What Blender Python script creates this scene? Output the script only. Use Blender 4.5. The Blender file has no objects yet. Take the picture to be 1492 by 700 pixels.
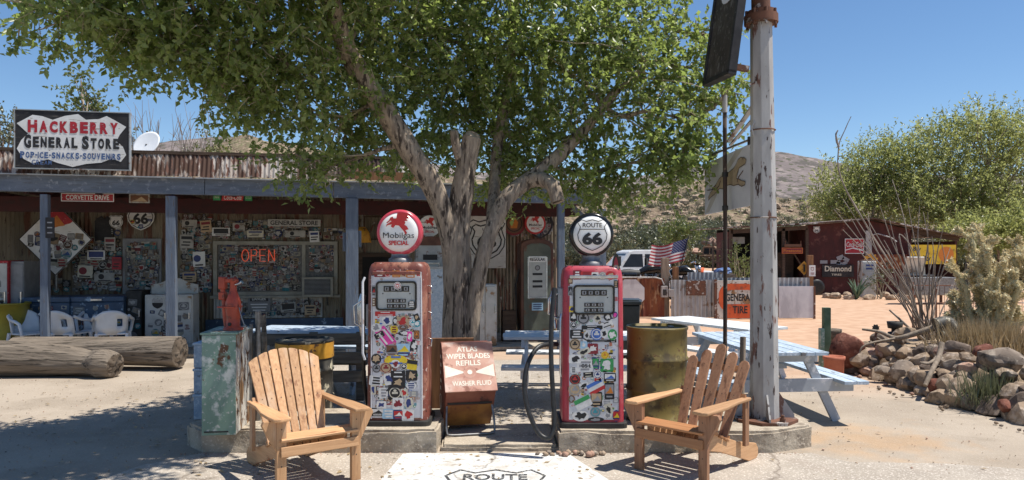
import bpy, bmesh, math, random
import numpy as np
from mathutils import Vector, Matrix, noise as mnoise
C = bpy.context.scene.collection
SC = bpy.context.scene
R = math.radians
rnd = random.Random(66)
# ------------------------------------------------------------------ camera, sky, sun, exposure
F, CX, HY, EYE = 1077.0, 746.0, 370.0, 1.75          # focal length in photo pixels, principal column, horizon row, eye height
cd = bpy.data.cameras.new('camera'); cam = bpy.data.objects.new('camera', cd); C.objects.link(cam)
cam.location = (0, 0, EYE); cam.rotation_euler = (R(90), 0, 0)
cd.sensor_width = 36; cd.lens = 36*F/1492; cd.shift_y = 20/1492
cd.clip_start = 0.05; cd.clip_end = 6000
SC.camera = cam
SUN_EL, SUN_AZ = 66.0, 97.0                          # azimuth measured from +Y towards +X
sv = Vector((math.cos(R(SUN_EL))*math.sin(R(SUN_AZ)), math.cos(R(SUN_EL))*math.cos(R(SUN_AZ)), math.sin(R(SUN_EL))))
w = bpy.data.worlds.new('World'); SC.world = w; w.use_nodes = True
nt = w.node_tree; bg = nt.nodes['Background']
sky = nt.nodes.new('ShaderNodeTexSky'); sky.sky_type = 'NISHITA'; sky.sun_disc = False
sky.sun_elevation = R(SUN_EL); sky.sun_rotation = R(SUN_AZ); sky.altitude = 1100; sky.air_density = 1.0; sky.dust_density = 0.25; sky.ozone_density = 2.6
hs = nt.nodes.new('ShaderNodeHueSaturation'); hs.inputs['Saturation'].default_value = 1.12
nt.links.new(sky.outputs[0], hs.inputs['Color']); nt.links.new(hs.outputs[0], bg.inputs[0]); bg.inputs[1].default_value = 0.104
sd = bpy.data.lights.new('sun', 'SUN'); so = bpy.data.objects.new('sun', sd); C.objects.link(so)
sd.energy = 5.0; sd.angle = R(0.5); sd.color = (1, 0.95, 0.87)
so.rotation_euler = sv.to_track_quat('Z', 'Y').to_euler(); so.location = (8, 2, 20)
SC.view_settings.view_transform = 'Standard'; SC.view_settings.look = 'None'
SC.view_settings.exposure = 0.42; SC.view_settings.gamma = 1.0; SC.view_settings.use_curve_mapping = False
SC.cycles.max_bounces = 6; SC.cycles.transparent_max_bounces = 8
# ------------------------------------------------------------------ helpers
def W(px, py, Y):                                    # photo pixel + distance -> place in the world
    return Vector(((px-CX)/F*Y, Y, EYE-(py-HY)/F*Y))
def G(px, py, z=0.0):                                # photo pixel on a level surface -> place in the world
    Y = (EYE-z)*F/(py-HY); return Vector(((px-CX)/F*Y, Y, z))
MATS = {}
def lin(c): return tuple(c)+(1.0,) if len(c) == 3 else tuple(c)
def mat(name, c1, c2=None, scale=6, lo=.40, hi=.61, rough=.7, metal=0.0, bump=0.0, bscale=60, stretch=(1,1,1), layers=(), spec=.4, emit=None, world=False, detail=6, bstretch=None, island=0.0, cracks=0.0):
    m = bpy.data.materials.new(name); m.use_nodes = True; MATS[name] = m
    n = m.node_tree.nodes; L = m.node_tree.links; b = n['Principled BSDF']
    b.inputs['Roughness'].default_value = rough; b.inputs['Metallic'].default_value = metal
    b.inputs['Specular IOR Level'].default_value = spec
    tc = n.new('ShaderNodeTexCoord'); vec = tc.outputs['Object']
    if not world:
        oi = n.new('ShaderNodeObjectInfo'); ma = n.new('ShaderNodeVectorMath'); ma.operation = 'ADD'
        mu = n.new('ShaderNodeMath'); mu.operation = 'MULTIPLY'; mu.inputs[1].default_value = 40
        L.new(oi.outputs['Random'], mu.inputs[0]); L.new(vec, ma.inputs[0]); L.new(mu.outputs[0], ma.inputs[1]); vec = ma.outputs[0]
    def noise(sc, st, det=detail, dist=0.0):
        mp = n.new('ShaderNodeMapping'); mp.inputs['Scale'].default_value = st; L.new(vec, mp.inputs[0])
        t = n.new('ShaderNodeTexNoise'); t.inputs['Scale'].default_value = sc; t.inputs['Detail'].default_value = det
        t.inputs['Roughness'].default_value = .6; t.inputs['Distortion'].default_value = dist
        L.new(mp.outputs[0], t.inputs[0]); return t.outputs[0]
    def ramp(src, a, bb, ca=(0,0,0,1), cb=(1,1,1,1)):
        r = n.new('ShaderNodeValToRGB'); e = r.color_ramp.elements
        e[0].position = a; e[1].position = bb; e[0].color = ca; e[1].color = cb; L.new(src, r.inputs[0]); return r.outputs[0]
    if c2 is None: c2 = tuple(x*.8 for x in c1)
    col = ramp(noise(scale, stretch), lo, hi, lin(c1), lin(c2))
    for ly in layers:
        lc, ls, l0, l1 = ly[:4]; st = ly[4] if len(ly) > 4 else (1,1,1)
        f = ramp(noise(ls, st, 8, ly[5] if len(ly) > 5 else 0), .5+(l0-.5)*.62, .5+(l1-.5)*.62)
        mx = n.new('ShaderNodeMix'); mx.data_type = 'RGBA'; L.new(f, mx.inputs[0]); L.new(col, mx.inputs[6]); mx.inputs[7].default_value = lin(lc); col = mx.outputs[2]
    if island:                                       # every plank or stone its own tone
        ge = n.new('ShaderNodeNewGeometry'); mr = n.new('ShaderNodeMapRange'); mr.inputs[3].default_value = 1-island; mr.inputs[4].default_value = 1+island*.5
        L.new(ge.outputs['Random Per Island'], mr.inputs[0]); vm = n.new('ShaderNodeVectorMath'); vm.operation = 'SCALE'; L.new(col, vm.inputs[0]); L.new(mr.outputs[0], vm.inputs['Scale']); col = vm.outputs[0]
    if cracks:
        no = n.new('ShaderNodeTexNoise'); no.inputs['Scale'].default_value = 1.6; no.inputs['Detail'].default_value = 8; L.new(vec, no.inputs[0])
        va = n.new('ShaderNodeVectorMath'); va.operation = 'MULTIPLY_ADD'; va.inputs[1].default_value = (.7,.7,.7); L.new(no.outputs[1], va.inputs[0]); L.new(vec, va.inputs[2])
        vo = n.new('ShaderNodeTexVoronoi'); vo.feature = 'DISTANCE_TO_EDGE'; vo.inputs['Scale'].default_value = cracks; L.new(va.outputs[0], vo.inputs[0])
        mx = n.new('ShaderNodeMix'); mx.data_type = 'RGBA'; L.new(ramp(vo.outputs[0], .001, .0055, (.7,.7,.7,1), (0,0,0,1)), mx.inputs[0]); L.new(col, mx.inputs[6]); mx.inputs[7].default_value = (.14,.11,.085,1); col = mx.outputs[2]
    L.new(col, b.inputs['Base Color'])
    if bump:
        bp = n.new('ShaderNodeBump'); bp.inputs['Strength'].default_value = bump; bp.inputs['Distance'].default_value = .02
        L.new(noise(bscale, bstretch or stretch), bp.inputs['Height']); L.new(bp.outputs[0], b.inputs['Normal'])
    if emit:
        b.inputs['Emission Color'].default_value = lin(emit[:3]); b.inputs['Emission Strength'].default_value = emit[3]
    m['col'] = col.node.name
    return m
class MB:
    def __init__(s): s.v = []; s.f = []; s.m = []; s.s = []
    def add(s, vs, fs, mi=0, smooth=False, M=None):
        o = len(s.v)
        s.v.extend([tuple(M @ Vector(p)) for p in vs] if M is not None else [tuple(p) for p in vs])
        for f in fs: s.f.append(tuple(i+o for i in f)); s.m.append(mi); s.s.append(smooth)
    def box(s, c, d, mi=0, M=None, top=1.0, topx=None, topy=None):
        tx = top if topx is None else topx; ty = top if topy is None else topy
        x, y, z = d[0]/2, d[1]/2, d[2]/2; a, b, e = c
        vs = [(a-x,b-y,e-z),(a+x,b-y,e-z),(a+x,b+y,e-z),(a-x,b+y,e-z),(a-x*tx,b-y*ty,e+z),(a+x*tx,b-y*ty,e+z),(a+x*tx,b+y*ty,e+z),(a-x*tx,b+y*ty,e+z)]
        s.add(vs, [(0,3,2,1),(4,5,6,7),(0,1,5,4),(1,2,6,5),(2,3,7,6),(3,0,4,7)], mi, False, M); return s
    def bar(s, p, q, wd, th, mi=0, up=(0,0,1)):      # a plank from p to q; wd sideways, th along up
        p, q = Vector(p), Vector(q); d = (q-p).normalized(); u = Vector(up)
        sd_ = d.cross(u)
        if sd_.length < 1e-4: sd_ = d.cross(Vector((1,0,0)))
        sd_.normalize(); u = sd_.cross(d).normalized()
        vs = [e + sd_*(wd/2*i) + u*(th/2*j) for e in (p, q) for i, j in ((-1,-1),(1,-1),(1,1),(-1,1))]
        s.add(vs, [(0,1,2,3),(7,6,5,4),(0,4,5,1),(1,5,6,2),(2,6,7,3),(3,7,4,0)], mi); return s
    def tube(s, pts, rad, n=8, mi=0, caps=True, smooth=True, sq=None, ph=0.0):
        pts = [Vector(p) for p in pts]; k = len(pts)
        if not hasattr(rad, '__len__'): rad = [rad]*k
        t0 = (pts[1]-pts[0]).normalized(); a = t0.cross(Vector((0,0,1)))
        if a.length < .05: a = t0.cross(Vector((0,1,0)))
        a.normalize(); vs = []
        for i in range(k):
            t = (pts[min(i+1,k-1)]-pts[max(i-1,0)]).normalized()
            a = (a - t*a.dot(t)).normalized(); b = t.cross(a)
            for j in range(n):
                th = 2*math.pi*j/n+ph; rr = rad[i]*(sq(i, th) if sq else 1)
                vs.append(pts[i]+a*math.cos(th)*rr+b*math.sin(th)*rr)
        fs = [(i*n+j, i*n+(j+1)%n, (i+1)*n+(j+1)%n, (i+1)*n+j) for i in range(k-1) for j in range(n)]
        s.add(vs, fs, mi, smooth)
        if caps: s.add([vs[j] for j in range(n)], [tuple(range(n))[::-1]], mi); s.add([vs[(k-1)*n+j] for j in range(n)], [tuple(range(n))], mi)
        return s
    def cyl(s, p, q, r0, r1=None, n=16, mi=0, caps=True, smooth=True, ph=0.0): return s.tube([p, q], [r0, r0 if r1 is None else r1], n, mi, caps, smooth, None, ph)
    def lathe(s, prof, n=24, mi=0, M=None, smooth=True):   # (r,z) pairs about +Z
        vs = []; k = len(prof)
        for r_, z in prof:
            for j in range(n): t = 2*math.pi*j/n; vs.append((r_*math.cos(t), r_*math.sin(t), z))
        fs = [(i*n+j, i*n+(j+1)%n, (i+1)*n+(j+1)%n, (i+1)*n+j) for i in range(k-1) for j in range(n)]
        s.add(vs, fs, mi, smooth, M)
        s.add(vs[:n], [tuple(range(n))[::-1]], mi, False, M); s.add(vs[-n:], [tuple(range(n))], mi, False, M); return s
    def prism(s, ol, y0, y1, mi=0, M=None, back=True):     # outline in x,z (anticlockwise seen from -Y), front at y0
        n = len(ol); vs = [(x, y0, z) for x, z in ol]+[(x, y1, z) for x, z in ol]
        fs = [tuple(range(n))]+([tuple(range(n, 2*n))[::-1]] if back else [])+[((i+1)%n, i, i+n, (i+1)%n+n) for i in range(n)]
        s.add(vs, fs, mi, False, M); return s
    def flat(s, ol, y, mi=0, M=None): s.add([(x, y, z) for x, z in ol], [tuple(range(len(ol)))], mi, False, M); return s
    def ring(s, ol, wd, y, mi=0, M=None):                  # outline stroke
        n = len(ol); inn = []
        for i in range(n):
            a, b, c = Vector(ol[i-1]), Vector(ol[i]), Vector(ol[(i+1)%n])
            d = (c-a); d = d.normalized() if d.length > 1e-9 else Vector((1,0)); inn.append((b.x-d.y*wd, b.y+d.x*wd))
        vs = [(x, y, z) for x, z in ol]+[(x, y, z) for x, z in inn]
        s.add(vs, [(i, (i+1)%n, (i+1)%n+n, i+n) for i in range(n)], mi, False, M); return s
    def text(s, t, x, z, wd, h, y, mi=0, bold=.0, shear=0.0, M=None, space=1.0):   # fitted to a wd x h box centred on x,z, facing -Y
        vs, fs = text_mesh(t, bold, shear, space)
        s.add([(x+p[0]*wd, y, z+p[1]*h) for p in vs], fs, mi, False, M); return s
    def build(s, name, mats, parent=None, bevel=0.0, loc=(0,0,0), rz=0.0, autosmooth=None, seg=2):
        me = bpy.data.meshes.new(name); me.from_pydata(s.v, [], s.f)
        for m_ in (mats if isinstance(mats, (list, tuple)) else [mats]): me.materials.append(MATS[m_] if isinstance(m_, str) else m_)
        me.polygons.foreach_set('material_index', s.m); me.polygons.foreach_set('use_smooth', s.s); me.update()
        o = bpy.data.objects.new(name, me); C.objects.link(o); o.location = loc; o.rotation_euler = (0, 0, rz)
        if parent is not None: o.parent = parent
        if bevel:
            b = o.modifiers.new('bevel', 'BEVEL'); b.width = bevel; b.segments = seg; b.limit_method = 'ANGLE'; b.angle_limit = R(40)
        return o
_tc = {}
def text_mesh(t, bold, shear, space):
    k = (t, bold, shear, space)
    if k not in _tc:
        cu = bpy.data.curves.new('lettering', 'FONT'); cu.body = t; cu.size = 1; cu.offset = bold; cu.shear = shear; cu.space_character = space; cu.resolution_u = 3
        ob = bpy.data.objects.new('lettering', cu); me = bpy.data.meshes.new_from_object(ob)
        P = [v.co.copy() for v in me.vertices]; fs = [tuple(p.vertices) for p in me.polygons]
        fl = [p.normal.z < 0 for p in me.polygons]; fs = [f[::-1] if r_ else f for f, r_ in zip(fs, fl)]
        x0, x1 = min(p.x for p in P), max(p.x for p in P); y0, y1 = min(p.y for p in P), max(p.y for p in P)
        _tc[k] = ([((p.x-(x0+x1)/2)/(x1-x0), (p.y-(y0+y1)/2)/(y1-y0)) for p in P], fs)
        bpy.data.objects.remove(ob); bpy.data.curves.remove(cu); bpy.data.meshes.remove(me)
    return _tc[k]
def tag(o, label=None, cat=None, group=None, kind=None):
    if label: o['label'] = label
    if cat: o['category'] = cat
    if group: o['group'] = group
    if kind: o['kind'] = kind
    return o
def thing(name, label, cat, loc=(0,0,0), rz=0.0, group=None):
    o = bpy.data.objects.new(name, None); C.objects.link(o); o.location = loc; o.rotation_euler = (0, 0, rz); o.empty_display_size = .2
    return tag(o, label, cat, group)
def dup(root, loc, rz, label=None):
    def cp(o, par):
        c = o.copy(); C.objects.link(c)
        if par is not None: c.parent = par
        for ch in list(o.children): cp(ch, c)
        return c
    r_ = cp(root, None); r_.location = loc; r_.rotation_euler = (0, 0, rz)
    if label: r_['label'] = label
    return r_
def smooth_path(P, k=6):
    P = [Vector(p) for p in P]; o = []
    for i in range(len(P)-1):
        a, b_, c, d = P[max(i-1,0)], P[i], P[i+1], P[min(i+2,len(P)-1)]
        for j in range(k):
            q = j/k; o.append(.5*((2*b_)+(c-a)*q+(2*a-5*b_+4*c-d)*q*q+(3*b_-a-3*c+d)*q**3))
    o.append(P[-1]); return o
def circ(cx, cz, rx, rz_=None, n=24, a0=0): 
    rz_ = rx if rz_ is None else rz_
    return [(cx+rx*math.cos(a0+2*math.pi*i/n), cz+rz_*math.sin(a0+2*math.pi*i/n)) for i in range(n)]
def rect(cx, cz, w_, h, rot=0.0):
    c, s_ = math.cos(rot), math.sin(rot)
    return [(cx+x*c-z*s_, cz+x*s_+z*c) for x, z in ((-w_/2,-h/2),(w_/2,-h/2),(w_/2,h/2),(-w_/2,h/2))]
def rrect(cx, cz, w_, h, r_, n=4):
    o = []
    for k, (sx, sz) in enumerate(((1,-1),(1,1),(-1,1),(-1,-1))):
        for i in range(n+1):
            a = -math.pi/2+k*math.pi/2+i/n*math.pi/2
            o.append((cx+sx*(w_/2-r_)+r_*math.cos(a), cz+sz*(h/2-r_)+r_*math.sin(a)))
    return o
def shield(cx, cz, w_, h):                                # US route shield
    half = [(0,-.5),(.16,-.44),(.34,-.34),(.47,-.16),(.5,.02),(.44,.16),(.41,.26),(.5,.40),(.36,.5),(.2,.45),(0,.5)]
    pts = half + [(-x, z) for x, z in half[-2:0:-1]]
    return [(cx+x*w_, cz+z*h) for x, z in pts]
# ------------------------------------------------------------------ materials
PALC = dict(white=(.72,.71,.68), black=(.018,.018,.02), red=(.5,.03,.03), maroon=(.22,.02,.03), yellow=(.75,.55,.03), blue=(.06,.16,.5), navy=(.03,.05,.18), teal=(.03,.3,.36), green=(.04,.3,.09), pink=(.75,.06,.35), orange=(.6,.2,.03), grey=(.3,.3,.31), tan=(.5,.36,.22), brown=(.16,.07,.035), sky=(.35,.55,.7), cream=(.62,.58,.46))
PAL = list(PALC); 
for k_, c_ in PALC.items(): mat('ink_'+k_, c_, tuple(x*.85 for x in c_), scale=30, rough=.5)
PALM = ['ink_'+k for k in PAL]
def pi_(n): return PAL.index(n)
mat('sand', (.385,.325,.258), (.315,.262,.205), scale=.9, rough=.95, bump=.3, bscale=35, spec=.1, world=True,
    layers=[((.30,.25,.195), 1.1, .55, .72), ((.35,.29,.23), 45, .56, .74), ((.46,.40,.33), 70, .64, .76)])
mat('concrete', (.40,.35,.29), (.32,.278,.23), scale=1.3, rough=.9, bump=.25, bscale=50, spec=.2, world=True, cracks=.3,
    layers=[((.33,.28,.23), 2.3, .55, .75), ((.58,.52,.45), 60, .58, .70)])
mat('island_concrete', (.42,.36,.28), (.31,.26,.2), scale=2.5, rough=.92, bump=.6, bscale=22, spec=.2, world=True,
    layers=[((.22,.18,.14), 5, .56, .72), ((.52,.45,.36), 40, .58, .70)])
mat('road_paint', (.64,.64,.62), (.56,.555,.535), scale=3, rough=.7, bump=.1, world=True, cracks=.42, layers=[((.40,.36,.31), 30, .60, .70), ((.46,.43,.38), 3.5, .52, .78), ((.36,.32,.27), 9, .66, .74)])
mat('road_ink', (.03,.03,.035), (.06,.06,.06), scale=20, rough=.7, layers=[((.5,.5,.48), 60, .60, .70)])
mat('blue_timber', (.145,.175,.228), (.11,.135,.18), scale=3, rough=.75, bump=.4, bscale=12, stretch=(1,4,6), layers=[((.10,.10,.11), 7, .62, .72, (.3,3,5)), ((.25,.28,.33), 12, .62, .78)])
mat('blue_post', (.135,.165,.215), (.10,.125,.17), scale=4, rough=.75, bump=.3, bscale=12, stretch=(5,5,.6), layers=[((.12,.11,.11), 9, .64, .74, (3,3,.5))])
mat('rust_roof', (.46,.42,.38), (.33,.27,.23), scale=2, rough=.6, metal=.25, stretch=(3,3,.8), layers=[((.55,.53,.50), .35, .50, .56, (1,1,.1)), ((.055,.032,.024), .8, .50, .56, (1,1,.1)), ((.07,.035,.022), 2.0, .47, .56, (2.5,2.5,.45)), ((.13,.06,.04), 9, .56, .66, (2,2,.4))])
mat('tin_wall', (.225,.19,.135), (.14,.117,.083), scale=1.5, rough=.6, metal=.15, stretch=(2,2,.6), layers=[((.12,.05,.03), 1.8, .55, .66, (2.4,2.4,.5)), ((.05,.03,.025), 5, .66, .74, (2,2,.6))])
mat('maroon_board', (.055,.012,.012), (.035,.01,.01), scale=4, rough=.8, layers=[((.03,.012,.012), 8, .55, .7)])
mat('interior_shade', (.012,.011,.011), (.02,.018,.017), scale=3, rough=.9)  # near-black colour stands for shade in the doorway and shed bays
mat('dark_wood', (.055,.035,.024), (.09,.06,.042), scale=5, rough=.85, bump=.4, bscale=10, stretch=(.5,5,5))
mat('galv', (.40,.41,.42), (.31,.32,.33), scale=5, rough=.5, metal=.5, stretch=(1,1,.5), layers=[((.2,.13,.09), 4, .62, .74)])
mat('rust_sheet', (.14,.035,.02), (.22,.08,.035), scale=2.2, rough=.85, bump=.2, stretch=(2,2,.6), layers=[((.42,.27,.16), 3, .60, .72, (2,2,.8)), ((.06,.02,.015), 5, .58, .7, (2,2,.4))])
mat('sign_white', (.74,.74,.73), (.65,.65,.63), scale=5, rough=.6, layers=[((.35,.3,.26), 9, .68, .76, (.4,1,3)), ((.2,.14,.1), 22, .76, .80, (.5,1,2))])
mat('sign_black', (.014,.013,.015), (.03,.028,.03), scale=6, rough=.65, layers=[((.10,.09,.08), 15, .70, .78, (.4,1,3))])
mat('sign_red', (.42,.02,.03), (.34,.015,.025), scale=8, rough=.5, layers=[((.55,.45,.42), 25, .73, .79, (.6,1,2))])
mat('sign_ink', (.015,.014,.018), (.03,.03,.03), scale=12, rough=.6, layers=[((.4,.4,.38), 25, .74, .79, (.6,1,2))])
mat('sign_blue', (.05,.10,.24), (.07,.13,.28), scale=12, rough=.6, layers=[((.5,.5,.48), 30, .67, .72)])
mat('pump_rust', (.20,.062,.045), (.14,.042,.03), scale=4, rough=.45, layers=[((.33,.15,.10), 6, .55, .72, (1,1,.4)), ((.08,.03,.02), 18, .64, .72), ((.45,.33,.28), 25, .69, .74)])
mat('pump_red', (.42,.05,.075), (.36,.042,.06), scale=3, rough=.33, layers=[((.50,.16,.16), 5, .62, .8), ((.10,.03,.03), 20, .70, .75)])
mat('pump_white', (.60,.61,.63), (.52,.53,.56), scale=4, rough=.4, layers=[((.40,.36,.33), 9, .62, .74), ((.25,.12,.08), 14, .71, .75)])
mat('pump_white_worn', (.58,.58,.60), (.48,.48,.50), scale=4, rough=.5, layers=[((.22,.09,.06), 3.2, .62, .66), ((.35,.26,.22), 9, .64, .74)])
mat('globe_sunlit_red', (.52,.06,.09), (.46,.05,.08), scale=5, rough=.25, layers=[((.62,.28,.30), 7, .60, .8)])  # red rim; the pink cast of the sun is put into the colour
mat('globe_white', (.76,.76,.74), (.70,.70,.69), scale=8, rough=.2)
mat('gloss_black', (.012,.012,.013), rough=.22)
mat('matte_black', (.02,.02,.02), (.035,.033,.03), scale=10, rough=.6)
mat('rubber', (.014,.014,.015), (.025,.025,.025), scale=20, rough=.45)
mat('chrome', (.55,.55,.56), (.4,.4,.4), scale=12, rough=.25, metal=.9)
mat('steel', (.25,.25,.25), (.18,.17,.16), scale=15, rough=.45, metal=.8)
mat('dial_plate', (.42,.44,.42), (.36,.38,.37), scale=9, rough=.35)
mat('cedar_z', (.61,.36,.185), (.41,.215,.10), scale=6, lo=.3, hi=.72, island=.28, rough=.6, stretch=(9,9,.55), bump=.15, bscale=9, layers=[((.26,.11,.05), 5, .62, .80, (5,5,.35)), ((.60,.42,.28), 2.5, .58, .80, (2,2,.5))])
mat('cedar_x', (.61,.36,.185), (.41,.215,.10), scale=6, lo=.3, hi=.72, island=.28, rough=.6, stretch=(.55,9,9), bump=.15, bscale=9, layers=[((.28,.11,.045), 4, .66, .74, (.5,4,4))])
mat('cedar_y', (.61,.36,.185), (.41,.215,.10), scale=6, lo=.3, hi=.72, island=.28, rough=.6, stretch=(9,.55,9), bump=.15, bscale=9, layers=[((.28,.11,.045), 4, .66, .74, (4,.5,4))])
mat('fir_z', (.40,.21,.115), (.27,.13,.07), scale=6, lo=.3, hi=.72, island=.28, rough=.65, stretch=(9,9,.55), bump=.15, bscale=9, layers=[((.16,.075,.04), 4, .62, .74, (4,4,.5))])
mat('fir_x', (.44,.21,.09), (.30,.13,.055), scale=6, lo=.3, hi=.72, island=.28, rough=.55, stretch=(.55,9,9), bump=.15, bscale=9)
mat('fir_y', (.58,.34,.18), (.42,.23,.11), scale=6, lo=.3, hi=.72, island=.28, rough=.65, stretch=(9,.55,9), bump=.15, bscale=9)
mat('olive_drum', (.175,.130,.035), (.125,.095,.028), scale=3, rough=.5, layers=[((.07,.05,.02), 6, .56, .72), ((.20,.16,.06), 14, .64, .75), ((.10,.05,.02), 20, .68, .73)])
mat('drum_black', (.03,.028,.025), (.06,.055,.045), scale=8, rough=.6, layers=[((.42,.38,.28), 10, .60, .66, (1,1,.7))])
mat('drum_yellow', (.55,.28,.03), (.45,.21,.025), scale=6, rough=.6, layers=[((.08,.04,.02), 12, .62, .7)])
mat('green_paint', (.155,.245,.19), (.20,.30,.245), scale=3, rough=.6, layers=[((.55,.57,.52), 4.5, .60, .70), ((.10,.045,.02), 4, .65, .70), ((.42,.44,.40), 25, .62, .68)])
mat('peeled_white', (.60,.58,.53), (.50,.47,.42), scale=4, rough=.7, layers=[((.30,.17,.08), 3.2, .54, .62, (1,1,.6)), ((.13,.06,.03), 12, .62, .68)])
mat('red_iron', (.40,.065,.032), (.30,.045,.024), scale=8, rough=.45, layers=[((.14,.03,.02), 15, .62, .72)])
mat('pole_paint', (.42,.41,.395), (.31,.30,.29), scale=3, rough=.6, stretch=(2,2,.7), layers=[((.16,.08,.06), 4.5, .62, .66, (2,2,.5)), ((.05,.03,.025), 10, .68, .71, (1.6,1.6,.4))])
mat('rust', (.17,.075,.045), (.085,.042,.028), scale=8, rough=.85, layers=[((.40,.36,.33), 8, .62, .68)])
mat('dark_rust', (.065,.04,.03), (.035,.025,.02), scale=8, rough=.8, stretch=(2,2,.4), layers=[((.2,.15,.11), 6, .64, .74)])
mat('atlas_red', (.50,.29,.22), (.40,.19,.14), scale=5, rough=.6, layers=[((.56,.41,.34), 4, .52, .70), ((.22,.09,.06), 9, .62, .74)])
mat('atlas_dark', (.15,.045,.03), (.20,.07,.045), scale=5, rough=.6, layers=[((.07,.025,.02), 7, .58, .7)])
mat('atlas_gold', (.28,.13,.03), (.18,.07,.02), scale=5, rough=.6, layers=[((.1,.03,.02), 6, .58, .68)])
mat('atlas_cream', (.74,.70,.60), (.66,.61,.50), scale=9, rough=.6)
mat('table_blue', (.38,.46,.54), (.29,.36,.45), island=.2, scale=4, rough=.6, stretch=(5,.6,5), layers=[((.55,.58,.62), 7, .58, .72, (4,.6,4)), ((.16,.16,.16), 9, .68, .74)])
mat('table_blue_x', (.30,.40,.52), (.23,.32,.44), scale=4, rough=.6, stretch=(.6,5,5), layers=[((.55,.58,.62), 7, .58, .72, (.6,4,4)), ((.14,.14,.14), 9, .66, .74)])
mat('table_white', (.66,.68,.70), (.56,.58,.60), scale=4, rough=.6, stretch=(.6,5,5), layers=[((.35,.34,.32), 8, .66, .74, (.6,4,4))])
mat('table_grey', (.40,.43,.47), (.32,.35,.39), scale=4, rough=.6, layers=[((.55,.56,.58), 9, .6, .7)])
mat('weathered_wood', (.20,.165,.125), (.13,.105,.08), island=.3, scale=4, rough=.9, bump=.5, bscale=9, stretch=(.5,6,6), layers=[((.06,.05,.04), 6, .6, .72, (.4,5,5))])
mat('log_wood', (.215,.175,.135), (.145,.117,.09), scale=3.5, rough=.95, bump=1.0, bscale=7, stretch=(.35,5,5), layers=[((.05,.04,.03), 5, .58, .68, (.3,6,6))])
mat('bark', (.36,.29,.22), (.22,.175,.135), scale=5, rough=.95, bump=1.0, bscale=5, stretch=(4,4,.7), bstretch=(4.5,4.5,.8), world=True, layers=[((.06,.045,.035), 4.5, .54, .68, (4,4,.55)), ((.42,.34,.26), 12, .60, .74, (3,3,.8))])
mat('heartwood', (.42,.33,.24), (.28,.2,.14), scale=14, rough=.9)
mat('twig', (.33,.28,.19), (.42,.36,.26), scale=6, rough=.9)
mat('dead_twig', (.23,.19,.16), (.30,.25,.21), scale=6, rough=.9)
mat('white_plastic', (.70,.72,.75), (.62,.64,.68), scale=5, rough=.4)
mat('cooler_blue', (.05,.09,.155), (.036,.065,.115), scale=4, rough=.45, layers=[((.3,.4,.5), 9, .64, .74)])
mat('yellow_tub', (.30,.26,.035), (.22,.19,.03), scale=4, rough=.5)
mat('appliance_white', (.48,.48,.46), (.38,.38,.36), scale=4, rough=.45, layers=[((.25,.15,.08), 4, .66, .74)])
mat('grey_cabinet', (.24,.25,.26), (.18,.18,.19), scale=4, rough=.5)
mat('pump_green', (.11,.125,.10), (.07,.08,.065), scale=3, rough=.55, layers=[((.13,.06,.035), 4, .58, .7)])
mat('pump_brown', (.13,.06,.04), (.08,.035,.025), scale=4, rough=.6)
mat('pump_grey', (.34,.36,.37), (.26,.28,.29), scale=4, rough=.5, layers=[((.16,.10,.08), 7, .62, .72)])
mat('glass_dark', (.02,.022,.025), rough=.25, spec=.3)
mat('old_plate', (.42,.41,.38), (.30,.29,.27), scale=7, rough=.6, layers=[((.16,.10,.07), 7, .62, .72)])
mat('sticker_pane', (.07,.07,.07), (.14,.13,.12), scale=20, rough=.35)
mat('frame_cream', (.34,.33,.28), (.26,.25,.21), scale=6, rough=.7)
mat('neon', (.9,.15,.06), rough=.4, emit=(1.0,.13,.06,.26))
mat('dish_white', (.74,.75,.76), (.68,.69,.70), scale=3, rough=.45)
mat('sign_yellow', (.68,.47,.03), (.58,.38,.025), scale=5, rough=.6, layers=[((.3,.2,.04), 5, .60, .74)])
mat('flag_red', (.40,.05,.06), (.33,.04,.05), scale=9, rough=.8)
mat('flag_white', (.66,.63,.62), (.58,.55,.54), scale=9, rough=.8)
mat('flag_blue', (.035,.045,.12), (.05,.06,.15), scale=9, rough=.8)
mat('truck_white', (.58,.59,.60), (.46,.47,.47), scale=3, rough=.45, layers=[((.30,.26,.22), 4, .62, .74)])
mat('truck_rust', (.24,.15,.09), (.15,.08,.045), scale=3, rough=.85, layers=[((.36,.28,.19), 4, .58, .7)])
mat('shed_maroon', (.075,.018,.016), (.05,.014,.013), scale=2, rough=.8, stretch=(2,2,.6), layers=[((.13,.05,.04), 3, .62, .74)])
mat('gt_orange', (.62,.11,.03), (.52,.085,.025), scale=5, rough=.6, layers=[((.28,.08,.04), 5, .60, .72)])
mat('terracotta', (.46,.16,.09), (.38,.12,.07), scale=6, rough=.8)
mat('cactus_green', (.07,.12,.07), (.11,.16,.10), scale=8, rough=.8)
mat('trash_black', (.018,.022,.022), (.03,.035,.035), scale=6, rough=.4)
mat('cloth_banner', (.60,.60,.62), (.50,.50,.53), scale=2.5, rough=.8, layers=[((.42,.42,.45), 3, .6, .75, (1,1,.3))])
mat('dog_tan', (.40,.31,.20), (.32,.24,.15), scale=10, rough=.8)
mat('dog_line', (.10,.07,.05), rough=.8)
mat('board_dark', (.035,.028,.024), (.06,.05,.042), scale=6, rough=.75, layers=[((.13,.12,.11), 5, .60, .70, (1,2,1), 3.0)])
mat('wood_post', (.30,.24,.18), (.2,.155,.115), scale=5, rough=.9, stretch=(5,5,.5), bump=.3, bscale=9)
mat('wood_rust_post', (.26,.13,.06), (.17,.08,.04), scale=5, rough=.9, stretch=(5,5,.5))
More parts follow.
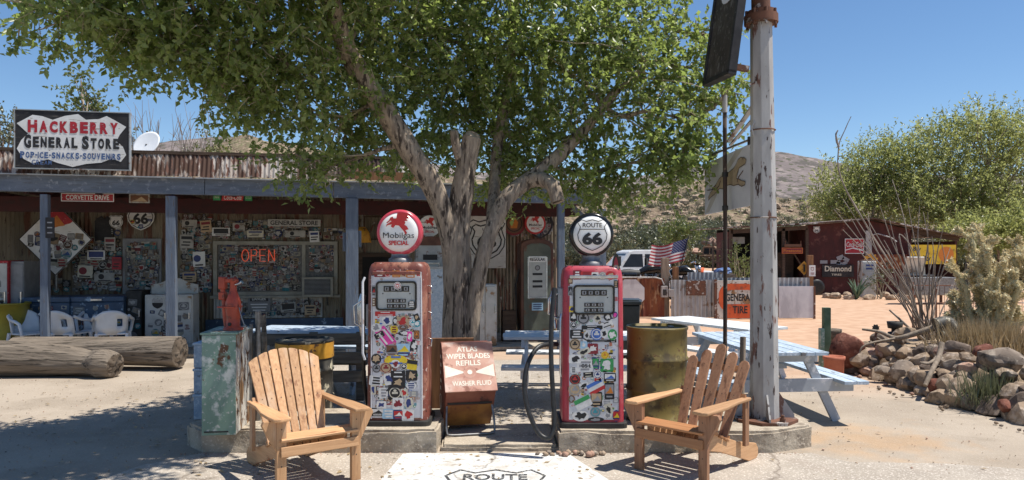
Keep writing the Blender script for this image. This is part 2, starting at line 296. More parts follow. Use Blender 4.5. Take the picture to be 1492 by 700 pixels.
def leafmat(name, c1, c2, trans, tw=.45):
    m = bpy.data.materials.new(name); m.use_nodes = True; MATS[name] = m; n = m.node_tree.nodes; L = m.node_tree.links
    b = n['Principled BSDF']; out = n['Material Output']; b.inputs['Roughness'].default_value = .34; b.inputs['Specular IOR Level'].default_value = .6
    ge = n.new('ShaderNodeNewGeometry'); rp = n.new('ShaderNodeValToRGB'); rp.color_ramp.elements[0].color = lin(c1); rp.color_ramp.elements[1].color = lin(c2)
    L.new(ge.outputs['Random Per Island'], rp.inputs[0]); L.new(rp.outputs[0], b.inputs['Base Color'])
    t = n.new('ShaderNodeBsdfTranslucent'); mx = n.new('ShaderNodeMixShader'); mx.inputs[0].default_value = tw
    hs = n.new('ShaderNodeMix'); hs.data_type = 'RGBA'; hs.inputs[0].default_value = .6; hs.inputs[7].default_value = lin(trans); L.new(rp.outputs[0], hs.inputs[6]); L.new(hs.outputs[2], t.inputs[0])
    L.new(b.outputs[0], mx.inputs[1]); L.new(t.outputs[0], mx.inputs[2]); L.new(mx.outputs[0], out.inputs[0]); return m
leafmat('leaf', (.105,.155,.042), (.295,.355,.13), (.40,.50,.11), .55)
leafmat('leaf_back', (.09,.12,.04), (.16,.19,.065), (.2,.24,.06))
leafmat('leaf_mesquite', (.20,.245,.085), (.32,.36,.15), (.46,.47,.16), .6)
leafmat('leaf_sage', (.10,.115,.06), (.17,.18,.10), (.15,.16,.08), .3)
leafmat('leaf_scrub', (.08,.085,.045), (.13,.125,.07), (.1,.1,.05), .3)
leafmat('leaf_straw', (.32,.24,.13), (.46,.35,.21), (.35,.26,.14), .3)
leafmat('cholla_spine', (.58,.48,.27), (.76,.66,.42), (.6,.5,.3), .3)
mat('cholla_skin', (.36,.33,.19), (.46,.41,.25), scale=8, rough=.9)
for k_, c_ in PALC.items(): mat('faded_'+k_, tuple(x*.58+.012 for x in c_), tuple(x*.38+.012 for x in c_), scale=12, rough=.7)  # sticker inks faded, and darkened further to paint in the porch shade
PAL_SHADE = ['faded_'+k for k in PAL]
# ------------------------------------------------------------------ ground, hills
def ground_h(x, y):
    d = math.hypot(x, y); h = 0.0
    if y > 34: h += (y-34)*0.022*min(1, (y-34)/20)
    return h + (0.02*mnoise.noise((x*.25, y*.25, 0)) - .012 if d > 13 else -0.006*max(0, min(1, d/13)))
def polar(name, m, r0, r1, nr, a0, a1, na, hf, smooth=True):
    vs = []; fs = []
    for i in range(nr+1):
        r_ = r0*(r1/r0)**(i/nr)
        for j in range(na+1):
            a = R(a0+(a1-a0)*j/na); x, y = r_*math.sin(a), r_*math.cos(a); vs.append((x, y, hf(x, y, r_, a)))
    for i in range(nr):
        for j in range(na):
            k = i*(na+1)+j; fs.append((k, k+1, k+na+2, k+na+1))
    b = MB(); b.add(vs, fs, 0, smooth); return tag(b.build(name, m), kind='structure')
ground = polar('ground', 'sand', .5, 3000, 90, -180, 180, 144, lambda x, y, r_, a: ground_h(x, y) if r_ < 200 else -1+ .0*r_)
# colour drifts of the ground: pale dust near the pumps, pinkish sand further out to the right, a rusty spill by the pole
def tint_ground(m):
    n = m.node_tree.nodes; L = m.node_tree.links; b = n['Principled BSDF']; src = b.inputs['Base Color'].links[0].from_socket
    tc = n.new('ShaderNodeTexCoord'); sep = n.new('ShaderNodeSeparateXYZ'); L.new(tc.outputs['Object'], sep.inputs[0])
    def math_(op, a, b_=None, c=None):
        x = n.new('ShaderNodeMath'); x.operation = op
        for i, q in enumerate((a, b_, c)):
            if q is None: continue
            if isinstance(q, (int, float)): x.inputs[i].default_value = q
            else: L.new(q, x.inputs[i])
        return x.outputs[0]
    no = n.new('ShaderNodeTexNoise'); no.inputs['Scale'].default_value = .5; no.inputs['Detail'].default_value = 7; L.new(tc.outputs['Object'], no.inputs[0])
    wob = math_('MULTIPLY_ADD', no.outputs[0], 7.0, -3.5)
    f = math_('ADD', math_('ADD', math_('MULTIPLY', sep.outputs[0], .55), sep.outputs[1]), wob)
    mr = n.new('ShaderNodeMapRange'); mr.inputs[1].default_value = 11.5; mr.inputs[2].default_value = 15.0; L.new(f, mr.inputs[0])
    mx = n.new('ShaderNodeMix'); mx.data_type = 'RGBA'; L.new(mr.outputs[0], mx.inputs[0]); L.new(src, mx.inputs[6])
    n2 = n.new('ShaderNodeTexNoise'); n2.inputs['Scale'].default_value = 3; n2.inputs['Detail'].default_value = 9; L.new(tc.outputs['Object'], n2.inputs[0])
    rp = n.new('ShaderNodeValToRGB'); rp.color_ramp.elements[0].position = .35; rp.color_ramp.elements[1].position = .68
    rp.color_ramp.elements[0].color = (.43,.27,.175,1); rp.color_ramp.elements[1].color = (.54,.365,.25,1); L.new(n2.outputs[0], rp.inputs[0]); L.new(rp.outputs[0], mx.inputs[7])
    dx = math_('MULTIPLY', math_('SUBTRACT', sep.outputs[0], 3.35), .8); dy = math_('SUBTRACT', sep.outputs[1], 6.95)
    d = math_('SQRT', math_('ADD', math_('MULTIPLY', dx, dx), math_('MULTIPLY', dy, dy)))
    d = math_('ADD', d, math_('MULTIPLY', math_('SUBTRACT', n2.outputs[0], .5), 2.0))
    m2 = n.new('ShaderNodeMapRange'); m2.inputs[1].default_value = .15; m2.inputs[2].default_value = .75; m2.inputs[3].default_value = .32; m2.inputs[4].default_value = 0; L.new(d, m2.inputs[0])
    my = n.new('ShaderNodeMix'); my.data_type = 'RGBA'; L.new(m2.outputs[0], my.inputs[0]); L.new(mx.outputs[2], my.inputs[6]); my.inputs[7].default_value = (.52,.29,.12,1)
    L.new(my.outputs[2], b.inputs['Base Color'])
tint_ground(MATS['sand'])
def slab(name, ol, z, m, th=.0):
    b = MB(); b.add([(x, y, z) for x, y in ol], [tuple(range(len(ol)))]); return tag(b.build(name, m), kind='structure')
slab('concrete_apron', [(-3.35,1.5),(-.02,1.5),(-.02,6.47),(-2.72,6.47),(-3.05,6.1),(-3.35,5.2)], .006, 'concrete')
slab('concrete_apron', [(0,1.5),(2.78,1.5),(2.9,6.1),(2.62,6.47),(0,6.47)], .006, 'concrete')
slab('concrete_path', [(-1.9,7.45),(2.3,7.45),(2.5,9.2),(2.0,12.5),(-2.9,11.6),(-2.2,9.3)], .006, 'concrete')
slab('concrete_apron', [(2.81,1.5),(6.2,1.5),(5.2,5.7),(3.6,6.15),(2.84,6.2)], .005, 'concrete')
# painted road shield on the apron
b = MB(); q = [(-1.03,4.4),(1.13,4.4),(.737,5.71),(.48,6.45),(-.947,6.45),(-1.01,5.71)]
b.add([(x, y, .011) for x, y in q], [tuple(range(6))], 0)
Mf = Matrix(((1,0,0,-.12),(0,0,1,5.18),(0,-1,0,.0),(0,0,0,1)))      # x,z of an upright drawing laid flat: z -> y
Mf = Matrix(((1,0,0,-.13),(0,0,1,5.15),(0,-1,0,.015),(0,0,0,1)))
b.ring(shield(0, 0, .80, 1.60), .022, 0, 1, Mf); b.text('ROUTE', 0, .60, .50, .15, 0, 1, .02, 0, Mf); b.text('66', 0, -.05, .5, .62, 0, 1, .03, 0, Mf)
b.box((0,0,.42),(.66,.001,.03),1,Mf)
tag(b.build('road_marking', ['road_paint','road_ink']), kind='structure')
# ------------------------------------------------------------------ pump island (kerb of three pours)
def island_block(name, ol, z0, z1, rough=.012, seed=1):
    bm = bmesh.new(); n = len(ol); vs = [bm.verts.new((x, y, z0)) for x, y in ol]; bm.faces.new(vs[::-1])
    r_ = bmesh.ops.extrude_face_region(bm, geom=bm.faces[:]); 
    for e in r_['geom']:
        if isinstance(e, bmesh.types.BMVert): e.co.z = z1
    bmesh.ops.recalc_face_normals(bm, faces=bm.faces[:])
    bmesh.ops.bevel(bm, geom=[e for e in bm.edges if all(v.co.z > z1-.001 for v in e.verts)], offset=.022, segments=2, affect='EDGES')
    bmesh.ops.triangulate(bm, faces=bm.faces[:])
    for _ in range(4): 
        bmesh.ops.subdivide_edges(bm, edges=[e for e in bm.edges if e.calc_length() > .09], cuts=1, use_grid_fill=False)
        bmesh.ops.triangulate(bm, faces=bm.faces[:])
    for v in bm.verts:
        p = v.co; nn = mnoise.noise_vector((p*9)+Vector((seed*7,0,0)))*rough + mnoise.noise_vector((p*2.2)+Vector((seed*3,5,0)))*rough*1.5
        if p.z < z0+.01: nn.z = 0
        if p.z > z1-.003: nn.z *= .25
        v.co += nn
    me = bpy.data.meshes.new(name); bm.to_mesh(me); bm.free(); me.materials.append(MATS['island_concrete'])
    for p in me.polygons: p.use_smooth = True
    o = bpy.data.objects.new(name, me); C.objects.link(o); tag(o, kind='structure')
    e = o.modifiers.new('es', 'EDGE_SPLIT'); e.split_angle = R(38); return o
island_block('pump_island', [(-2.98,6.78),(-2.72,6.50),(-.66,6.50),(-.64,7.42),(-2.85,7.42)], -.02, .20, seed=1)
island_block('pump_island', [(-.63,6.56),(.40,6.56),(.40,7.40),(-.63,7.40)], -.02, .055, seed=2)
island_block('pump_island', [(.41,6.50),(2.28,6.50),(2.72,6.72),(2.80,7.0),(2.62,7.42),(.41,7.42)], -.02, .19, seed=3)
# ------------------------------------------------------------------ hillside and mountain
ridge = [(-.85,80),(-.66,130),(-.45,128),(-.36,160),(-.2,125),(-.05,120),(.13,92),(.27,108),(.4,78),(.7,50),(1.1,30)]
def lerp(tab, t):
    if t <= tab[0][0]: return tab[0][1]
    for (a, va), (b_, vb) in zip(tab, tab[1:]):
        if t <= b_: return va+(vb-va)*(t-a)/(b_-a)
    return tab[-1][1]
def hill_h(x, y, r_, a):
    t = math.tan(max(-1.3, min(1.3, a))); top = lerp(ridge, t)/F*340+1.75
    s = max(0, min(1, (r_-72)/(340-72))); prof = s**1.55
    if r_ > 340: prof = max(-.05, 1-(r_-340)/130)
    n = mnoise.fractal(Vector((x*.018, y*.018, 3)), .8, 2.1, 6)*4.5 + mnoise.noise((x*.006, y*.006, 8))*6
    return (ground_h(x, y) if r_ < 110 else 2.0)*(1-s) + top*prof + n*min(1, s*2.2) - .25*(1-min(1, s*12))
mat('hill_soil', (.225,.172,.118), (.17,.128,.088), scale=.06, rough=.95, bump=.6, bscale=.7, spec=.1, world=True,
    layers=[((.15,.145,.075), .10, .50, .66), ((.37,.27,.205), .55, .58, .66), ((.11,.075,.055), .7, .56, .64), ((.10,.10,.05), 1.3, .60, .66)])
polar('hillside', 'hill_soil', 70, 470, 74, -62, 62, 150, hill_h)
mridge = [(-.95,90),(-.55,140),(-.37,168),(-.2,150),(0,120),(.2,118),(.30,128),(.345,138),(.366,141),(.40,136),(.45,128),(.5,112),(.7,90),(1.1,60)]
mat('mountain_rock', (.205,.172,.165), (.16,.135,.13), scale=.012, rough=.95, bump=.8, bscale=.05, spec=.1, world=True,  # purplish grey of distance haze is put into the base colour
    layers=[((.10,.09,.082), .03, .52, .64), ((.25,.21,.195), .07, .57, .66), ((.085,.085,.06), .16, .57, .63)])
def mtn_h(x, y, r_, a):
    t = math.tan(max(-1.3, min(1.3, a))); s = max(0, min(1, (r_-480)/420)); top = lerp(mridge, t)/F*900
    n = mnoise.fractal(Vector((x*.006, y*.006, 1)), .9, 2.1, 6)*13
    return -3 + (top*s**1.2 + n*min(1, s*1.6)) if r_ <= 900 else top*max(0, 1-(r_-900)/400)+n*.6-3
polar('mountain', 'mountain_rock', 470, 1250, 60, -62, 62, 200, mtn_h)
# ------------------------------------------------------------------ the store: its own frame, u along the front, v into the building
SA = Vector((-8.04, 11.6, 0)); SB = Vector((1.54, 13.4, 0)); SANG = math.atan2(SB.y-SA.y, SB.x-SA.x)
SU = Vector((math.cos(SANG), math.sin(SANG), 0)); SV = Vector((-SU.y, SU.x, 0)); SLEN = (SB-SA).length
CAMP = Vector((0,0,EYE))
def S(px, py, v):                                     # photo pixel on the plane at depth v behind the porch front
    d = Vector(((px-CX)/F, 1, -(py-HY)/F)); t = (v-(CAMP-SA).dot(SV))/d.dot(SV); p = CAMP+d*t
    return (p-SA).dot(SU), p.z
def SW(u, v, z=0): return SA+SU*u+SV*v+Vector((0,0,z))
def srect(x0, y0, x1, y1, v):                         # centre u, centre z, width, height
    u0, z0 = S(x0, (y0+y1)/2, v); u1, _ = S(x1, (y0+y1)/2, v); _, a = S((x0+x1)/2, y0, v); _, b_ = S((x0+x1)/2, y1, v)
    return (u0+u1)/2, (a+b_)/2, abs(u1-u0), abs(a-b_)
def corr(b, u0, u1, z0, z1, y, per=.076, amp=.011, mi=0, ytop=None, zj=0.0, th=0):
    n = max(6, int((u1-u0)/per*6)); vs = []
    for i in range(n+1):
        u = u0+(u1-u0)*i/n; dy = amp*math.sin(2*math.pi*(u-u0)/per); j = zj*mnoise.noise((u*3, 0, 1))
        vs += [(u, y+dy, z0+j), (u, (y if ytop is None else ytop)+dy, z1+j*.5)]
    b.add(vs, [(2*i, 2*i+2, 2*i+3, 2*i+1) for i in range(n)], mi, True); return b
store = thing('general_store', 'long low tin general store with a rusty corrugated roof edge and blue timber porch', 'store', SA, SANG)
WV = 2.7                                              # depth of the back wall
UE = S(808, 400, WV)[0]; U0 = -2.2
b = MB(); corr(b, U0, UE, 0, 2.95, WV); b.box(((U0+UE)/2, WV+.12, 1.45), (UE-U0, .1, 2.9), 1)
b.build('wall', ['tin_wall','interior_shade'], store)
b = MB(); b.box((U0-.05, 1.6, 1.45), (.1, 2.3, 2.9)); b.build('side_wall', 'maroon_board', store)
b = MB(); b.box((UE+.03, WV+1.9, 1.45), (.08, 3.6, 2.9)); b.build('side_wall', 'tin_wall', store)
# beam: three lengths of timber, a touch uneven
bm_pts = [(-2.2, 2.74), (3.05, 2.715), (5.1, 2.70), (SLEN+.0, 2.64)]
for i, ((ua, za), (ub, zb)) in enumerate(zip(bm_pts, bm_pts[1:])):
    b = MB(); g = .004; h_ = .265 if i != 1 else .275
    b.add([(ua+g, -.06-.006*(i%2), za), (ub-g, -.06-.006*(i%2), zb), (ub-g, .05, zb), (ua+g, .05, za), (ua+g, -.06-.006*(i%2), za+h_), (ub-g, -.06-.006*(i%2), zb+h_), (ub-g, .05, zb+h_), (ua+g, .05, za+h_)],
          [(0,3,2,1),(4,5,6,7),(0,1,5,4),(1,2,6,5),(2,3,7,6),(3,0,4,7)]); b.build('porch_beam', 'blue_timber', store, .008)
b = MB(); b.box((SLEN/2-1.1, 1.1, 2.60), (SLEN+2.0, .05, .26)); b.build('inner_beam', 'maroon_board', store)
for k in range(12): MB().box((-1.8+k*1.05, 1.45, 2.78), (.05, 2.6, .13)).build('rafter', 'maroon_board', store)
b = MB(); b.add([(-2.3,-.16,3.0),(SLEN+.12,-.16,2.93),(SLEN+.12,7,3.12),(-2.3,7,3.2),(-2.3,-.16,3.018),(SLEN+.12,-.16,2.948),(SLEN+.12,7,3.14),(-2.3,7,3.22)],
      [(0,3,2,1),(4,5,6,7),(0,1,5,4),(1,2,6,5),(2,3,7,6),(3,0,4,7)]); b.build('porch_roof', 'galv', store)
ur = S(612, 245, .1)[0]
b = MB(); corr(b, -2.2, ur, 3.0, 3.38, -.13, per=.07, amp=.009, ytop=-.03, zj=.03); b.build('roof_edge', 'rust_roof', store)
b = MB(); b.box(((ur-2.2)/2, .03, 3.395), (ur+2.2, .16, .05)); b.box(((ur-2.2)/2, .08, 3.2), (ur+2.2, .05, .34)); b.build('ridge_board', 'dark_wood', store)
b = MB(); b.box((ur-.55, -.20, 3.06), (1.1, .03, .14)); b.build('patch_board', 'wood_rust_post', store)
for px, wd in ((66,.115),(250,.15),(513,.205),(817,.12)):
    u, _ = S(px, 380, 0); b = MB(); b.box((u, 0, 1.345), (wd, wd, 2.69))
    if px == 513: b.box((u-.13, 0, 1.95), (.05, .1, .32), 0); b.box((u+.13, 0, 2.0), (.05,.1,.28), 0)
    b.build('porch_post', 'blue_post', store, .006)
u, _ = S(876, 300, 0.6); b = MB(); b.box((u, .6, 1.3), (.15,.15,2.6)); b.bar((u-.08,.6,2.2),(u-.55,.6,2.62),.09,.09); b.build('porch_post', 'blue_post', store, .006)
b = MB(); b.box((SLEN/2-1.1, 1.55, .03), (SLEN+2.1, 2.5, .06)); tag(b.build('porch_floor', 'island_concrete', None, 0, SA, SANG), kind='structure')
# window with its frame, the pasted-over panes, a doorway slab painted dark as shade, a panelled door
def frame(b, cx, cz, wd, h, t, y0, y1, mi=0):
    for s in (-1, 1):
        b.box((cx+s*(wd/2-t/2), (y0+y1)/2, cz), (t, y1-y0, h), mi); b.box((cx, (y0+y1)/2, cz+s*(h/2-t/2)), (wd-2*t, y1-y0, t), mi)
    return b
cu_, cz_, w_, h_ = srect(312, 352, 492, 430, WV)
b = MB(); frame(b, cu_, cz_, w_, h_, .07, WV-.09, WV-.02); du, _, dw, _ = srect(440, 352, 446, 430, WV); b.box((du, WV-.05, cz_), (.07, .06, h_-.14)); b.box((cu_, WV-.09, cz_-h_/2-.03), (w_+.1, .12, .05))
win = b.build('window', 'frame_cream', store)
b = MB(); b.box((cu_, WV-.025, cz_), (w_-.13, .02, h_-.13)); b.build('pane', 'sticker_pane', win)
cu_, cz_, w_, h_ = srect(528, 372, 572, 486, WV); h_ = cz_+h_/2; b = MB(); b.box((cu_, WV-.02, h_/2), (w_, .04, h_)); dr = b.build('doorway', 'interior_shade', store)
b = MB(); frame(b, cu_, h_/2, w_+.18, h_+.1, .09, WV-.06, WV-.012); b.build('frame', 'dark_wood', dr)
cu_, cz_, w_, h_ = srect(180, 348, 236, 470, WV); h_ = cz_+h_/2; b = MB(); b.box((cu_, WV-.03, h_/2), (w_, .05, h_)); 
for i in range(2):
    for k in range(3): b.box((cu_+(k-1)*w_*.31, WV-.062, h_*(.73-.42*i)), (w_*.25, .02, h_*.34), 1)
dr = b.build('door', ['grey_cabinet','sticker_pane'], store)
u1, _ = S(300, 475, WV); u2, _ = S(500, 475, WV); b = MB(); b.box(((u1+u2)/2, WV-.03, .28), (u2-u1, .03, .32)); b.build('base_board', 'cooler_blue', store)
b = MB(); corr(b, S(312,450,WV)[0], S(470,450,WV)[0], .46, .95, WV-.035, per=.076, amp=.008); b.build('lower_panel', 'appliance_white', store)
# ------------------------------------------------------------------ stickers
def sticker(b, cx, cz, wd, h, shape, c, style, rot, y, rr, M=None, c2=None):
    c1 = pi_(c); cs = ['black','white','red','blue','yellow','grey','navy','orange']
    k2 = pi_(c2) if c2 else pi_(rr.choice(['black','black','navy','maroon','grey','red']) if c in ('white','cream','tan','yellow','sky','pink') else rr.choice(['white','white','cream','tan','grey']))
    T = Matrix.Translation((cx, y, cz)) @ Matrix.Rotation(-rot, 4, 'Y')
    if M is not None: T = M @ T
    if shape == 'c': ol = circ(0, 0, wd/2, h/2, 20)
    elif shape == 'd': ol = [(0,-h/2),(wd/2,0),(0,h/2),(-wd/2,0)]
    elif shape == 's': ol = shield(0, 0, wd, h)
    else: ol = rrect(0, 0, wd, h, min(wd,h)*.12, 2)
    b.flat(ol, 0, c1, T); e = -.0006
    if style == 'bars':
        n = 2 if h < wd*.6 else 3
        for i in range(n):
            zz = h*(.28-.56*i/(n-1)); ww = wd*rr.uniform(.4,.72); b.flat(rect(0, zz, ww, h*.16), e, k2, T)
    elif style == 'ring':
        b.ring(circ(0,0,wd*.42,h*.42,20), min(wd,h)*.07, e, k2, T); b.flat(rect(0,0,wd*.42,h*.16), e, k2, T); b.flat(circ(0,h*.17,wd*.12,h*.1,8), e, k2, T)
    elif style == 'blob':
        ol = []; 
        for i in range(14): q = 2*math.pi*i/14; r_ = rr.uniform(.18,.42); ol.append((wd*r_*math.cos(q), h*r_*math.sin(q)))
        b.add([(0,e,0)]+[(x,e,z) for x,z in ol], [(0,1+i,1+(i+1)%14) for i in range(14)], k2, False, T)
    elif style == 'pic':
        b.flat(rect(0, h*.1, wd*.84, h*.55), e, k2, T); k3 = pi_(rr.choice(cs)); b.add([(-wd*.4,2*e,-h*.15),(wd*.4,2*e,-h*.15),(wd*.1,2*e,h*.25),(-wd*.1,2*e,h*.02)], [(0,1,2,3)], k3, False, T); b.flat(rect(0,-h*.34,wd*.6,h*.1), e, k2, T)
    elif style == 'split':
        b.flat(rect(0, h*.27, wd*.98, h*.40), e, k2, T)
    elif style == 'tri':
        for i, kk in enumerate(('blue','white','red')): b.flat(rect(0, h*(.31-.31*i), wd*.98, h*.29), e, pi_(kk), T)
def rand_sticker(b, cx, cz, s, y, rr, M=None, mute=False):
    sh = rr.choice('rrrccrrs'); ar = rr.uniform(.55, 1.0) if sh == 'r' else 1.0
    col = rr.choice(['white','white','white','white','black','black','black','grey','cream','maroon','tan','navy','teal','yellow','red','blue','green','orange'] if not mute else ['white','white','cream','black','black','grey','grey','tan','navy','maroon','brown','white','cream','teal'])
    wd, h = (s, s*ar) if rr.random() < .7 else (s*ar, s)
    sticker(b, cx, cz, wd, h, sh, col, rr.choice(['bars','bars','ring','blob','blob','pic','split']), rr.uniform(-.15,.15) if rr.random()<.7 else rr.uniform(-.6,.6), y, rr, M)
def fill_spots(rr, x0, x1, z0, z1, smin, smax, n, taken, pad=.95, tries=40):
    out = []
    for _ in range(n):
        for _t in range(tries):
            s = rr.uniform(smin, smax); x, z = rr.uniform(x0+s/2, x1-s/2), rr.uniform(z0+s/2, z1-s/2)
            if all(abs(x-a)*2 > (s+q)*pad or abs(z-c)*2 > (s+q)*pad for a, c, q in taken): taken.append((x, z, s)); out.append((x, z, s)); break
    return out
rs = random.Random(11); spots = []
for (x0,y0,x1,y1,n,a,bb,vv) in [(318,356,438,426,420,.05,.14,WV-.045),(449,356,488,398,80,.05,.14,WV-.045),(272,320,470,349,230,.05,.16,WV-.035),(262,312,310,428,210,.06,.17,WV-.035),
        (104,345,178,426,190,.06,.19,WV-.035),(184,352,233,424,110,.06,.14,WV-.085),(738,296,806,346,90,.06,.16,WV-.035),(800,350,808,470,16,.06,.12,WV-.035),(335,436,470,464,80,.06,.18,WV-.055),(55,405,105,428,14,.09,.17,WV-.035),(470,330,508,352,12,.08,.15,WV-.035),(600,300,640,330,8,.08,.15,WV-.035),(645,310,680,460,24,.08,.18,WV-.035),(150,320,180,345,8,.08,.16,WV-.035)]:
    ua, za = S(x0, y1, vv); ub, zb = S(x1, y0, vv)
    for u, z, s in fill_spots(rs, ua, ub, za, zb, a, bb, n, [], .66): spots.append((s, u, z, vv))
spots.sort(reverse=True)
for s, u, z, vv in spots[:96]:
    b = MB(); rand_sticker(b, 0, 0, s, 0, rs, None, True); b.build('sticker', PAL_SHADE, store, 0, (u, vv, z))
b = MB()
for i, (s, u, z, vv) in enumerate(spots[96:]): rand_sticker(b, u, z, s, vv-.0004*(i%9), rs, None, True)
tag(b.build('stickers', PAL_SHADE, store), kind='stuff')
# ------------------------------------------------------------------ things on and in front of the store
def sframe(name, label, cat, x0, y0, x1, y1, v, group=None):     # an Empty facing out of the store, at the middle of a photo rectangle on depth v
    cu, cz, wd, h = srect(x0, y0, x1, y1, v); return thing(name, label, cat, SW(cu, v, cz), SANG, group), wd, h
def cartouche(w_, h):
    p = [(-.50,.28),(-.36,.44),(-.27,.42),(-.18,.36),(-.07,.44),(.05,.48),(.12,.38),(.24,.40),(.31,.46),(.39,.38),(.49,.27),(.43,.12),(.40,.0),(.46,-.10),(.49,-.25),(.44,-.38),(.36,-.32),(.26,-.40),(.12,-.43),(0,-.49),(-.14,-.42),(-.22,-.36),(-.36,-.44),(-.44,-.36),(-.50,-.18),(-.46,-.02),(-.40,.10)]
    return [(x*w_, z*h) for x, z in p[::-1]]
# main sign board
t, wd, h = sframe('store_sign', 'black board with white cartouche lettered HACKBERRY GENERAL STORE on the roof edge', 'sign', 22, 163, 188, 246, -.30)
b = MB(); b.box((0,.03,0),(wd,.06,h)); board = b.build('board', 'sign_black', t, .004)
b = MB(); b.flat(cartouche(wd*.97, h*.96), -.004, 0); car = b.build('painted_field', 'sign_white', board)
b = MB()
def jaunty(b, s, x0, x1, z, hh, y, mi, big=(0,), bold=.03, sm=.8):
    n = len(s); adv = [(.35 if c in ' I.' else .55 if c == '·' else 1.0)*(1.15 if i in big else 1) for i, c in enumerate(s)]; tot = sum(adv); x = x0
    for i, c in enumerate(s):
        a = adv[i]/tot*(x1-x0)
        if c == '·': b.flat(circ(x+a/2, z, hh*.14, None, 8), y, mi)
        elif c != ' ':
            hi = hh*(1.0 if i in big else sm); b.text(c, x+a/2, z-(hh-hi)/2*.4, a*(.80 if c != 'I' else .55), hi, y, mi, bold, .0)
        x += a
jaunty(b, 'HACKBERRY', -wd*.40, wd*.41, h*.225, h*.22, -.008, 0, (0,), .06, .93)
jaunty(b, 'GENERAL STORE', -wd*.43, wd*.42, -h*.04, h*.24, -.008, 1, (0,8), .06, .78)
jaunty(b, 'POP·ICE·SNACKS·SOUVENIRS', -wd*.46, wd*.43, -h*.275, h*.12, -.008, 2, (0,), .05, .92)
jaunty(b, 'CREAM', -wd*.36, -wd*.18, -h*.40, h*.085, -.008, 2, (0,), .02, .9)
b.build('lettering', ['sign_red','sign_ink','sign_blue'], board)
b = MB(); frame(b, 0, 0, wd+.03, h+.03, .015, -.008, .07); b.build('frame', 'pump_grey', t)
for s in (-.35,.35): MB().box((s*wd,.12,-.05),(.06,.12,h*.8)).build('bracket', 'dark_wood', t)
# satellite dish on the roof
p = W(214, 205, 15.5); t = thing('satellite_dish', 'white satellite dish on the store roof behind the sign board', 'satellite dish', (p.x, p.y, 3.14))
Md = Matrix.Translation((0,0,.90)) @ Matrix.Rotation(R(-30),4,'Z') @ Matrix.Rotation(R(30),4,'Y') @ Matrix.Rotation(R(58),4,'X')
b = MB(); pr = [(r_, .22*r_*r_) for r_ in (0.001,.08,.15,.21,.27,.31)]; pr += [(r_+.0, z+.012) for r_, z in pr[::-1]]
b.lathe(pr[::-1], 28, 0, Md); b.build('dish', 'dish_white', t)
b = MB(); b.cyl((0,0,-.02),(0,0,.90),.025,n=10); b.cyl((0,0,.82),Md@Vector((0,0,.02)),.02,n=8); b.build('mast', 'steel', t)
b = MB(); b.tube([Md@Vector((0,-.35,.03)), Md@Vector((0,-.12,.34))], .012, 6); e_ = Md@Vector((0,-.12,.34)); b.box(e_, (.06,.06,.09)); b.build('feed_arm', 'steel', t)
def plate_sign(name, label, cat, rct, v, m, items, th=.02, group=None, frame_m=None, rot=0.0):
    t, wd, h = sframe(name, label, cat, *rct, v, group); 
    b = MB(); b.box((0,th/2,0),(wd,th,h)); pl = b.build('plate', m, t, .002)
    items(t, pl, wd, h); 
    if rot: t.rotation_mode = 'XYZ'; t.rotation_euler = (0, -rot, SANG)
    return t
def letters(txt, wf=.86, hf=.6, m='sign_white', bold=.02, x=0, z=0, shear=0):
    def f(t, pl, wd, h): b = MB(); b.text(txt, x*wd, z*h, wd*wf, h*hf, -.004, 0, bold, shear); b.build('lettering', m, pl)
    return f
plate_sign('street_sign', 'narrow red street sign reading CORVETTE DRIVE under the porch beam', 'sign', (89,282,166,294), .35, 'sign_red', lambda t, pl, wd, h: (letters('CORVETTE DRIVE', .82, .62)(t, pl, wd, h),
    (lambda b: (frame(b, 0, 0, wd, h, .012, -.004, .0), b.build('border', 'sign_white', pl)))(MB())))
plate_sign('framed_picture', 'small framed brown picture hanging above the white highway shield sign', 'picture', (188,283,218,296), .6, 'appliance_white', lambda t, pl, wd, h: (lambda b: (b.flat(rect(0,0,wd*.86,h*.72),-.003,0), b.flat([(-wd*.4,-h*.33),(wd*.4,-h*.33),(wd*.1,h*.2),(-wd*.1,-h*.1)],-.004,1), b.build('print', ['ink_brown','ink_tan'], pl)))(MB()))
def route_shield(name, label, rct, v, txt='66', extra=True, dense=0):
    t, wd, h = sframe(name, label, 'sign', *rct, v); b = MB(); b.prism(shield(0,0,wd,h), 0, .015); pl = b.build('plate', 'sign_white', t)
    b = MB(); b.ring(shield(0,0,wd*.92,h*.92), wd*.03, -.003); b.text(txt, 0, -h*.08, wd*.56, h*.40, -.003, 0, .04)
    if extra: b.text('U S', 0, h*.20, wd*.26, h*.10, -.003, 0, .01); b.box((0,-.002,h*.29),(wd*.7,.002,h*.02))
    b.build('lettering', 'sign_ink', pl)
    if dense:
        rr = random.Random(dense); b = MB()
        for k in range(9): a = rr.uniform(0, 6.28); rand_sticker(b, wd*.36*math.cos(a), h*.36*math.sin(a), wd*rr.uniform(.09,.18), -.005-.001*k, rr)
        tag(b.build('stickers', PALM, t), kind='stuff')
    return t
route_shield('highway_shield', 'large white US 66 shield sign spotted with stickers on the tin wall', (185,295,225,336), WV-.08, '66', True, 5)
route_shield('highway_shield', 'small white 66 shield sign on the tin wall beside dark torn poster', (159,314,179,333), WV-.06, '66', False)
b = MB(); q = [(-.5,-.5),(-.2,-.45),(.1,-.52),(.5,-.44),(.45,0),(.5,.4),(.2,.5),(.1,.38),(-.1,.5),(-.35,.42),(-.5,.3)]; cu, cz, wd, h = srect(138,315,163,352,WV-.05)
b.prism([(x*wd, z*h) for x, z in q], 0, .008); tag(b.build('torn_poster', 'sign_black', None, 0, SW(cu,WV-.05,cz), SANG), 'black torn poster on the tin wall left of the small 66 shield', 'poster')
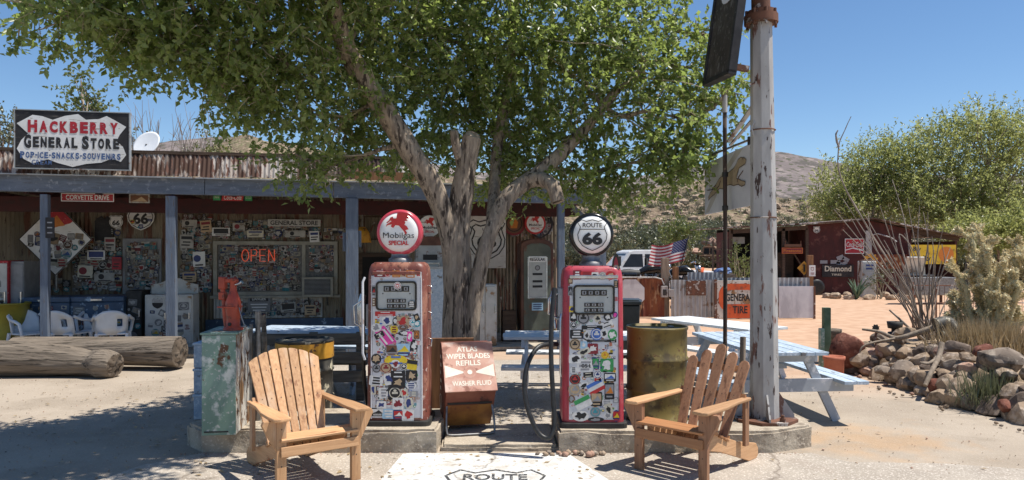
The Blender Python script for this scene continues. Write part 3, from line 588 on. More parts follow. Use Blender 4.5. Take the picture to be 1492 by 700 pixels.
# diamond sign
t, wd, h = sframe('diamond_sign', 'big diamond road sign with red top corner and white field covered in stickers', 'sign', 27, 296, 134, 402, WV-.35)
b = MB(); b.prism([(0,-h/2),(wd/2,0),(0,h/2),(-wd/2,0)], 0, .02); pl = b.build('plate', 'sign_white', t)
b = MB(); b.flat([(-.20*wd,.30*h),(-.02*wd,.16*h),(.20*wd,.22*h),(.245*wd,.255*h),(0,.5*h)], -.003); b.flat([(-.1*wd,.24*h),(0,.17*h),(.13*wd,.19*h),(.02*wd,.33*h)], -.005, 1); b.build('red_corner', ['sign_red','ink_orange'], pl)
b = MB(); b.ring([(0,-h*.5),(wd*.5,0),(0,h*.5),(-wd*.5,0)], .02, -.006); b.build('rim', 'sign_black', pl)
rr = random.Random(3); tk = []; 
for x, z, s in fill_spots(rr, -wd*.42, wd*.42, -h*.42, h*.12, .10, .26, 90, tk, .8):
    if abs(x)/wd+abs(z)/h < .42: b = MB(); rand_sticker(b, 0, 0, s, 0, rr, None, True); b.build('sticker', PAL_SHADE, pl, 0, (x, -.006, z))
b = MB(); b.cyl((0,.03,-h*.7),(0,.03,h*.4),.03,n=8); b.build('post', 'steel', t)
# porch lamp box on the leftmost post
plate_sign('small_plaque', 'narrow dark plaque fixed to the leftmost blue porch post', 'plaque', (66,317,79,347), -.10, 'sign_black', lambda t, pl, wd, h: (lambda b: ([b.box((0,-.002,h*(.25-.25*i)),(wd*.55,.003,h*.06)) for i in range(3)], b.build('marks', 'ink_grey', pl)))(MB()))
plate_sign('drink_sign', 'red and green soda sign with white script under the porch beam', 'sign', (310,283,368,293), .35, 'sign_black', lambda t, pl, wd, h: (lambda b: (b.prism([(-wd*.28,-h*.5),(wd*.25,-h*.5),(wd*.28,h*.55),(-wd*.25,h*.55)],-.006,0,0), b.flat(rect(-wd*.40,-h*.1,wd*.18,h*.7),-.004,2), b.flat(rect(wd*.40,-h*.1,wd*.18,h*.7),-.004,2), b.text('Coca-Cola',0,0,wd*.44,h*.7,-.009,1,.01,.25), b.text('DRINK',-wd*.40,0,wd*.14,h*.3,-.006,3), b.text('COLD',wd*.40,0,wd*.14,h*.3,-.006,3), b.build('painted_panel', ['ink_red','ink_white','ink_green','ink_cream'], pl)))(MB()))
plate_sign('wooden_sign', 'pale board sign lettered GENERAL STORE on the tin wall', 'sign', (390,320,467,330), WV-.10, 'appliance_white', letters('GENERAL STORE', .9, .66, 'sign_ink', .02))
plate_sign('warning_sign', 'grey DANGER notice below the sticker covered window', 'sign', (361,430,394,455), WV-.10, 'grey_cabinet', lambda t, pl, wd, h: (lambda b: (b.box((0,-.002,h*.28),(wd*.8,.003,h*.3),0), b.text('DANGER',0,h*.28,wd*.62,h*.2,-.006,1,.02), [b.box((0,-.002,-h*(.05+.17*i)),(wd*(.75-.1*i),.003,h*.06),1) for i in range(3)], b.build('lettering', ['sign_black','sign_white'], pl)))(MB()))
# pale plates and posters nailed up among the stickers
rr = random.Random(58)
for px, py, w_, h_, mm in ((276,326,22,11,'old_plate'),(300,330,16,17,'ink_tan'),(322,338,26,12,'sign_white'),(348,331,18,12,'old_plate'),(372,341,24,10,'ink_cream'),(430,341,30,10,'old_plate'),(458,345,14,16,'sign_white'),(272,352,20,20,'old_plate'),(290,378,18,22,'sign_white'),(276,404,20,14,'ink_tan'),(113,358,18,22,'old_plate'),(140,372,26,14,'sign_white'),(160,356,16,20,'old_plate'),(124,396,22,18,'ink_cream'),(152,404,30,13,'old_plate'),(170,384,14,18,'sign_red'),(344,449,18,12,'sign_white'),(420,448,22,14,'old_plate'),(452,452,16,14,'ink_tan')):
    def deco(t, pl, wd, h):
        b = MB(); k = rr.choice((0,1,2)); q = rr.random()
        if q < .35: b.flat(circ(-wd*.15, h*.05, min(wd,h)*.30, None, 14), -.003, k)
        elif q < .6: b.flat(rect(0, h*.08, wd*.82, h*.60), -.003, k)
        else: b.flat(rect(0, h*.26, wd*.8, h*.22), -.003, k)
        for i in range(2 if q > .6 else 1): b.flat(rect(-wd*.08*i, -h*(.05+.22*i if q > .6 else .38), wd*rr.uniform(.4,.75), h*.10), -.003, 0)
        b.build('print', ['ink_black','ink_maroon','ink_navy'], pl)
    plate_sign('wall_plate', 'small faded plate or poster nailed among the stickers on the store wall', 'sign', (px-w_/2,py-h_/2,px+w_/2,py+h_/2), WV-.12, mm, deco, .01, 'plates and posters on the store wall', None, rr.choice((0,0,rr.uniform(-.12,.12),rr.uniform(-.05,.05))))
# neon OPEN sign
t, wd, h = sframe('neon_sign', 'glowing red neon OPEN sign hanging in the store window', 'sign', 351, 364, 402, 381, WV-.14)
b = MB(); r_ = .0075
def neo(pts): b.tube([(x*wd, 0, z*h) for x, z in pts], r_, 6)
lx = [-.375,-.125,.125,.375]; k = .085
neo([(lx[0]+k*1.15*math.cos(a), .5*math.sin(a)) for a in np.linspace(0, 2*math.pi, 17)])
neo([(lx[1]-k,-.5),(lx[1]-k,.5),(lx[1]+k*.6,.5),(lx[1]+k,.3),(lx[1]+k*.6,0),(lx[1]-k,0)])
neo([(lx[2]+k,-.5),(lx[2]-k,-.5),(lx[2]-k,.5),(lx[2]+k,.5)]); neo([(lx[2]-k,0),(lx[2]+k*.7,0)])
neo([(lx[3]-k,-.5),(lx[3]-k,.5),(lx[3]+k,-.5),(lx[3]+k,.5)])
b.build('tubing', 'neon', t); b = MB(); frame(b, 0, 0, wd*1.15, h*1.6, .012, .02, .03); b.build('frame', 'matte_black', t)
# air conditioner
t, wd, h = sframe('air_conditioner', 'cream window air conditioner with dark grille beside the store window', 'air conditioner', 440, 404, 485, 433, WV-.35)
b = MB(); b.box((0,.2,0),(wd,.4,h)); cs = b.build('casing', 'frame_cream', t, .01)
b = MB(); b.box((0,-.004,0),(wd*.84,.02,h*.78),0); 
for i in range(12): b.box((0,-.016,h*(.35-.7*i/11)),(wd*.82,.01,h*.022),1)
b.build('grille', ['matte_black','grey_cabinet'], cs)
for s in (-.3,.3): MB().bar((wd*s,.05,-h*.5),(wd*s,.33,-h*.95),.03,.03).build('bracket', 'steel', t)
# freezers, cabinets, tubs along the porch
def chest(px0, px1, py0, v, label, sd, dep=.75):
    u0, z = S(px0, py0, v); u1, _ = S(px1, py0, v); wd = u1-u0; h = z-.06
    t = thing('chest_freezer', label, 'freezer', SW((u0+u1)/2, v+dep/2, .06), SANG)
    b = MB(); b.box((0,0,h*.45),(wd,dep,h*.88)); bd = b.build('body', 'cooler_blue', t, .02)
    b = MB(); b.box((0,-.01,h*.94),(wd+.02,dep+.02,h*.10)); b.build('lid', 'cooler_blue', t, .015)
    b = MB(); b.box((0,-dep/2-.03,h*.93),(.18,.03,.03)); b.build('handle', 'chrome', t)
    rr = random.Random(sd)
    for x, z, s in fill_spots(rr, -wd*.47, wd*.47, h*.1, h*.85, .08, .2, 16, []): b = MB(); rand_sticker(b, 0, 0, s, 0, rr, None, True); b.build('sticker', PAL_SHADE, bd, 0, (x, -dep/2-.003, z))
chest(28, 101, 433, 1.3, 'blue chest freezer behind the leftmost porch post', 4)
chest(102, 180, 432, 1.35, 'blue chest freezer with pale stickers behind the plastic chairs', 5)
u, z = S(10, 441, 1.0); t = thing('tub', 'tall yellow round tub at the left end of the porch', 'tub', SW(u, 1.0, .06), SANG); hh = z-.06
b = MB(); b.lathe([(.27,0),(.30,hh*.5),(.33,hh-.03),(.355,hh-.03),(.355,hh),(.32,hh),(.29,hh*.5),(.25,.03),(.001,.03)], 28); b.build('shell', 'yellow_tub', t)
b = MB(); b.tube([(-.36,0,hh-.1),(-.42,0,hh-.16),(-.36,0,hh-.22)], .015, 6); b.build('handle', 'yellow_tub', t)
def cabinet(px0, px1, py0, v, name, label, cat, m, dep, doors=1, sd=0, md=None, ns=12):
    u0, z = S(px0, py0, v); u1, _ = S(px1, py0, v); wd = u1-u0; h = z-.06
    t = thing(name, label, cat, SW((u0+u1)/2, v+dep/2, .06), SANG)
    b = MB(); b.box((0,0,h/2),(wd,dep,h)); bd = b.build('body', m, t, .012)
    for i in range(doors):
        x = (i+.5)/doors*wd-wd/2; b = MB(); b.box((x,-dep/2-.008,h*.52),(wd/doors*.9,.016,h*.9)); d = b.build('door', md or m, t, .006)
        b = MB(); b.box((x+wd/doors*.36,-dep/2-.03,h*.6),(.02,.03,h*.12)); b.build('handle', 'chrome', d)
    if sd:
        rr = random.Random(sd)
        for x, z, s in fill_spots(rr, -wd*.46, wd*.46, h*.08, h*.95, .08, .19, ns, []): b = MB(); rand_sticker(b, 0, 0, s, 0, rr, None, True); b.build('sticker', PAL_SHADE, bd, 0, (x, -dep/2-.019, z))
    return t, wd, h
cabinet(-14, 12, 380, 1.2, 'drink_cooler', 'tall red and white cooler at the left end of the porch', 'cooler', 'sign_red', .6, 1, 21, 'appliance_white', 8)
cabinet(12, 35, 381, 1.3, 'steel_cabinet', 'plain tall grey cabinet beside the red cooler', 'cabinet', 'grey_cabinet', .6, 1)
cabinet(183, 207, 424, 1.5, 'vending_machine', 'narrow black machine covered with round stickers beside the white sideboard', 'vending machine', 'matte_black', .5, 1, 22, None, 34)
t, wd, h = cabinet(211, 281, 430, 1.3, 'sideboard', 'white painted sideboard covered with stickers behind the second porch post', 'sideboard', 'appliance_white', .5, 2, 23, None, 34)
b = MB(); ol = [(-wd/2,h),(wd/2,h),(wd/2,h+.16),(wd*.3,h+.2),(wd*.1,h+.28),(-wd*.1,h+.28),(-wd*.3,h+.2),(-wd/2,h+.16)]; b.prism(ol, .16, .20); b.build('backboard', 'appliance_white', t)
for s in (-1,1): b = MB(); b.box((s*wd*.46,-.2,-.03),(.05,.05,.06)); b.build('leg', 'appliance_white', t)
# white plastic chairs behind the logs
def plastic_chair(label, loc, rz):
    t = thing('plastic_chair', label, 'chair', loc, rz, 'white plastic porch chairs')
    b = MB(); b.box((0,0,.42),(.44,.44,.03)); b.build('seat', 'white_plastic', t, .012)
    b = MB(); n = 13; vs = []
    for j, (z, yy) in enumerate(((.42,.21),(.55,.235),(.68,.265),(.78,.29),(.82,.30))):
        for i in range(n):
            x = (i/(n-1)-.5)*(.44+.06*j/4); top = z - (.11*(2*abs(i/(n-1)-.5))**2.4 if j >= 3 else 0); vs.append((x, yy-.10*(2*abs(i/(n-1)-.5))**2, top))
    b.add(vs, [(j*n+i, j*n+i+1, (j+1)*n+i+1, (j+1)*n+i) for j in range(4) for i in range(n-1) if not (j == 1 and i in (2,3))], 0, True); bk = b.build('backrest', 'white_plastic', t); so_ = bk.modifiers.new('so','SOLIDIFY'); so_.thickness = .02
    for s in (-1,1):
        b = MB(); b.tube([(s*.25,.18,.72),(s*.29,.05,.66),(s*.30,-.12,.64),(s*.29,-.22,.60),(s*.26,-.235,.42)], [.025,.026,.028,.026,.022], 8); b.build('arm', 'white_plastic', t)
        b = MB(); b.tube([(s*.24,-.21,.43),(s*.275,-.24,0)], [.03,.024], 8); b.build('leg', 'white_plastic', t)
        b = MB(); b.tube([(s*.22,.2,.43),(s*.26,.27,0)], [.03,.024], 8); b.build('leg', 'white_plastic', t)
def floor_at(px, v): u, _ = S(px, 400, v); return SW(u, v, .06)
def gp(px, Y): return Vector(((px-CX)/F*Y, Y, 0))
plastic_chair('white plastic chair nearest the yellow tub, turned side on', gp(44, 12.35), R(62))
plastic_chair('white plastic chair with its back to the logs, left of the middle pair', gp(100, 12.4), R(170))
plastic_chair('white plastic chair standing furthest back among the chairs behind the logs', gp(142, 12.95), R(20))
plastic_chair('white plastic chair nearest the second porch post, arms towards it', gp(164, 12.4), R(205))
# logs lying in front of the porch
def log(label, pts, rad, sd):
    b = MB(); P2 = smooth_path(pts, 9); R2 = list(np.interp(np.linspace(0,1,len(P2)), np.linspace(0,1,len(rad)), rad))
    def sec(i, th):
        g = mnoise.noise((math.cos(th)*5+sd, math.sin(th)*5, i*.045)); k = -.055*max(0, 1-abs(g)*9)          # long splits
        return 1+.12*mnoise.noise((math.cos(th)*1.5+sd, math.sin(th)*1.5, i*.07))+.03*mnoise.noise((math.cos(th)*8, math.sin(th)*8+sd, i*.1))+k
    b.tube(P2, R2, 64, 0, False, True, sec)
    n = 64; ring = b.v[-n:]; c = sum((Vector(p) for p in ring), Vector())/n; ax = (Vector(pts[-1])-Vector(pts[-2])).normalized(); vs = list(ring)
    for k in (.75,.5,.25): vs += [tuple(c+(Vector(p)-c)*k+ax*(.03*(1-k)+.035*mnoise.noise((j*.25*k,k*9,sd)))) for j, p in enumerate(ring)]
    vs.append(tuple(c+ax*.02)); fs = [(r_*n+j, r_*n+(j+1)%n, (r_+1)*n+(j+1)%n, (r_+1)*n+j) for r_ in range(3) for j in range(n)]+[(3*n+j, 3*n+(j+1)%n, 4*n) for j in range(n)]; b.add(vs, fs, 1, True)
    o = b.build('log', ['log_wood','log_end']); tag(o, label, 'log'); return o
mat('log_end', (.15,.115,.085), (.09,.07,.052), scale=6, rough=.95, bump=1, bscale=12, layers=[((.035,.028,.022), 9, .54, .62)])
def lp(px, Y, z): return ((px-CX)/F*Y, Y, z)
log('thick weathered log lying in front, with a knobbly cut end', [lp(-160,10.55,.27), lp(20,10.6,.26), lp(95,10.6,.22), lp(132,10.55,.19), lp(150,10.5,.19), lp(168,10.46,.17)], [.27,.25,.21,.17,.21,.17], 2)
log('smoother grey log lying behind the knobbly one, nearer the chairs', [lp(20,11.4,.27), lp(150,11.3,.26), lp(262,11.2,.26)], [.20,.21,.235], 9)
# wall items to the right of the blue post
def roundel(name, label, cat, px, py, r_, v, rimm, facem, extra=None):
    u, z = S(px, py, v); t = thing(name, label, cat, SW(u, v, z), SANG); b = MB(); b.prism(circ(0,0,r_,None,32), 0, .03); pl = b.build('plate', rimm, t)
    b = MB(); b.flat(circ(0,0,r_*.83,None,32), -.003); fc = b.build('face', facem, pl)
    if extra: extra(fc, r_)
    return t
def pegasus(b, x, z, s, y, mi, M=None):
    P = [(-.55,.02),(-.42,.14),(-.36,.26),(-.26,.30),(-.22,.22),(-.10,.22),(-.06,.44),(.06,.50),(.34,.46),(.54,.40),(.40,.32),(.50,.24),(.34,.20),(.40,.12),(.26,.10),(.30,.04),(.26,-.06),(.36,-.12),(.44,-.26),(.30,-.30),(.38,-.42),(.30,-.50),(.24,-.36),(.12,-.22),(.02,-.10),(-.14,-.08),(-.24,-.20),(-.34,-.14),(-.30,-.04),(-.48,-.08),(-.56,-.16),(-.52,-.04),(-.38,.04),(-.30,.10),(-.36,.12),(-.48,.02)]
    b.flat([(x+a*s, z+c*s) for a, c in P[::-1]], y, mi, M)
def gas_face(fc, r_):
    b = MB(); pegasus(b, 0, r_*.34, r_*.82, -.004, 0); b.text('Mobilgas', 0, -r_*.16, r_*1.2, r_*.30, -.004, 1, .02); b.text('SPECIAL', 0, -r_*.46, r_*.86, r_*.20, -.004, 0, .02); b.build('lettering', ['ink_red','ink_black'], fc)
roundel('round_sign', 'round red rimmed fuel sign with winged horse above the green pump', 'sign', 780, 326, .225, 2.35, 'ink_red', 'sign_white', gas_face)
plate_sign('route_sign', 'small ROUTE shield sign with black outline under the beam at right', 'sign', (770,297,800,311), 2.5, 'sign_white', letters('ROUTE', .8, .6, 'sign_ink', .03))
b = MB(); cu, cz, wd, h = srect(768,297,806,345,2.6); b.ring(shield(0,-.05,wd,h), .035, 0); o = b.build('shield_outline', 'sign_black', None, 0, SW(cu,2.6,cz), SANG); s_ = o.modifiers.new('s','SOLIDIFY'); s_.thickness = .02; tag(o, 'black shield outline on the wall around the round fuel sign', 'sign')
def ind_face(fc, r_):
    b = MB(); b.ring(circ(0,0,r_*.7,None,20), r_*.08, -.004, 1); b.flat([(-r_*.3,-r_*.4),(r_*.25,-r_*.4),(r_*.35,r_*.1),(r_*.05,r_*.5),(-r_*.35,r_*.3)], -.005, 0); b.build('picture', ['ink_orange','ink_black'], fc)
roundel('round_sign', 'faded orange brown round sign beside the right tree limb', 'sign', 749, 326, .25, 2.45, 'ink_maroon', 'ink_brown', ind_face)
t = plate_sign('shield_sign', 'tall white panel painted with a black road shield behind the forked tree', 'sign', (681,300,737,391), 2.3, 'sign_white', lambda t, pl, wd, h: (lambda b: (b.ring(shield(0,-h*.05,wd*.8,h*.52), .03, -.004), b.ring(shield(0,-h*.05,wd*.98,h*.66), .022, -.004), b.text('66', 0, -h*.07, wd*.5, h*.2, -.004, 0, .03), b.text('U S', 0, h*.12, wd*.22, h*.05, -.004, 0, .01), [b.box((0,-.003,h*(.46-.08*i)),(wd,.003,.012)) for i in range(2)], b.build('lettering', 'sign_ink', pl)))(MB()))
t, wd, h = sframe('hanging_lamp', 'round yellow lamp shade on the wall beside the blue post', 'lamp', 522, 332, 534, 358, 2.2)
b = MB(); b.lathe([(.001,.20),(.06,.19),(.14,.08),(.18,-.12),(.165,-.12),(.12,.06),(.001,.16)], 20); b.build('shade', 'drum_yellow', t); b = MB(); b.cyl((0,0,.18),(0,0,.42),.012,n=6); b.tube([(0,0,.42),(0,.2,.46),(0,.45,.46)],.012,6); b.build('stem', 'steel', t)
cu, cz, wd, h = srect(530,315,575,350,WV-.06); b = MB(); frame(b,0,0,wd,h,.03,0,.03); b.tube([(-wd*.3,0,-h*.2),(-.1,0,h*.25),(0,0,0),(.1,0,h*.25),(wd*.3,0,-h*.2)],.02,6,1); tag(b.build('framed_emblem', ['dark_wood','rust'], None, 0, SW(cu,WV-.09,cz), SANG), 'brown framed wire emblem on the tin wall above the doorway', 'emblem')
# old pumps standing on the porch
def porch_pump(name, label, px0, px1, pytop, v, m_side, m_front, dome):
    u0, z = S(px0, pytop, v); u1, _ = S(px1, pytop, v); wd = u1-u0; h = z-.06
    t = thing(name, label, 'gas pump', SW((u0+u1)/2, v, .06), SANG); n = 12
    ol = [(-wd/2,0),(wd/2,0)] + [(wd/2*math.cos(a), h-dome+dome*math.sin(a)) for a in np.linspace(0, math.pi, n)]
    b = MB(); b.prism(ol, -.2, .2); b.build('body', m_side, t, .02)
    ol2 = [(x*.82, .05+z_*.93) for x, z_ in ol]; b = MB(); b.prism(ol2, -.212, -.19); pn = b.build('front_panel', m_front, t)
    return t, pn, wd, h
t, pn, wd, h = porch_pump('old_gas_pump', 'round topped dark green REGULAR gas pump on the porch behind the route globe', 756, 803, 348, 1.2, 'pump_brown', 'pump_green', .13)
b = MB(); frame(b, 0, h*.62, wd*.6, h*.40, .02, -.225, -.212); b.box((0,-.213,h*.62),(wd*.56,.006,h*.38),1); b.box((0,-.217,h*.80),(wd*.54,.006,h*.055),2); dl = b.build('dial_window', ['chrome','dial_plate','sign_white'], t)
b = MB(); b.text('REGULAR', 0, h*.80, wd*.46, h*.034, -.222, 0, .03); b.flat(circ(0,h*.715,.05,None,16), -.218, 1); b.ring(circ(0,h*.715,.05,None,16), .012, -.2195, 0)
for zz in (.655,.585,.535): b.flat(rect(0,h*zz,wd*.3,h*.022), -.218, 0)
b.build('markings', ['ink_black','ink_grey'], dl)
b = MB(); b.flat(rect(0,h*.34,wd*.34,h*.075),-.214,0); 
for i in range(3): b.flat(rect(0,h*(.36-.02*i),wd*.26,h*.009),-.216,1)
b.build('notice', ['ink_sky','ink_navy'], t)
b = MB(); b.tube([(-wd*.5,-.05,h*.7),(-wd*.62,-.08,h*.55),(-wd*.6,-.08,h*.2),(-wd*.5,-.05,h*.08)], .018, 8); b.build('hose', 'rubber', t)
t, pn, wd, h = porch_pump('old_gas_pump', 'grey porch gas pump with small white globe half hidden by the tree', 605, 646, 347, .9, 'pump_grey', 'pump_grey', .10)
b = MB(); ol = [(wd*.60*math.cos(a), h-.14+.17*math.sin(a)) for a in np.linspace(0, math.pi, 12)]; b.prism(ol, -.23, .22); b.build('hood', 'pump_brown', t)
b = MB(); frame(b, 0, h*.60, wd*.66, h*.34, .02, -.232, -.212); b.box((0,-.214,h*.60),(wd*.62,.006,h*.33),1); b.flat(circ(0,h*.68,.05,None,14),-.219,2); b.flat(rect(0,h*.82,wd*.5,h*.05),-.2135,3); b.build('dial_window', ['chrome','dial_plate','ink_maroon','ink_black'], t)
gl_u = 0; b = MB(); b.prism(circ(0,h+.22,.20,None,32), -.08, .08); b.cyl((0,0,h),(0,0,h+.06),.08,n=16); gl = b.build('globe', 'sign_white', t, .01)
b = MB(); pegasus(b, 0, h+.29, .18, -.083, 0); b.text('Mobilgas', 0, h+.185, .27, .07, -.083, 1, .02); b.text('SPECIAL', 0, h+.115, .18, .045, -.083, 0, .02); b.build('lettering', ['ink_red','ink_black'], gl)
b = MB(); b.tube([(-wd*.5,-.1,h*.8),(-wd*.75,-.2,h*.5),(-wd*.6,-.2,h*.15),(-wd*.45,-.1,h*.2)], .016, 8); b.build('hose', 'appliance_white', t)
cabinet(689, 724, 415, .5, 'old_refrigerator', 'rust stained white metal locker behind the forked tree', 'locker', 'appliance_white', .5, 2)
# small clutter by the doorway between locker and pump
u, _ = S(741, 440, 1.2); t = thing('tool_rack', 'dark rack of long handled tools between white locker and green pump', 'rack', SW(u, 1.2, .06), SANG)
b = MB(); b.box((0,0,.3),(.26,.22,.6)); b.build('bin', 'dark_wood', t)
for i in range(4): b = MB(); x = -.1+.065*i; b.cyl((x,0,.2),(x*1.5-.02,.03,1.15+.1*(i%2)),.014,n=6); b.build('handle', ['rust','weathered_wood'][i%2], t)
u, _ = S(664, 470, .45); t = thing('propane_locker', 'pale blue panel leaning behind the trunk', 'panel', SW(u-.35, .45, .06), SANG)
b = MB(); b.box((0,0,.72),(.5,.06,1.44)); b.build('panel', 'table_blue', t); b = MB(); frame(b,0,.72,.54,1.48,.04,-.045,-.03); b.build('frame','galv',t)
# ------------------------------------------------------------------ foreground pumps
IZ = .197
def gas_pump(name, label, loc, body_m, panel_m, Wd, Hh, kind):
    t = thing(name, label, 'gas pump', loc); D = .44; f = -D/2
    # body: rounded plan, shoulders drawn in towards the top
    b = MB(); secs = []; n = 6
    for z, k in ((.05,1.0),(.06,1.0),(Hh*.5,.985),(Hh-.14,.965),(Hh-.09,.955),(Hh-.05,.93),(Hh-.02,.88),(Hh,.78)):
        secs.append([(x*k, y*(k if z > Hh-.1 else 1), z) for x, y in rrect(0, 0, Wd, D, .075, n)])
    m_ = len(secs[0]); vs = [p for s_ in secs for p in s_]
    b.add(vs, [(i*m_+j, i*m_+(j+1)%m_, (i+1)*m_+(j+1)%m_, (i+1)*m_+j) for i in range(len(secs)-1) for j in range(m_)], 0, True)
    b.add(secs[-1], [tuple(range(m_))], 0); body = b.build('body', body_m, t)
    b = MB(); ol = rrect(0, 0, Wd+.05, D+.06, .06, 4); b.add([(x,y,0) for x,y in ol]+[(x,y,.05) for x,y in ol], [tuple(range(len(ol),2*len(ol)))]+[(i,(i+1)%len(ol),(i+1)%len(ol)+len(ol),i+len(ol)) for i in range(len(ol))]); b.build('base_plinth', 'matte_black', t, .008)
    # front panel between the two rounded columns
    pw = Wd*.80; pz0, pz1 = .075, Hh-.115
    b = MB(); b.prism([(-pw/2,pz0),(pw/2,pz0),(pw/2*.965,pz1-.02),(pw/2*.94,pz1),(-pw/2*.94,pz1),(-pw/2*.965,pz1-.02)], f-.012, f+.03); fp = b.build('front_panel', panel_m, t, .005)
    b = MB(); b.box((0, f-.008, Hh-.095), (pw*.97, .03, .03)); b.build('top_strip', 'chrome' if kind else 'pump_rust', t, .006)
    for s in (-1,1):
        b = MB(); b.tube([(s*(pw/2+.006), f-.008, .07), (s*(pw/2+.004), f-.008, Hh*.5), (s*(pw/2*.965+.006), f-.008, Hh-.12)], .007, 6); b.build('trim_strip', body_m if kind else 'pump_white_worn', t)
    # dial window
    wz = Hh-.30; ww, wh = pw*.83, .265; y0 = f-.012
    b = MB(); o1 = rrect(0, wz, ww, wh, .035); o2 = rrect(0, wz, ww-.034, wh-.034, .022); k = len(o1)
    b.add([(x,y0-.016,z) for x,z in o1]+[(x,y0-.016,z) for x,z in o2]+[(x,y0,z) for x,z in o1]+[(x,y0,z) for x,z in o2], [(i,(i+1)%k,(i+1)%k+k,i+k) for i in range(k)]+[((i+1)%k,i,i+2*k,(i+1)%k+2*k) for i in range(k)]+[(i+k,(i+1)%k+k,(i+1)%k+3*k,i+3*k) for i in range(k)])
    dw_ = b.build('dial_window', 'gloss_black', t)
    b = MB(); b.flat(rrect(0, wz, ww-.03, wh-.03, .022), y0-.004); b.build('dial_plate', 'dial_plate', dw_)
    b = MB()
    for zz, w2, h2 in ((.062,.62,.05),(-.045,.46,.035),(-.092,.46,.035)):
        b.box((0,y0-.006,wz+zz),(ww*w2,.004,h2),0)
        nd = 4 if w2 > .5 else 3
        for i in range(nd): b.box((ww*w2*((i+.5)/nd-.5),y0-.0095,wz+zz),(ww*w2/nd*.6,.003,h2*.62),1); b.box((ww*w2*((i+.5)/nd-.5),y0-.0118,wz+zz),(ww*w2/nd*.22,.0015,h2*.42),0)
    b.flat(circ(-ww*.33,wz+.02,.006,None,8), y0-.006, 0); b.flat(circ(ww*.33,wz+.02,.006,None,8), y0-.006, 0)
    b.build('readout', ['gloss_black','ink_grey'], dw_)
    # globe
    gz = Hh+.285 if kind else Hh+.275; gr = .205 if kind else .213
    b = MB(); b.lathe([(.11,Hh-.002),(.11,Hh+.03),(.085,Hh+.045),(.085,gz-gr+.015)], 24); b.build('globe_neck', 'steel', t)
    My = Matrix.Translation((0,0,gz)) @ Matrix.Rotation(R(90),4,'X')
    b = MB(); b.lathe([(gr*.80,-.088),(gr*.90,-.092),(gr*.975,-.07),(gr,-.03),(gr,.03),(gr*.975,.07),(gr*.90,.092),(gr*.80,.088)], 48, 0, My); gl = b.build('globe', 'gloss_black' if kind else 'globe_sunlit_red', t)
    b = MB(); b.lathe([(gr*.835,.070),(gr*.835,.090),(gr*.6,.100),(gr*.3,.105),(.001,.107)], 48, 0, My); fc = b.build('globe_face', 'globe_white', gl)
    b = MB(); ye = -.112
    if kind:
        b.ring(shield(0, gz-.005, gr*1.34, gr*1.40), .0075, ye); b.box((0,ye,gz+gr*.235),(gr*1.10,.001,.006))
        b.text('ROUTE', 0, gz+gr*.42, gr*.86, gr*.20, ye, 0, .015); b.text('66', 0, gz-gr*.18, gr*.90, gr*.56, ye, 0, .05)
    else:
        pegasus(b, 0, gz+gr*.38, gr*.98, ye, 1); b.text('Mobilgas', 0, gz-gr*.17, gr*1.34, gr*.32, ye, 0, .0); b.text('SPECIAL', 0, gz-gr*.46, gr*.86, gr*.20, ye, 1, .03)
    b.build('emblem', ['ink_black','ink_red'], fc)
    return t, fp, body, y0, f, pw, Hh
def place_stickers(fp, y0, lst, px_of, z_of, sd, fillbox=None, nfill=0, s0=.03, s1=.07):
    rr = random.Random(sd); tk = []
    for (x, y, wd, h, sh, c, st, rot, *c2) in lst:
        X, Z = px_of(x), z_of(y); b = MB(); k = px_of(1)-px_of(0)
        sticker(b, 0, 0, wd*k*1.14, h*k*1.14, sh, c, st, R(rot), 0, rr, None, c2[0] if c2 else None); b.build('sticker', PALM, fp, 0, (X, y0-.0012-.0002*(len(tk)%8), Z)); tk.append((X, Z, max(wd,h)*k))
    if fillbox:
        b = MB()
        for i, (x, z, s) in enumerate(fill_spots(rr, *fillbox, s0, s1, nfill, tk, .62)): rand_sticker(b, x, z, s, y0-.0008-.0001*(i%3), rr)
        tag(b.build('stickers', PALM, fp), kind='stuff')
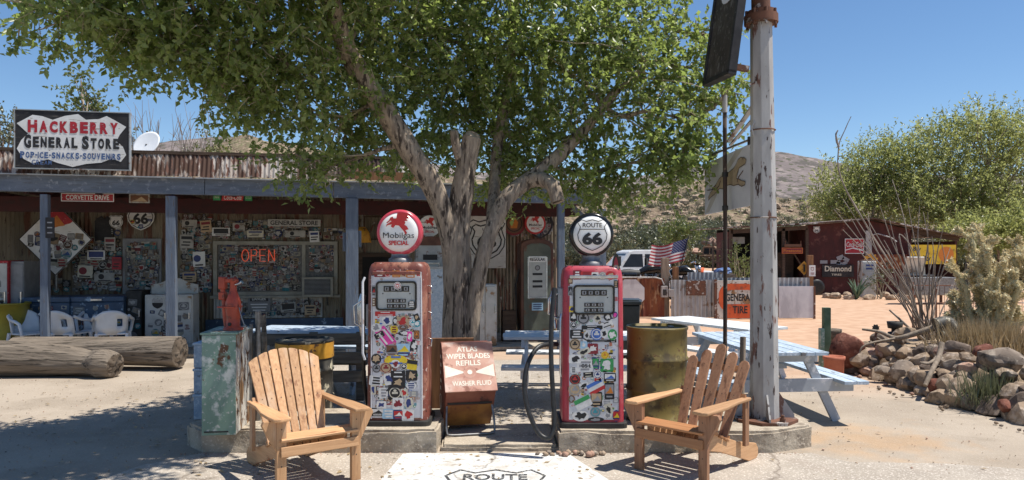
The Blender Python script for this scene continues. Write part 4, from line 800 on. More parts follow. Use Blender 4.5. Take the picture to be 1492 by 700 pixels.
# left pump
YL = 6.66; t, fp, body, y0, f, pw, Hh = gas_pump('gas_pump', 'rust red gas pump with red rimmed globe and white front covered in stickers', ((578-CX)/F*YL, YL+.22, IZ), 'pump_rust', 'pump_white_worn', .555, 1.475, 0)
pump_l = t
cx0 = 177; sc = 2.693*F/YL                      # crop pixels -> metres
zt = lambda y: EYE-IZ-((380+y/2.693)-HY)/F*YL
pxo = lambda x: (x-cx0)/sc
LL = [(112,50,40,25,'r','maroon','bars',0),(142,52,22,22,'c','red','ring',0),(176,52,28,24,'r','orange','pic',0),(205,52,22,20,'r','tan','blob',0),(232,52,30,26,'r','orange','bars',0),(262,55,24,20,'r','white','blob',0),
 (133,208,70,16,'r','red','bars',0),(140,235,34,30,'r','white','blob',8),(172,238,18,30,'c','black','blob',0),(203,238,44,40,'r','tan','blob',0),(203,262,34,24,'c','brown','ring',0),(240,243,24,24,'c','white','ring',0,'teal'),(258,247,22,24,'c','teal','blob',0,'white'),(256,222,18,24,'r','black','blob',20),
 (98,262,36,30,'c','white','blob',0),(88,118,14,36,'r','grey','pic',0,'black'),(88,162,14,30,'r','brown','bars',0),(135,300,74,40,'r','pink','bars',-52,'white'),(110,292,34,20,'r','black','bars',28),(168,270,28,28,'c','yellow','bars',0),(208,285,44,18,'c','black','blob',0),(228,297,18,34,'r','pink','blob',0,'white'),(256,290,20,30,'r','brown','ring',0,'orange'),
 (158,350,42,42,'c','grey','pic',0,'brown'),(203,348,54,54,'c','navy','pic',0,'sky'),(246,332,26,40,'r','black','blob',-8,'white'),(262,322,20,16,'r','white','bars',0),
 (175,390,78,38,'c','yellow','bars',0,'blue'),(173,404,32,28,'c','white','blob',0),(98,385,36,36,'c','black','blob',0),(206,415,26,26,'c','black','ring',0),(238,408,36,34,'r','yellow','split',-8,'black'),(99,422,32,32,'c','grey','ring',0,'black'),(136,420,42,40,'c','tan','ring',0,'maroon'),
 (98,470,48,34,'r','white','bars',-5,'black'),(148,464,34,40,'r','white','blob',10),(183,446,50,26,'r','black','bars',0),(184,478,48,36,'r','black','blob',0),(236,450,40,36,'r','black','blob',0),(235,490,36,26,'c','white','bars',0),
 (127,518,36,36,'r','white','bars',0,'grey'),(171,518,48,46,'r','black','ring',0),(207,517,24,26,'r','cream','blob',0),(245,522,30,20,'r','grey','bars',0),(86,505,18,34,'r','cream','blob',0),
 (118,565,34,26,'r','white','blob',0),(183,560,38,40,'r','white','blob',0),(226,558,30,40,'c','cream','blob',0),(102,593,48,28,'r','black','pic',0,'white'),(146,600,44,34,'r','sky','bars',0,'white'),(184,603,36,32,'r','navy','pic',0,'red'),(222,605,42,42,'r','white','blob',0)]
place_stickers(fp, y0, LL, pxo, zt, 1, (-.20,.20,.16,1.02), 150, .02, .042)
b = MB(); rr = random.Random(8); sticker(b, pxo(182), zt(98), .068, .068, 'c', 'white', 'ring', 0, y0-.0195, rr, None, 'maroon'); sticker(b, pxo(182), zt(98), .034, .034, 'c', 'red', 'blob', 0, y0-.0205, rr, None, 'white'); sticker(b, pxo(237), zt(170), .064, .064, 'c', 'black', 'bars', 0, y0-.0195, rr); b.build('sticker', PALM, fp)
b = MB(); Mt = Matrix.Translation((0,-.17,Hh-.045)) @ Matrix.Rotation(R(-38),4,'X')
for x, c, sh, wd in ((-.17,'maroon','c',.06),(-.10,'brown','r',.06),(.10,'white','c',.07)): sticker(b, x, 0, wd, .045, sh, c, 'bars', 0, -.012, rr, Mt)
sticker(b, 0, 0, .13, .05, 'c', 'white', 'bars', 0, -.0125, rr, Mt, 'blue'); b.build('sticker', PALM, body)
b = MB(); b.box((-.275,-.05,.98),(.05,.12,.22)); b.build('nozzle_holder', 'pump_grey', t, .01)
b = MB(); b.tube([(-.33,-.08,1.18),(-.35,-.09,1.08),(-.345,-.09,.92),(-.335,-.08,.80)], [.03,.038,.034,.022], 10); b.tube([(-.335,-.08,.80),(-.325,-.09,.70)],.014,8); b.tube([(-.31,-.16,1.14),(-.40,-.16,1.08),(-.39,-.16,.92),(-.31,-.16,.88)],.009,6); nz = b.build('nozzle', 'chrome', t)
b = MB(); b.tube([(-.285,-.23,1.34),(-.30,-.25,1.30),(-.30,-.25,.66),(-.285,-.23,.60)], .011, 8); b.build('guard_rail', 'pump_white_worn', t)
b = MB(); b.tube([(-.325,-.09,.70),(-.34,.0,.40),(-.33,.12,.12),(-.30,.19,.06)], .018, 8); b.build('hose', 'rubber', t)
for zz in (1.26,1.02,.78): b = MB(); b.tube([(.275,-.10,zz),(.305,-.12,zz-.01),(.30,-.12,zz-.07),(.275,-.1,zz-.07)],.007,6); b.build('hook', 'chrome', t)
# right pump
YR = 6.62; t, fp, body, y0, f, pw, Hh = gas_pump('gas_pump', 'bright red gas pump with black rimmed ROUTE 66 globe and a hanging black hose', ((865-CX)/F*YR, YR+.22, IZ-.008), 'pump_red', 'pump_white', .56, 1.45, 1)
cx0 = 207; sc = 2.693*F/YR
zt = lambda y: EYE-IZ+.008-((380+y/2.693)-HY)/F*YR
RL = [(142,56,30,32,'r','maroon','bars',0),(178,56,38,24,'r','red','bars',0,'maroon'),(212,58,24,22,'r','white','blob',0),(241,60,28,28,'c','grey','ring',0),(272,58,34,30,'c','red','blob',0,'tan'),(115,80,16,20,'r','brown','blob',0),(115,118,16,34,'r','grey','pic',0,'black'),(293,92,14,26,'r','black','bars',0),(293,150,12,14,'r','red','bars',0),
 (121,190,20,20,'r','yellow','blob',0),(128,220,24,30,'r','black','blob',0,'white'),(128,253,26,26,'c','black','ring',0),(166,225,46,46,'c','grey','ring',0,'black'),(200,212,20,20,'c','grey','blob',0),(222,226,24,22,'r','cream','blob',25),(261,220,28,28,'c','black','blob',0,'white'),(258,250,42,22,'r','white','bars',20,'black'),(290,212,18,22,'c','navy','blob',0,'pink'),
 (200,262,72,14,'r','black','bars',0,'white'),(140,288,46,32,'r','black','bars',0,'white'),(180,292,18,30,'c','white','blob',0,'black'),(218,288,42,42,'c','blue','ring',0,'white'),(247,284,26,34,'c','white','blob',0,'black'),(280,290,32,38,'c','green','blob',0,'white'),(282,314,24,12,'r','black','bars',0),(225,314,80,9,'r','black','bars',0,'grey'),
 (133,328,40,40,'c','tan','ring',0,'black'),(168,330,24,24,'r','sky','blob',0,'white'),(203,345,36,36,'r','maroon','blob',0,'white'),(250,370,26,26,'c','yellow','ring',0,'orange'),(168,358,44,20,'r','cream','blob',25,'black'),
 (133,385,42,30,'r','white','blob',0,'black'),(213,402,26,42,'r','navy','pic',0,'green'),(258,410,46,46,'r','green','blob',0,'white'),(128,428,24,24,'c','white','bars',0,'black'),(172,412,56,44,'r','white','bars',0,'grey'),
 (185,447,34,18,'r','black','bars',5),(222,446,30,30,'c','white','ring',0,'navy'),(222,466,22,12,'r','red','bars',0),(270,457,42,30,'r','black','pic',0,'white'),
 (133,465,38,36,'c','black','ring',0,'red'),(133,505,46,44,'c','tan','ring',0,'grey'),(167,490,34,22,'r','white','blob',15,'black'),(215,495,58,42,'r','white','tri',28),(268,510,34,58,'r','black','pic',0,'grey'),(217,542,40,50,'r','black','pic',0,'tan'),(120,542,24,26,'c','brown','blob',0,'grey'),(165,556,58,38,'r','white','split',26,'green'),(258,553,34,26,'c','white','bars',0,'grey'),(293,546,20,20,'r','grey','bars',0),
 (155,608,58,38,'c','white','blob',0,'black'),(213,593,38,36,'c','grey','ring',0,'teal'),(215,622,56,16,'c','black','blob',0,'grey'),(266,582,24,40,'r','cream','blob',18,'black'),(262,606,28,22,'c','white','blob',0,'grey'),(295,608,26,40,'c','navy','pic',0,'red')]
place_stickers(fp, y0, RL, pxo, zt, 2, (-.205,.205,.10,1.02), 120, .018, .038)
b = MB(); b.text('051', pxo(175), zt(412), .075, .034, y0-.005, pi_('black'), .02); b.build('sticker_number', PALM, fp)
b = MB(); Mt = Matrix.Translation((0,-.17,Hh-.045)) @ Matrix.Rotation(R(-38),4,'X')
for x, c, sh, wd in ((-.17,'cream','c',.07),(-.10,'sky','r',.06),(.03,'black','r',.10),(.11,'maroon','r',.06)): sticker(b, x, 0, wd, .045, sh, c, 'bars', 0, -.012, rr, Mt)
b.build('sticker', PALM, body)
b = MB(); ol = [(-.028,-.01),(.028,-.01),(.036,.05),(.030,.10),(.012,.15),(0,.165),(-.012,.15),(-.030,.10),(-.036,.05)]; b.prism(ol, -.205, -.195); b.flat([(x*.55,z*.6+.03) for x,z in ol], -.2065, 1); o = b.build('top_emblem', ['gloss_black','ink_maroon'], t); o.location = (.205, .02, Hh-.045)
b = MB(); sticker(b, 0, 0, .05, .05, 'c', 'tan', 'ring', 0, 0, rr); b.build('sticker', PALM, o, 0, (0,-.208,.03))
b = MB(); b.box((-.29,-.06,1.12),(.05,.14,.26)); b.box((-.30,-.06,.97),(.07,.10,.02)); b.build('nozzle_holder', 'pump_grey', t, .012)
b = MB(); b.tube([(-.335,-.09,1.24),(-.36,-.10,1.15),(-.36,-.10,1.04),(-.345,-.09,.96)], [.028,.042,.040,.026], 10); b.tube([(-.345,-.09,.96),(-.335,-.10,.88)],.016,8); b.tube([(-.32,-.17,1.20),(-.40,-.17,1.16),(-.405,-.17,1.02),(-.33,-.17,.98)],.009,6); b.build('nozzle', 'chrome', t)
b = MB(); b.tube([(-.29,-.20,1.02),(-.298,-.215,.98),(-.298,-.215,.50),(-.29,-.20,.46)],.010,8); b.build('guard_rail', 'chrome', t)
b = MB(); b.box((-.2835,-.06,.44),(.006,.09,.19)); b.build('notice', 'ink_grey', t)
# hose: drops from the nozzle, sweeps out to the left over the low kerb and climbs back to the side inlet
HP = [((808,420),6.45),((804,462),6.40),((803,520),6.36),((806,580),6.33),((808,618),6.30),((800,638),6.28),((784,630),6.30),((769,596),6.34),((764,560),6.38),((770,528),6.44),((786,505),6.54),((812,502),6.72)]
pts = smooth_path([W(px, py, Y)-Vector(t.location) for (px, py), Y in HP])
b = MB(); b.tube(pts, .021, 10); b.build('hose', 'rubber', t)
# ------------------------------------------------------------------ adirondack chairs
def adirondack(label, loc, rz, nsl, arched, mz, mx, my_):
    t = thing('adirondack_chair', label, 'chair', loc, rz, 'wooden adirondack chairs in front of the pumps')
    hw = .29
    for s in (-1,1):
        b = MB(); b.box((s*hw,-.34,.27),(.075,.042,.54)) ; b.build('leg', mz, t, .005)
        b = MB(); b.prism([(-.30,.24),(-.30,.385),(-.22,.39),(.0,.30),(.30,.20),(.62,.13),(.66,.08),(.655,.02),(.62,0),(.50,0),(.30,.07),(0,.17)][::-1], s*(hw-.06)-.014, s*(hw-.06)+.014, 0, Matrix(((0,1,0,0),(1,0,0,0),(0,0,1,0),(0,0,0,1)))); b.build('back_leg', my_, t, .005)
        b = MB(); b.prism([(0,0),(.105,.20),(.09,.23),(0,.23)] if s > 0 else [(0,0),(0,.23),(-.09,.23),(-.105,.20)], -.362, -.320, 0, Matrix.Translation((s*(hw+.037),0,.31))); b.build('arm_bracket', mz, t, .004)
        ol = [(-.055,-.44),(.03,-.455),(.072,-.43),(.078,-.30),(.072,-.12),(.035,.12),(.03,.36),(-.03,.36),(-.045,.1),(-.062,-.3)]
        if s < 0: ol = [(-x, y) for x, y in ol[::-1]]
        b = MB(); n = len(ol); b.add([(s*(hw+.01)+x, y, .54+(0 if y < 0 else -.0*y)) for x, y in ol]+[(s*(hw+.01)+x, y, .567) for x, y in ol], [tuple(range(n))[::-1], tuple(range(n,2*n))]+[(i,(i+1)%n,(i+1)%n+n,i+n) for i in range(n)]); b.build('arm', my_, t, .008)
        b = MB(); b.box((s*(hw-.0),.335,.355),(.03,.065,.37)); b.build('arm_post', mz, t, .004)
    b = MB()
    for y, z, rx in ((-.372,.305,84),(-.345,.395,16),(-.26,.398,2),(-.175,.372,-16),(-.09,.335,-22),(-.005,.297,-24),(.08,.26,-24)):
        b.box((0,0,0),(.60 if y < -.1 else .52,.074,.02), 0, Matrix.Translation((0,y,z)) @ Matrix.Rotation(R(rx),4,'X'))
    b.build('seat', mx, t, .005)
    Mb = Matrix.Translation((0,.10,.20)) @ Matrix.Rotation(R(-27),4,'X'); b = MB(); Lb = .84; rr = random.Random(nsl)
    for i in range(nsl):
        q = (i+.5)/nsl-.5; wb, wt = .47/nsl-.010, .60/nsl-.010
        xb, xt = q*.47, q*.60
        if arched: top = lambda x: Lb - .62*(x*x)*1.9; e = lambda x: top(x)
        if arched: L_ = [(xb-wb/2,0),(xb+wb/2,0),(xt+wt/2,top(xt+wt/2)),(xt+wt*.2,top(xt+wt*.2)+.004),(xt-wt*.2,top(xt-wt*.2)+.004),(xt-wt/2,top(xt-wt/2))]
        else:
            H_ = Lb+.02 - .16*abs(q)*2; r_ = wt/2; wb2, wt2 = wb-.008, wt-.016
            L_ = [(xb-wb2/2,0),(xb+wb2/2,0),(xt+wt2/2,H_-r_)]+[(xt+wt2/2*math.cos(a),H_-r_+r_*math.sin(a)) for a in np.linspace(.3,math.pi-.3,5)]+[(xt-wt2/2,H_-r_)]
        b.prism(L_, -.010, .010, 0, Mb)
    bk = b.build('backrest', mz, t, .004)
    for q_ in ((.60,.42,.06),(.48,.05,.08),(.52,.66,.05)): MB().box((0,.022,q_[1]),(q_[0],.022,q_[2]),0,Mb).build('back_rail', mx, t, .003)
    b = MB()
    for i in range(nsl):
        q = (i+.5)/nsl-.5
        for z, xx in ((.42,q*.535),(.66,q*.57),(.05,q*.48)): b.flat(circ(xx,z,.0045,None,6), -.0135, 0, Mb)
    for s in (-1,1):
        for z in (.20,.33,.47): b.flat(circ(s*(hw),z,.005,None,6), -.3625, 0)
    b.build('screws', 'matte_black', t)
    return t
th = R(36); c = Vector(((465-CX)/F*5.54, 5.54, .006)); adirondack('honey coloured wooden adirondack chair with arched seven slat back, at left', c+Vector((-math.sin(th)*.34+.0, math.cos(th)*.34, 0)), th, 7, True, 'cedar_z', 'cedar_x', 'cedar_y')
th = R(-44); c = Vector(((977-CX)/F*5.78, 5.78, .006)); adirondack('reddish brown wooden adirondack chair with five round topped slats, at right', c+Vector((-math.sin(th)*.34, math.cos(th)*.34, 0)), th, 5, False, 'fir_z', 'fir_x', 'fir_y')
# ------------------------------------------------------------------ green cabinet and the red hand pump on it
p = G(316, 634, .2); t = thing('steel_cabinet', 'tall green painted steel cabinet with rusty peeling white side, at island end', 'cabinet', (-2.545, 6.62, .197), R(7))
b = MB(); b.prism([(-.14,0),(.14,0),(.14,.855),(-.14,.855)], -.3, -.29); b.build('front_panel', 'green_paint', t, .003)
b = MB(); b.box((0,0,.43),(.284,.578,.86)); b.build('body', 'peeled_white', t, .008)
b = MB(); b.box((0,-.002,.868),(.31,.60,.018)); b.build('top_plate', 'green_paint', t, .004)
b = MB(); b.box((.153,.22,.45),(.022,.05,.9)); b.build('angle_post', 'steel', t)
b = MB(); b.box((-.02,-.303,.03),(.2,.004,.012)); b.build('slot', 'matte_black', t)
pt = W(340, 484, 6.55); zt_ = 1.076
t = thing('hand_pump', 'bright red cast iron hand pump standing on the green cabinet', 'hand pump', (pt.x, 6.55, zt_), R(-8))
b = MB(); b.lathe([(.085,0),(.085,.02),(.06,.03),(.058,.10),(.066,.16),(.07,.20),(.066,.25),(.045,.31),(.030,.35),(.028,.43),(.036,.44),(.036,.46),(.001,.465)], 20); b.build('barrel', 'red_iron', t)
b = MB(); b.box((-.03,0,.205),(.16,.16,.012)); b.build('flange', 'red_iron', t, .003)
b = MB(); b.tube([(-.055,0,0),(-.075,0,.12),(-.085,0,.22),(-.09,0,.30),(-.095,0,.345)],[.026,.024,.022,.02,.02],10); b.box((-.098,0,.30),(.06,.06,.07)); b.box((-.098,0,.415),(.062,.06,.11)); b.box((-.03,0,.435),(.14,.045,.035)); b.tube([(-.098,0,.33),(-.098,0,.37)],.022,10); b.build('lever_arm', 'red_iron', t, .008)
b = MB(); b.tube([(.03,-.02,.40),(.08,-.04,.41),(.105,-.04,.425)],[.008,.012,.02],8); b.build('spout', 'chrome', t)
b = MB(); b.tube([(.07,-.03,.20),(.11,-.05,.10),(.13,-.05,.05)],.006,6); b.lathe([(.001,-.022),(.022,0),(.001,.022)],10,0,Matrix.Translation((.135,-.05,.035))); b.build('chain_weight', 'steel', t)
b = MB(); b.cyl((0,-.073,.055),(0,-.06,.055),.016,n=10); b.build('plug', 'matte_black', t)
b = MB(); b.cyl((0,0,0),(0,0,1.02),.026,n=8); tag(b.build('steel_post', 'steel', None, 0, (-2.36,6.87,.197)), 'thin dark steel post beside the green cabinet', 'post')
b = MB(); b.tube([(0,0,0),(.01,0,.6),(-.015,.02,1.12)],[.032,.03,.026],8); tag(b.build('wooden_stake', 'weathered_wood', None, 0, (gp(385,7.6).x,7.6,0)), 'rough wooden stake leaning up behind the left chair', 'stake')
t = thing('foam_box', 'pale blue plastic crate standing behind the green cabinet', 'crate', (gp(288,7.9).x+.20,7.9,.0), R(4))
for k in range(3): b = MB(); b.box((0,0,.14+.27*k),(.36,.34,.25),0,None,1.0); b.box((0,0,.265+.27*k),(.38,.36,.03),0); b.build('tier', 'table_blue', t, .012)
# drums
def drum(label, loc, m, z0m=None, r_=.288, h=.88):
    t = thing('oil_drum', label, 'drum', loc, rnd.uniform(0, 6))
    prof = [(r_-.012,0),(r_,.012),(r_,.025),(r_-.008,.03)]
    for zz in (.30,.58): prof += [(r_-.008,zz-.02),(r_+.006,zz-.008),(r_+.006,zz+.008),(r_-.008,zz+.02)]
    prof += [(r_-.008,h-.03),(r_,h-.025),(r_+.003,h-.008),(r_,h),(r_-.012,h),(r_-.018,h-.02),(.001,h-.02)]
    b = MB(); b.lathe(prof, 40, 0); bd = b.build('shell', m, t)
    b = MB(); b.cyl((.16,0,h-.02),(.16,0,h-.008),.03,n=12); b.build('bung', 'steel', t); return t
drum('olive green steel drum between the red pump and the right chair', ((957-CX)/F*6.98, 6.98, IZ-.008), 'olive_drum')
t = drum('black and orange steel drum behind the left chair', ((444-CX)/F*7.55, 7.55, .0), 'drum_black')
b = MB(); b.lathe([(.290,.70),(.2905,.72),(.2905,.845),(.290,.852)], 40); b.build('painted_band', 'drum_yellow', t)
# ------------------------------------------------------------------ wiper blade cabinet
t = thing('display_bin', 'tilted red and cream parts cabinet lettered ATLAS on a wire stand', 'display cabinet', ((683-CX)/F*7.02, 7.02, .055), R(13))
b = MB(); hw = .235; prof = [(-.15,.415),(.13,.83),(.30,.83),(.30,.04),(.12,.04)]    # y,z
def yz(prof, x0, x1, b, mi=0):
    n = len(prof); vs = [(x0,y,z) for y,z in prof]+[(x1,y,z) for y,z in prof]
    b.add(vs, [tuple(range(n)), tuple(range(n,2*n))[::-1]]+[((i+1)%n, i, i+n, (i+1)%n+n) for i in range(n)], mi)
yz(prof, -hw, hw, b); bd = b.build('body', 'atlas_dark', t, .006)
sl = math.hypot(.28,.415); an = math.atan2(.28,.415)
Mf = Matrix.Translation((0,-.15,.415)) @ Matrix.Rotation(-an,4,'X')
b = MB(); b.prism([(-hw-.012,-.006),(hw+.012,-.006),(hw+.012,sl+.006),(-hw-.012,sl+.006)], -.016, -.002, 0, Mf); fr = b.build('front_panel', 'atlas_red', t, .004)
b = MB(); y = -.0175; 
b.text('ATLAS', -.005, sl*.855, .20, .055, y, 0, .02, 0, Mf); b.text('WIPER BLADES', -.0, sl*.71, .42, .055, y, 0, .02, 0, Mf); b.text('REFILLS', -.005, sl*.565, .235, .055, y, 0, .02, 0, Mf); b.text('WASHER FLUID', .01, sl*.15, .37, .05, y, 0, .02, 0, Mf)
b.flat([(-hw,sl*.27),(-.06,sl*.36),(-.06,sl*.39),(-hw,sl*.53)], y, 0, Mf); b.flat([(hw,sl*.27),(hw,sl*.53),(.06,sl*.39),(.06,sl*.36)], y, 0, Mf)
b.ring(circ(0,sl*.375,.062,None,20), .016, y-.0005, 1, Mf); b.flat(circ(0,sl*.375,.024,None,12), y-.0005, 0, Mf); b.build('lettering', ['atlas_cream','atlas_red'], fr)
dl_ = math.hypot(.27,.375); Ml = Matrix.Translation((0,.12,.04)) @ Matrix.Rotation(math.atan2(.27,.375),4,'X')
b = MB(); b.flat([(-hw*.94,.01),(hw*.94,.01),(hw*.96,dl_*.62),(-hw*.96,dl_*.62)], -.0035, 0, Ml); b.flat([(-hw*.9,dl_*.64),(hw*.9,dl_*.64),(hw*.9,dl_*.70),(-hw*.9,dl_*.70)], -.004, 1, Ml); b.build('lower_front', ['atlas_gold','sign_black'], bd)
b = MB(); Ms = Matrix(((0,1,0,-hw-.008),(-1,0,0,0),(0,0,1,0),(0,0,0,1)))       # left side: local x runs back to front
for i in range(5): b.flat(rect(-.19+.02*(i%2), .70-.075*i, .09-.015*(i%3), .035), 0, 0, Ms)
b.ring(circ(-.19,.27,.075,None,18), .014, 0, 0, Ms); b.flat([(-.20,.22),(-.19,.33),(-.18,.22)], 0, 0, Ms); b.build('side_lettering', 'atlas_cream', bd)
b = MB()
P = smooth_path([(-.21,-.02,.30),(-.225,-.08,.16),(-.225,-.12,.035),(-.19,-.135,.014),(0,-.135,.012),(.19,-.135,.014),(.225,-.12,.035),(.225,-.08,.16),(.21,-.02,.30)], 5); b.tube(P, .011, 8); b.build('wire_stand', 'steel', t)
b = MB(); b.bar((-.38,0,.0),(-.26,0,.78),.16,.03,0,(0,1,0)); tag(b.build('leaning_plank', 'weathered_wood', None, 0, (gp(655,7.62).x,7.62,0), 0), 'brown board leaning behind the parts cabinet', 'board')
b = MB(); b.box((0,0,.44),(.62,.05,.88)); tag(b.build('plank_barrier', 'wood_rust_post', None, 0, (gp(628,7.55).x+.12,7.62,0), R(4)), 'weathered plank panel standing behind the parts cabinet', 'panel')
# loose stones along the kerb
rr = random.Random(31)
def rock_mesh(name, m, sx, sy, sz, sd, sub=2, parent=None, rough=.22):
    bm = bmesh.new(); bmesh.ops.create_icosphere(bm, subdivisions=sub, radius=1); q = random.Random(sd); off = Vector((sd*1.7, sd*.9, sd*2.3))
    pl = [(Vector((q.gauss(0,1), q.gauss(0,1), q.gauss(0,1))).normalized(), q.uniform(.55,.88)) for _ in range(11)]
    for v in bm.verts:
        d = v.co.normalized(); r_ = 1+rough*mnoise.noise(d*1.3+off)+.10*mnoise.noise(d*3.5+off)
        for nrm, k in pl:
            e = d.dot(nrm)*r_
            if e > k: r_ *= (k+(e-k)*.10)/e
        v.co = Vector((d.x*r_*sx, d.y*r_*sy, d.z*r_*sz))
    me = bpy.data.meshes.new(name); bm.to_mesh(me); bm.free(); me.materials.append(MATS[m]); 
    for p in me.polygons: p.use_smooth = True
    o = bpy.data.objects.new(name, me); C.objects.link(o)
    if sub > 1: e = o.modifiers.new('es','EDGE_SPLIT'); e.split_angle = R(26)
    return o
for n_, (c1, c2, c3) in dict(stone_tan=((.35,.26,.185),(.25,.185,.13),(.45,.36,.28)), stone_grey=((.25,.20,.16),(.17,.135,.108),(.36,.30,.24)), stone_red=((.19,.075,.052),(.13,.052,.038),(.26,.13,.095)), stone_pink=((.42,.27,.20),(.33,.2,.15),(.5,.36,.28)), stone_dark=((.17,.13,.105),(.12,.09,.07),(.28,.22,.18))).items():
    mat(n_, c1, c2, scale=5, rough=.92, bump=.6, bscale=14, spec=.15, layers=[(c3, 9, .56, .7), (tuple(x*.45 for x in c2), 7, .6, .74)])
for i in range(16):
    px = 786+i*6.3+rr.uniform(-3,3); s = rr.uniform(.024,.046); y = 6.43-rr.uniform(0,.10)
    o = rock_mesh('pebble', rr.choice(['stone_tan','stone_pink','stone_grey']), s, s*.9, s*.75, 200+i, 1); o.location = ((px-CX)/F*y, y, s*.55+.006); o.rotation_euler = (0,0,rr.uniform(0,6)); tag(o, 'small loose stone in the row along the kerb below the red pump', 'stone', 'small stones along the island kerb')
# ------------------------------------------------------------------ the tall white pole, its arm, board and banner
PX, PY = 2.372, 6.95
t = thing('sign_pole', 'tall octagonal white pole with peeling paint and rusty collar on the island', 'pole', (PX, PY, IZ-.008))
b = MB(); b.tube([(0,0,.03),(-.008,0,1.9),(-.03,0,3.72)], [.134,.118,.100], 8, 0, True, False, None, R(22.5)); b.build('shaft', 'pole_paint', t, .004)
b = MB(); b.tube([(-.03,0,3.72),(-.032,0,3.80)],[.155,.155],16); b.tube([(-.03,0,3.80),(-.032,0,3.84)],[.135,.135],16); 
for i in range(8): a = 2*math.pi*i/8; b.cyl((-.03+.138*math.cos(a),.138*math.sin(a),3.69),(-.03+.138*math.cos(a),.138*math.sin(a),3.84),.014,n=6)
b.build('collar', 'rust', t)
b = MB(); b.tube([(-.032,0,3.84),(-.04,0,4.25),(-.05,0,5.6)],[.088,.085,.08],12); b.build('upper_shaft', 'rust', t)
b = MB(); b.tube([(0,0,.0),(0,0,.03)],[.30,.30],8,0,True,False,None,R(22.5)); b.build('base_plate', 'rust', t, .004)
for i in range(4):
    a = R(0+90*i)+R(-8); c_, s_ = math.cos(a), math.sin(a); Mg = Matrix(((c_,-s_,0,0),(s_,c_,0,0),(0,0,1,0),(0,0,0,1)))
    b = MB(); b.prism([(.125,.03),(.27,.03),(.27,.06),(.135,.26)], -.008, .008, 0, Mg); b.build('gusset', 'pole_paint', t)
    b = MB(); a2 = a+R(32); b.cyl((.235*math.cos(a2),.235*math.sin(a2),.03),(.235*math.cos(a2),.235*math.sin(a2),.09),.016,n=6); b.cyl((.235*math.cos(a2),.235*math.sin(a2),.03),(.235*math.cos(a2),.235*math.sin(a2),.06),.028,n=6); b.build('bolt', 'rust', t)
b = MB(); b.bar((-.03,0,4.95),(-1.15,-.05,4.95),.07,.09); b.bar((-.04,0,4.3),(-.9,-.04,4.93),.04,.04); b.build('arm', 'rust', t)
LZ = IZ-.008
def rel(v): return Vector(v)-Vector((PX,PY,LZ))
b = MB(); b.bar(rel(W(1102,148,7.02)), rel(W(1062,206,7.9)), .045,.02); b.bar(rel(W(1102,168,7.02)), rel(W(1064,212,7.9)), .03,.015); b.build('brace', 'pole_paint', t)
b = MB(); b.tube([rel(W(1102,200,7.0)), rel(W(1022,232,8.9))], .012, 6); b.build('banner_rod', 'steel', t)
for zz in (1.9,2.72): b = MB(); q_ = .135-.0085*zz; b.tube([(-.006*zz/1.9-.004+q_*math.cos(a),q_*math.sin(a),zz) for a in np.linspace(0,2*math.pi,17)], .006, 6); b.build('strap', 'rust', t)
b = MB(); b.tube([rel(W(1100,176,6.9)), rel(W(1095,186,6.88)), rel(W(1098,198,6.88))],.008,6); b.tube([rel(W(1100,121,6.9)), rel(W(1092,124,6.86))],.008,6); b.build('cable_clip', 'pole_paint', t)
mat('stripe_fade', (.46,.43,.38), (.40,.37,.33), scale=6, rough=.8)
# greyhound banner (oblique: near edge at the pole)
A_ = W(1101,208,6.98); B_ = W(1027,238,8.8); dv = Vector((A_.x-B_.x, A_.y-B_.y, 0)); wd = dv.length; ang = math.atan2(dv.y, dv.x)
zt0 = (A_.z+B_.z)/2; h = .60
t = thing('hanging_banner', 'white hanging sign with a tan leaping greyhound beside the pole', 'sign', ((A_.x+B_.x)/2, (A_.y+B_.y)/2, zt0), ang)
b = MB(); b.box((0,.008,-h/2),(wd,.016,h)); pn = b.build('panel', 'cloth_banner', t, .003)
DG = [(.47,.17),(.43,.20),(.36,.22),(.30,.21),(.26,.16),(.20,.12),(.08,.09),(-.06,.08),(-.16,.05),(-.24,-.01),(-.30,-.06),(-.40,-.10),(-.46,-.16),(-.45,-.19),(-.36,-.15),(-.28,-.13),(-.22,-.10),(-.14,-.07),(-.06,-.09),(.02,-.06),(.12,-.06),(.20,-.09),(.30,-.09),(.38,-.13),(.45,-.12),(.45,-.09),(.38,-.07),(.32,-.04),(.26,-.02),(.28,.04),(.32,.11),(.38,.12),(.45,.13)]
dog = [(x*wd*.82-.06, -h*.47+z*h*1.36) for x, z in DG]
b = MB(); b.flat(dog[::-1], -.004, 0); b.ring(dog[::-1], .009, -.006, 1); b.tube([(dog[9][0],-.005,dog[9][1]),(dog[9][0]-.18,-.005,dog[9][1]-.04),(dog[9][0]-.36,-.005,dog[9][1]-.03)], .006, 5, 1); b.tube([(.30*wd,-.005,-h*.40),(.22*wd,-.005,-h*.48),(.20*wd,-.005,-h*.56)],.005,5,1); b.tube([(-.13*wd,-.005,-h*.44),(-.16*wd,-.005,-h*.52),(-.24*wd,-.005,-h*.58)],.005,5,1); b.flat(circ(.30*wd,-h*.20,.012,.012,8),-.006,1); b.build('painted_dog', ['dog_tan','dog_line'], pn)
b = MB(); b.flat([(-wd*.49,-h*.97),(-wd*.40,-h*.97),(-wd*.24,-h*.72),(-wd*.06,-h*.38),(wd*.30,-h*.02),(wd*.16,-h*.02),(-wd*.16,-h*.36),(-wd*.34,-h*.70)][::1], -.002); b.build('painted_stripe', 'stripe_fade', pn)
for s in (-.42,.40): b = MB(); b.box((s*wd,0,.03),(.03,.03,.08)); b.build('hanger', 'matte_black', t)
